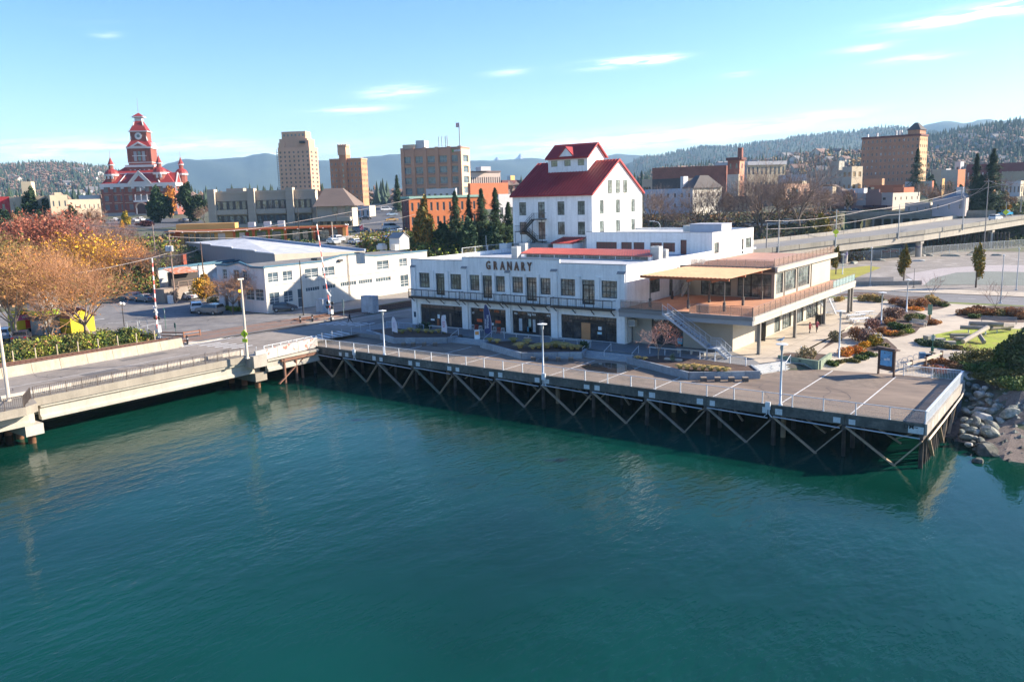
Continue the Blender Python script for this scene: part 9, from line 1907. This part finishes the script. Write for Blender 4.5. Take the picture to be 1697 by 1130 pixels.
for px,py,pt_,D,lab in [(1630,420,297,None,'tall wooden utility pole in front of the elevated road at the right'),(1592,345,312,300,'wooden pole with fittings left of the tall conifers'),(1691,352,320,300,'grey lamp pole at the right frame edge on the elevated road'),(1270,417,370,200,'pale cluster pole at the left end of the elevated road'),(1376,350,315,300,'slim pale lamp pole in front of the mauve shopfronts'),(1522,325,306,320,'curved pale lamp pole on the cream shopfront roof')]:
 UR.append(upole(lab,px,py,pt_,D=D,arms=(.97,) if px in (1592,1630) else (),mt_=mat('grey_pole',(.30,.27,.24),.8,.1,1),r=.17))
wm3=mat('wire_grey',(.38,.33,.30),.6,0)
def wire(lab,pts,r=.035,sag=.6):
 t=thing('power_line',lab,'power line',pts[0]);
 for a,b in zip(pts,pts[1:]):
  q=[Vector(a).lerp(Vector(b),i/8)-Vector((0,0,sag*4*(i/8)*(1-i/8))) for i in range(9)]; MB().tube(q,r,4,cap=False).done('wire',wm3,t)
def ptop(U,f=.97): return U[1]+Vector((0,0,U[2]*f))
w1=[ptop(U4,.98)+Vector((0,0,.3)),ptop(U1,.99),dist_pt(430,378,230),dist_pt(700,326,262)]
wire('pale upper power line from the red trees over the restaurant row to the brick block',w1,.06,.4)
wire('lower pale power line crossing the green slope to the restaurant windows',[ptop(U4,.86),dist_pt(277,392,205),dist_pt(430,392,215),dist_pt(600,372,250),dist_pt(700,352,262)],.05,.4)
wire('power line along the parking lot from the frame edge to the transformer pole',[gp(-20,470,12) ,ptop(U1,.7)],.04,.8)
wire('thick pale cable from the grey store roof to the transformer pole',[dist_pt(205,428,180),ptop(U1,.66),dist_pt(330,413,170)],.06,.3)
wire('upper power line rising over the elevated road to the tall pole at the right',[dist_pt(1268,366,200),dist_pt(1430,350,240),ptop(UR[1],.9),dist_pt(1697,296,300)],.06,.8)
wire('lower power line rising over the elevated road at the right',[dist_pt(1268,380,200),dist_pt(1470,357,240),dist_pt(1597,330,270),ptop(UR[0],.98),dist_pt(1700,305,250)],.06,.8)
wire('third power line high above the shopfronts at the right',[dist_pt(1390,352,240),dist_pt(1590,325,270),ptop(UR[0],.9)],.05,.8)
rw=mat('signal_white',(.66,.66,.66),.5,.05); rr_=mat('signal_red',(.50,.04,.03),.5,.05)
def gate(lab,P,h_mast,arm_vec,arm_len,cross_z,lights):
 t=thing('crossing_signal',lab,'railway signal',P); MB().tube([(0,0,0),(0,0,h_mast)],.08,8).box(-.3,-.3,0,.3,.3,.35).done('mast',galv,t,world=False)
 MB().box(-.35,-.25,.9,.35,.25,1.9).done('gate_machine',mat('machine_white',(.6,.62,.62),.5,.1,2),t,world=False)
 c=MB();
 for s in (-1,1): c.bar((-.5*s,-.15,cross_z-.45),(.5*s,-.15,cross_z+.45),.03,.2,up=(0,1,0))
 c.done('crossbuck',rw,t,world=False)
 MB().box(-.45,-.1,lights+.05,.45,-.04,lights+.15).done('lamp_arm',blackmetal,t,world=False)
 for s in (-.55,.55): MB().tube([(s,-.02,lights+.1),(s,-.1,lights+.1)],.28,14).done('light_disc',blackmetal,t,world=False)
 a=Vector((.25,-.3,1.5)); v=Vector(arm_vec).normalized(); n=16
 for k in range(n): MB().bar(a+v*(arm_len*k/n),a+v*(arm_len*(k+1)/n),.09,.14).done('arm_segment',rw if k%2 else rr_,t,world=False)
 return t
P=gp(264,561,4.15); g1=gate('railway crossing signal with a raised red and white gate arm left of the barrier',P,4.6,(-.12,.10,1),zat(P.x,P.y,430)-P.z-1.3,4.2,2.9)
P=gp(549,530,4.15); g2=gate('crossing signal with raised red and white arm in front of the long white building',P,4.3,(-.16,.02,1),zat(P.x,P.y,372)-P.z-1.3,4.3,2.6)
MB().box(-1.0,-.15,2.0,-.2,-.1,2.2).tube([(-.55,-.1,2.0),(-.55,-.2,2.0)],.28,14).tube([(.55,-.1,2.0),(.55,-.2,2.0)],.28,14).done('lower_lights',blackmetal,g2,world=False)
for px,py,pt_,w,lab in [(534,517,496,1.6,'dented pale steel cabinet beside the tracks, left of the signal'),(613,518,491,2.6,'larger weathered pale blue steel cabinet beside the tracks')]:
 P=gp(px,py,4.15); h=zat(P.x,P.y,pt_)-P.z; t=thing('steel_cabinet',lab,'cabinet',P,R(5)); MB().box(-w/2,-.6,0,w/2,.8,h).box(-w/2-.05,-.65,h,w/2+.05,.85,h+.08).done('box',mat('cabinet_blue',(.34,.38,.42),.6,.2,1.2,var2=.15,col2=(.22,.19,.17),c2t=.62,c2w=.03),t,world=False); MB().box(-w/2+.1,-.63,.15,-.03,-.605,h-.15).box(.03,-.63,.15,w/2-.1,-.605,h-.15).done('door',mat('cabinet_door',(.38,.42,.46),.6,.2,1.2),t,world=False)
P=gp(282,459+38,4.15)
P=gp(283,503,4.15); t=thing('steel_cabinet','small pale utility box at the foot of the transformer pole','cabinet',P); MB().box(-.5,-.3,0,.5,.3,1.5).box(-.54,-.34,1.5,.54,.34,1.58).done('box',mat('box_white',(.6,.63,.64)),t,world=False)
P=gp(275,545,4.15); t=thing('stop_sign','back of a round-looking stop sign with a green street name plate','sign',P,R(-30)); MB().tube([(0,0,0),(0,0,3.1)],.04,6).done('post',mat('sign_post_green',(.06,.16,.12)),t,world=False); MB().tube([(0,.02,2.5),(0,.06,2.5)],.38,8).done('plate',mat('sign_back',(.6,.6,.6),.5,.03),t,world=False); MB().box(-.45,-.02,3.0,.45,.02,3.2).done('street_name',mat('street_green',(.02,.30,.16),.5,.03),t,world=False)
P=gp(292,559,4.15); t=thing('small_sign','small dark green sign plate on a thin post by the crossing','sign',P); MB().tube([(0,0,0),(0,0,2.1)],.04,6).box(-.2,-.04,1.4,.2,.0,2.1).done('post_and_plate',mat('dark_green_plate',(.02,.09,.08)),t,world=False)
P=gp(570,528,4.15); t=thing('small_sign','grey-green plate on a post between the two steel cabinets','sign',P); MB().tube([(0,0,0),(0,0,3.1)],.05,6).box(-.22,-.05,1.8,.22,.0,3.1).done('post_and_plate',mat('grey_green_plate',(.22,.27,.25)),t,world=False)
for px,py,lab in [(311,570,'black bollard at the traffic island beside the concrete barrier'),(498,536,'black bollard left of its pair at the crossing kerb'),(518,534,'black bollard right of its pair at the crossing kerb'),(549,532,'black bollard at the foot of the crossing signal')]:
 P=gp(px,py,4.15); t=thing('bollard',lab,'bollard',P); MB().lathe([(.17,0),(.14,.1),(.12,.9),(.15,.92),(.13,1.1),(.05,1.2)],12).done('post',blackmetal,t,world=False); MB().lathe([(.126,.7),(.126,.8)],12).done('reflective_band',rw,t,world=False)
t=thing('timber_rail','reddish timber fence corner beside the gate signal','fence',(-108,63,4.1))
for x0,y0,x1,y1 in ((-110,63.2,-106.5,64.6),(-106.5,64.6,-106.2,67)): MB().bar((x0,y0,5.0),(x1,y1,5.0),.08,.18).bar((x0,y0,4.55),(x1,y1,4.55),.08,.18).box(x1-.07,y1-.07,4.1,x1+.07,y1+.07,5.15).done('rail',mat('red_brown_timber',(.26,.12,.07),.85,.15,1),t)
for i in range(12):
 if i<6: P=Vector((-86.1-.0*i,61.8+i*1.9,4.14))
 else: P=Vector((-86.8-.02*i,73.0+(i-6)*1.8,4.14))
 o=MB().tube([(0,0,0),(0,0,.95)],.035,6).box(-.05,-.05,.95,.05,.05,1.05).mesh('delineator_post',galv) if i==0 else o_mesh
 o_mesh=o; q=link('delineator_post',o,None,loc=P,label='slim metal post in the row along the road edge near the left pier end',category='post'); q['group']='slim metal posts at the pier approach'
def feather(lab,P,h,mt_,mt2,txt,rz,lean=.0,w=.75):
 t=thing('feather_flag',lab,'flag',P,R(rz)); MB().tube([(0,0,0),(0,0,h*.8),(.12,0,h*.97),(.35,0,h)],.02,5).done('pole',galv,t,world=False)
 pts=[(.02,0,.35),(w,0,.12),(w*1.02,0,h*.45),(w*.9,0,h*.7),(w*.7,0,h*.85),(.35,0,h*.99),(.12,0,h*.96),(.03,0,h*.8)]
 m_=MB().extr(pts,(0,.012,0)); f_=m_.done('cloth',mt_,t,world=False,fixn=True); MB().bar((w,-.004,.12),(w*1.02,-.004,h*.45),.05,.015).bar((w*1.02,-.004,h*.45),(w*.7,-.004,h*.85),.05,.015).bar((w*.7,-.004,h*.85),(.35,-.004,h*.99),.05,.015).done('edge_tape',mt2,t,world=False)
 for i,(s,x,z,sz,mm) in enumerate(txt): textobj('flag_lettering',s,sz,mm,t,(x,-.012,z),(R(90),R(-90),0),.003,.004,world=False)
 return t
fwht=mat('flag_white',(.62,.60,.66),.7,.05,1); navyf=mat('flag_navy',(.035,.045,.13),.7,.1,1); redt=mat('red_lettering',(.5,.04,.08),.6,0)
feather('white feather flag with faint red lettering standing right of the left planter grasses',gp(732,553,4.4),2.6,fwht,fwht,[('KITE',.35,1.3,.42,redt)],28)
feather('white feather flag standing near the left end of the left planter',gp(650,553,4.4),2.4,fwht,fwht,[('KITE',.35,1.2,.38,mat('mauve_lettering',(.4,.3,.45)))],28)
feather('tall navy feather flag with white lettering and pale edge in front of the orange stools',gp(803,556,4.3),4.3,navyf,mat('flag_edge',(.60,.52,.62)),[('SPRINGLINE',.52,1.9,.34,ptxt),('REAL ESTATE',.22,1.6,.22,ptxt)],28,w=.95)
P=gp(791,561,4.3); t=thing('sandwich_board','white sandwich board with an orange panel beside the steps','sandwich board',P,R(35))
for s in (-1,1): MB().add([(-.35,s*.38,0),(.35,s*.38,0),(.35,s*.03,1.15),(-.35,s*.03,1.15),(-.35,s*.42,0),(.35,s*.42,0),(.35,s*.07,1.15),(-.35,s*.07,1.15)],[(0,3,2,1),(4,5,6,7),(0,1,5,4),(1,2,6,5),(2,3,7,6),(3,0,4,7)]).done('board',whitep,t,world=False,fixn=True)
MB().add([(-.25,-.29,.55),(.25,-.29,.55),(.25,-.17,1.0),(-.25,-.17,1.0)],[(0,1,2,3)]).done('orange_panel',mat('board_orange',(.65,.25,.05),.6,.1,3),t,world=False)
def stool(lab,px,py,mt_,g=None):
 P=gp(px,py,4.3); t=thing('bar_stool',lab,'stool',P,R(15)); MB().box(-.18,-.18,.74,.18,.18,.79).done('seat',mt_,t,world=False)
 for sx in (-1,1):
  for sy_ in (-1,1): MB().bar((sx*.15,sy_*.15,.74),(sx*.23,sy_*.23,0),.045,.045).done('leg',mt_,t,world=False)
 MB().box(-.2,-.2,.28,.2,-.17,.31).box(-.2,.17,.28,.2,.2,.31).done('footrest',mt_,t,world=False)
org=mat('stool_orange',(.55,.06,.02),.5,.05); swt=mat('stool_white',(.62,.63,.64),.5,.05)
for i,(px,py,mm,lab) in enumerate([(783.5,547,swt,'white bar stool leftmost at the second shopfront'),(790,547.5,org,'orange-red bar stool between the two left white stools'),(796.5,549,swt,'white bar stool left of the navy flag'),(820,551.5,swt,'white bar stool just right of the navy flag'),(827,552,org,'orange-red bar stool between the two right white stools'),(833.5,553,swt,'white bar stool rightmost at the second shopfront')]): stool(lab,px,py,mm)
P=gp(729,1,4.3) if False else None
def gull(lab,P,rz,s=1):
 t=thing('gull',lab,'bird',P,rz,None,s); MB().tube([(-.24,0,.16),(-.12,0,.17),(0,0,.18),(.12,0,.22),(.17,0,.30),(.2,0,.34),(.26,0,.33)],[.02,.06,.085,.07,.045,.05,.015],8).done('body',mat('gull_white',(.6,.6,.6),.8,.05),t,world=False,smooth=True)
 MB().extr([(-.30,-.08,.17),(.06,-.09,.23),(.04,-.075,.14)],(0,.16,0)).done('wings',mat('gull_grey',(.16,.17,.19),.8,.05),t,world=False,fixn=True); MB().bar((.25,0,.33),(.31,0,.315),.02,.02).done('beak',mat('beak',(.6,.3,.05)),t,world=False); MB().bar((0,-.03,0),(0,-.03,.12),.012,.012).bar((0,.03,0),(0,.03,.12),.012,.012).done('legs',mat('beak',(.6,.3,.05)),t,world=False)
P=gp(1285,678,3.72); gull('grey gull perched on the shade of the right pier lamp post',Vector((P.x-.15,PY0-.05,3.78+5.64)),R(20),1.4)
P=gp(1331,583,4.4); gull('white-headed gull behind the straw-brown shrub in the green planter',Vector((P.x-.1,P.y,4.5)),R(140),1.4)
# == people
def person(lab,P,rz,h,coat,trouser,pose,hood=None,shoe=(.3,.3,.3),hair=(.04,.025,.02)):
 bm=bmesh.new(); k=h/1.75
 J={'pel':(0,0,.95),'waist':(0,0,1.1),'chest':(0,0,1.33),'neck':(0,0,1.5),'head':(0,.01,1.62),'top':(0,.0,1.72)}
 for s,n in ((-1,'l'),(1,'r')):
  f=pose.get('leg'+n,0); a=pose.get('arm'+n,(0,0));
  J['hip'+n]=(s*.09,0,.9); J['knee'+n]=(s*.10,-.02-f*.18,.5); J['ank'+n]=(s*.10,-f*.36+.03+(.1 if f<0 else 0),.09); J['toe'+n]=(s*.11,-f*.36-.13+(.1 if f<0 else 0),.04)
  J['sh'+n]=(s*.19,0,1.42); J['el'+n]=(s*(.24+a[1]*.1),-.04-a[0]*.10,1.16); J['wr'+n]=(s*(.24+a[1]*.16),-.10-a[0]*.26,.95+abs(a[0])*.1); J['ha'+n]=(s*(.24+a[1]*.17),-.12-a[0]*.3,.87+abs(a[0])*.1)
 names=list(J); E=[('pel','waist'),('waist','chest'),('chest','neck'),('neck','head'),('head','top')]
 for n in 'lr': E+=[('pel','hip'+n),('hip'+n,'knee'+n),('knee'+n,'ank'+n),('ank'+n,'toe'+n),('chest','sh'+n),('sh'+n,'el'+n),('el'+n,'wr'+n),('wr'+n,'ha'+n)]
 rad={'pel':.15,'waist':.14,'chest':.155,'neck':.06,'head':.10,'top':.07,'hip':.10,'knee':.065,'ank':.045,'toe':.035,'sh':.075,'el':.055,'wr':.04,'ha':.035}
 me=bpy.data.meshes.new('body'); me.from_pydata([Vector(J[n])*k for n in names],[(names.index(a),names.index(b)) for a,b in E],[]); o=bpy.data.objects.new('tmp',me); C.objects.link(o)
 sk=o.modifiers.new('s','SKIN'); sk.use_smooth_shade=True; o.modifiers.new('ss','SUBSURF').levels=1
 if not me.skin_vertices: me.skin_vertices.new() if hasattr(me.skin_vertices,'new') else None
 for i,n in enumerate(names):
  r=rad[n if n in rad else n[:-1]]*k;
  me.skin_vertices[0].data[i].radius=(r,r*(.75 if n in('chest','waist','pel') else 1)); me.skin_vertices[0].data[i].use_root=(n=='pel')
 dgr=bpy.context.evaluated_depsgraph_get(); nm=bpy.data.meshes.new_from_object(o.evaluated_get(dgr)); bpy.data.objects.remove(o); nm.name='body'
 nm.materials.clear()
 for mm in (mat('skin',(.45,.27,.19),.6,.03),mat('coat_%d'%int(coat[0]*999),coat,.8,.1,4),mat('trouser_%d'%int(trouser[0]*999),trouser,.8,.1,4),mat('shoe_%d'%int(shoe[0]*999),shoe,.7,0)): nm.materials.append(mm)
 for p in nm.polygons:
  c=p.center/k; p.material_index=0 if c.z>1.5 else (3 if c.z<.10 else (2 if c.z<.86 and abs(c.x)<.19 else 1))
  if c.z<.93 and abs(c.x)>.19 and c.z>.6: p.material_index=0
 t=thing('person',lab,'person',P,rz); link('body',nm,t)
 MB().lathe([(.115,1.56),(.13,1.64),(.115,1.72),(.06,1.77)],12,(0,.03,0)).done('hair' if not hood else 'hood',mat('hair_%d'%int((hood or hair)[0]*999),hood or hair,.8,.1),t,world=False,smooth=True)
 for ch in t.children:
  if ch.name.startswith(('hair','hood')): ch.scale=(k,k,k)
 fc=MB().box(-.045,-.105,1.625,-.02,-.09,1.64).box(.02,-.105,1.625,.045,-.09,1.64).box(-.03,-.10,1.565,.03,-.088,1.575).box(-.012,-.125,1.595,.012,-.09,1.62).done('face_features',mat('face_dark',(.12,.05,.04)),t,world=False); fc.scale=(k,k,k)
 ch=MB().lathe([(.20,.78),(.185,.95),(.165,1.15),(.175,1.32),(.14,1.44),(.08,1.5)],12).done('jacket',mat('coat_%d'%int(coat[0]*999),coat),t,world=False,smooth=True); ch.scale=(k,k*.8,k)
 return t
person('person in dark clothes walking over the crosswalk in front of the tracks',gp(580,536,4.16),R(-35),1.78,(.022,.025,.03),(.025,.027,.032),dict(legl=.9,legr=-.9,arml=(-.5,.2),armr=(.8,.2)))
person('person in short red hooded jacket and light shoes, left of the plaza pair',gp(1342,553,4.31),R(70),1.5,(.22,.015,.025),(.03,.02,.03),dict(legl=.25,legr=-.3,arml=(.5,.9),armr=(.4,.8)),hood=(.20,.015,.02),shoe=(.6,.6,.58))
person('taller person in a long dark red coat, right of the two on the plaza',gp(1353.5,551,4.31),R(60),1.65,(.20,.02,.04),(.03,.025,.03),dict(legl=.2,legr=-.2,arml=(.2,.4),armr=(.3,.5)),shoe=(.2,.15,.1))
P=tp(604,402); t=thing('flag_pole','short pole with a drooping red and white flag at the corner above the white building','flag',P); MB().tube([(0,0,0),(0,0,4.8)],.05,5).done('pole',galv,t,world=False); MB().extr([(0.02,0,3.6),(-1.3,0,3.1),(-1.5,0,4.3),(.02,0,4.7)],(0,.03,0)).done('cloth',mat('flag_red_white',(.5,.02,.04),.7,.1,1.5,col2=(.65,.65,.65),c2t=.56,c2w=.02),t,world=False)
P=tp(251,404); t=thing('orange_ball','orange-red round buoy-like ball on the green slope','ball',P+Vector((0,0,1))); MB().lathe([(.05,-.85),(.5,-.7),(.8,-.3),(.85,0),(.8,.3),(.5,.7),(.05,.85)],14).done('ball',mat('ball_orange',(.5,.09,.02),.6,.1),t,world=False,smooth=True)
# == haze
hz=bpy.data.materials.new('haze_air'); hz.use_nodes=True; N=hz.node_tree.nodes; N.remove(N['Principled BSDF']); v=N.new('ShaderNodeVolumePrincipled'); v.inputs['Color'].default_value=(.42,.70,1,1); v.inputs['Density'].default_value=HAZE; v.inputs['Anisotropy'].default_value=.2
hz.node_tree.links.new(v.outputs[0],N['Material Output'].inputs['Volume'])
MB().box(-8800,-1200,-4,8800,9400,560).done('haze',hz,kind='stuff',label='thin blue haze filling the air over the city and hills')
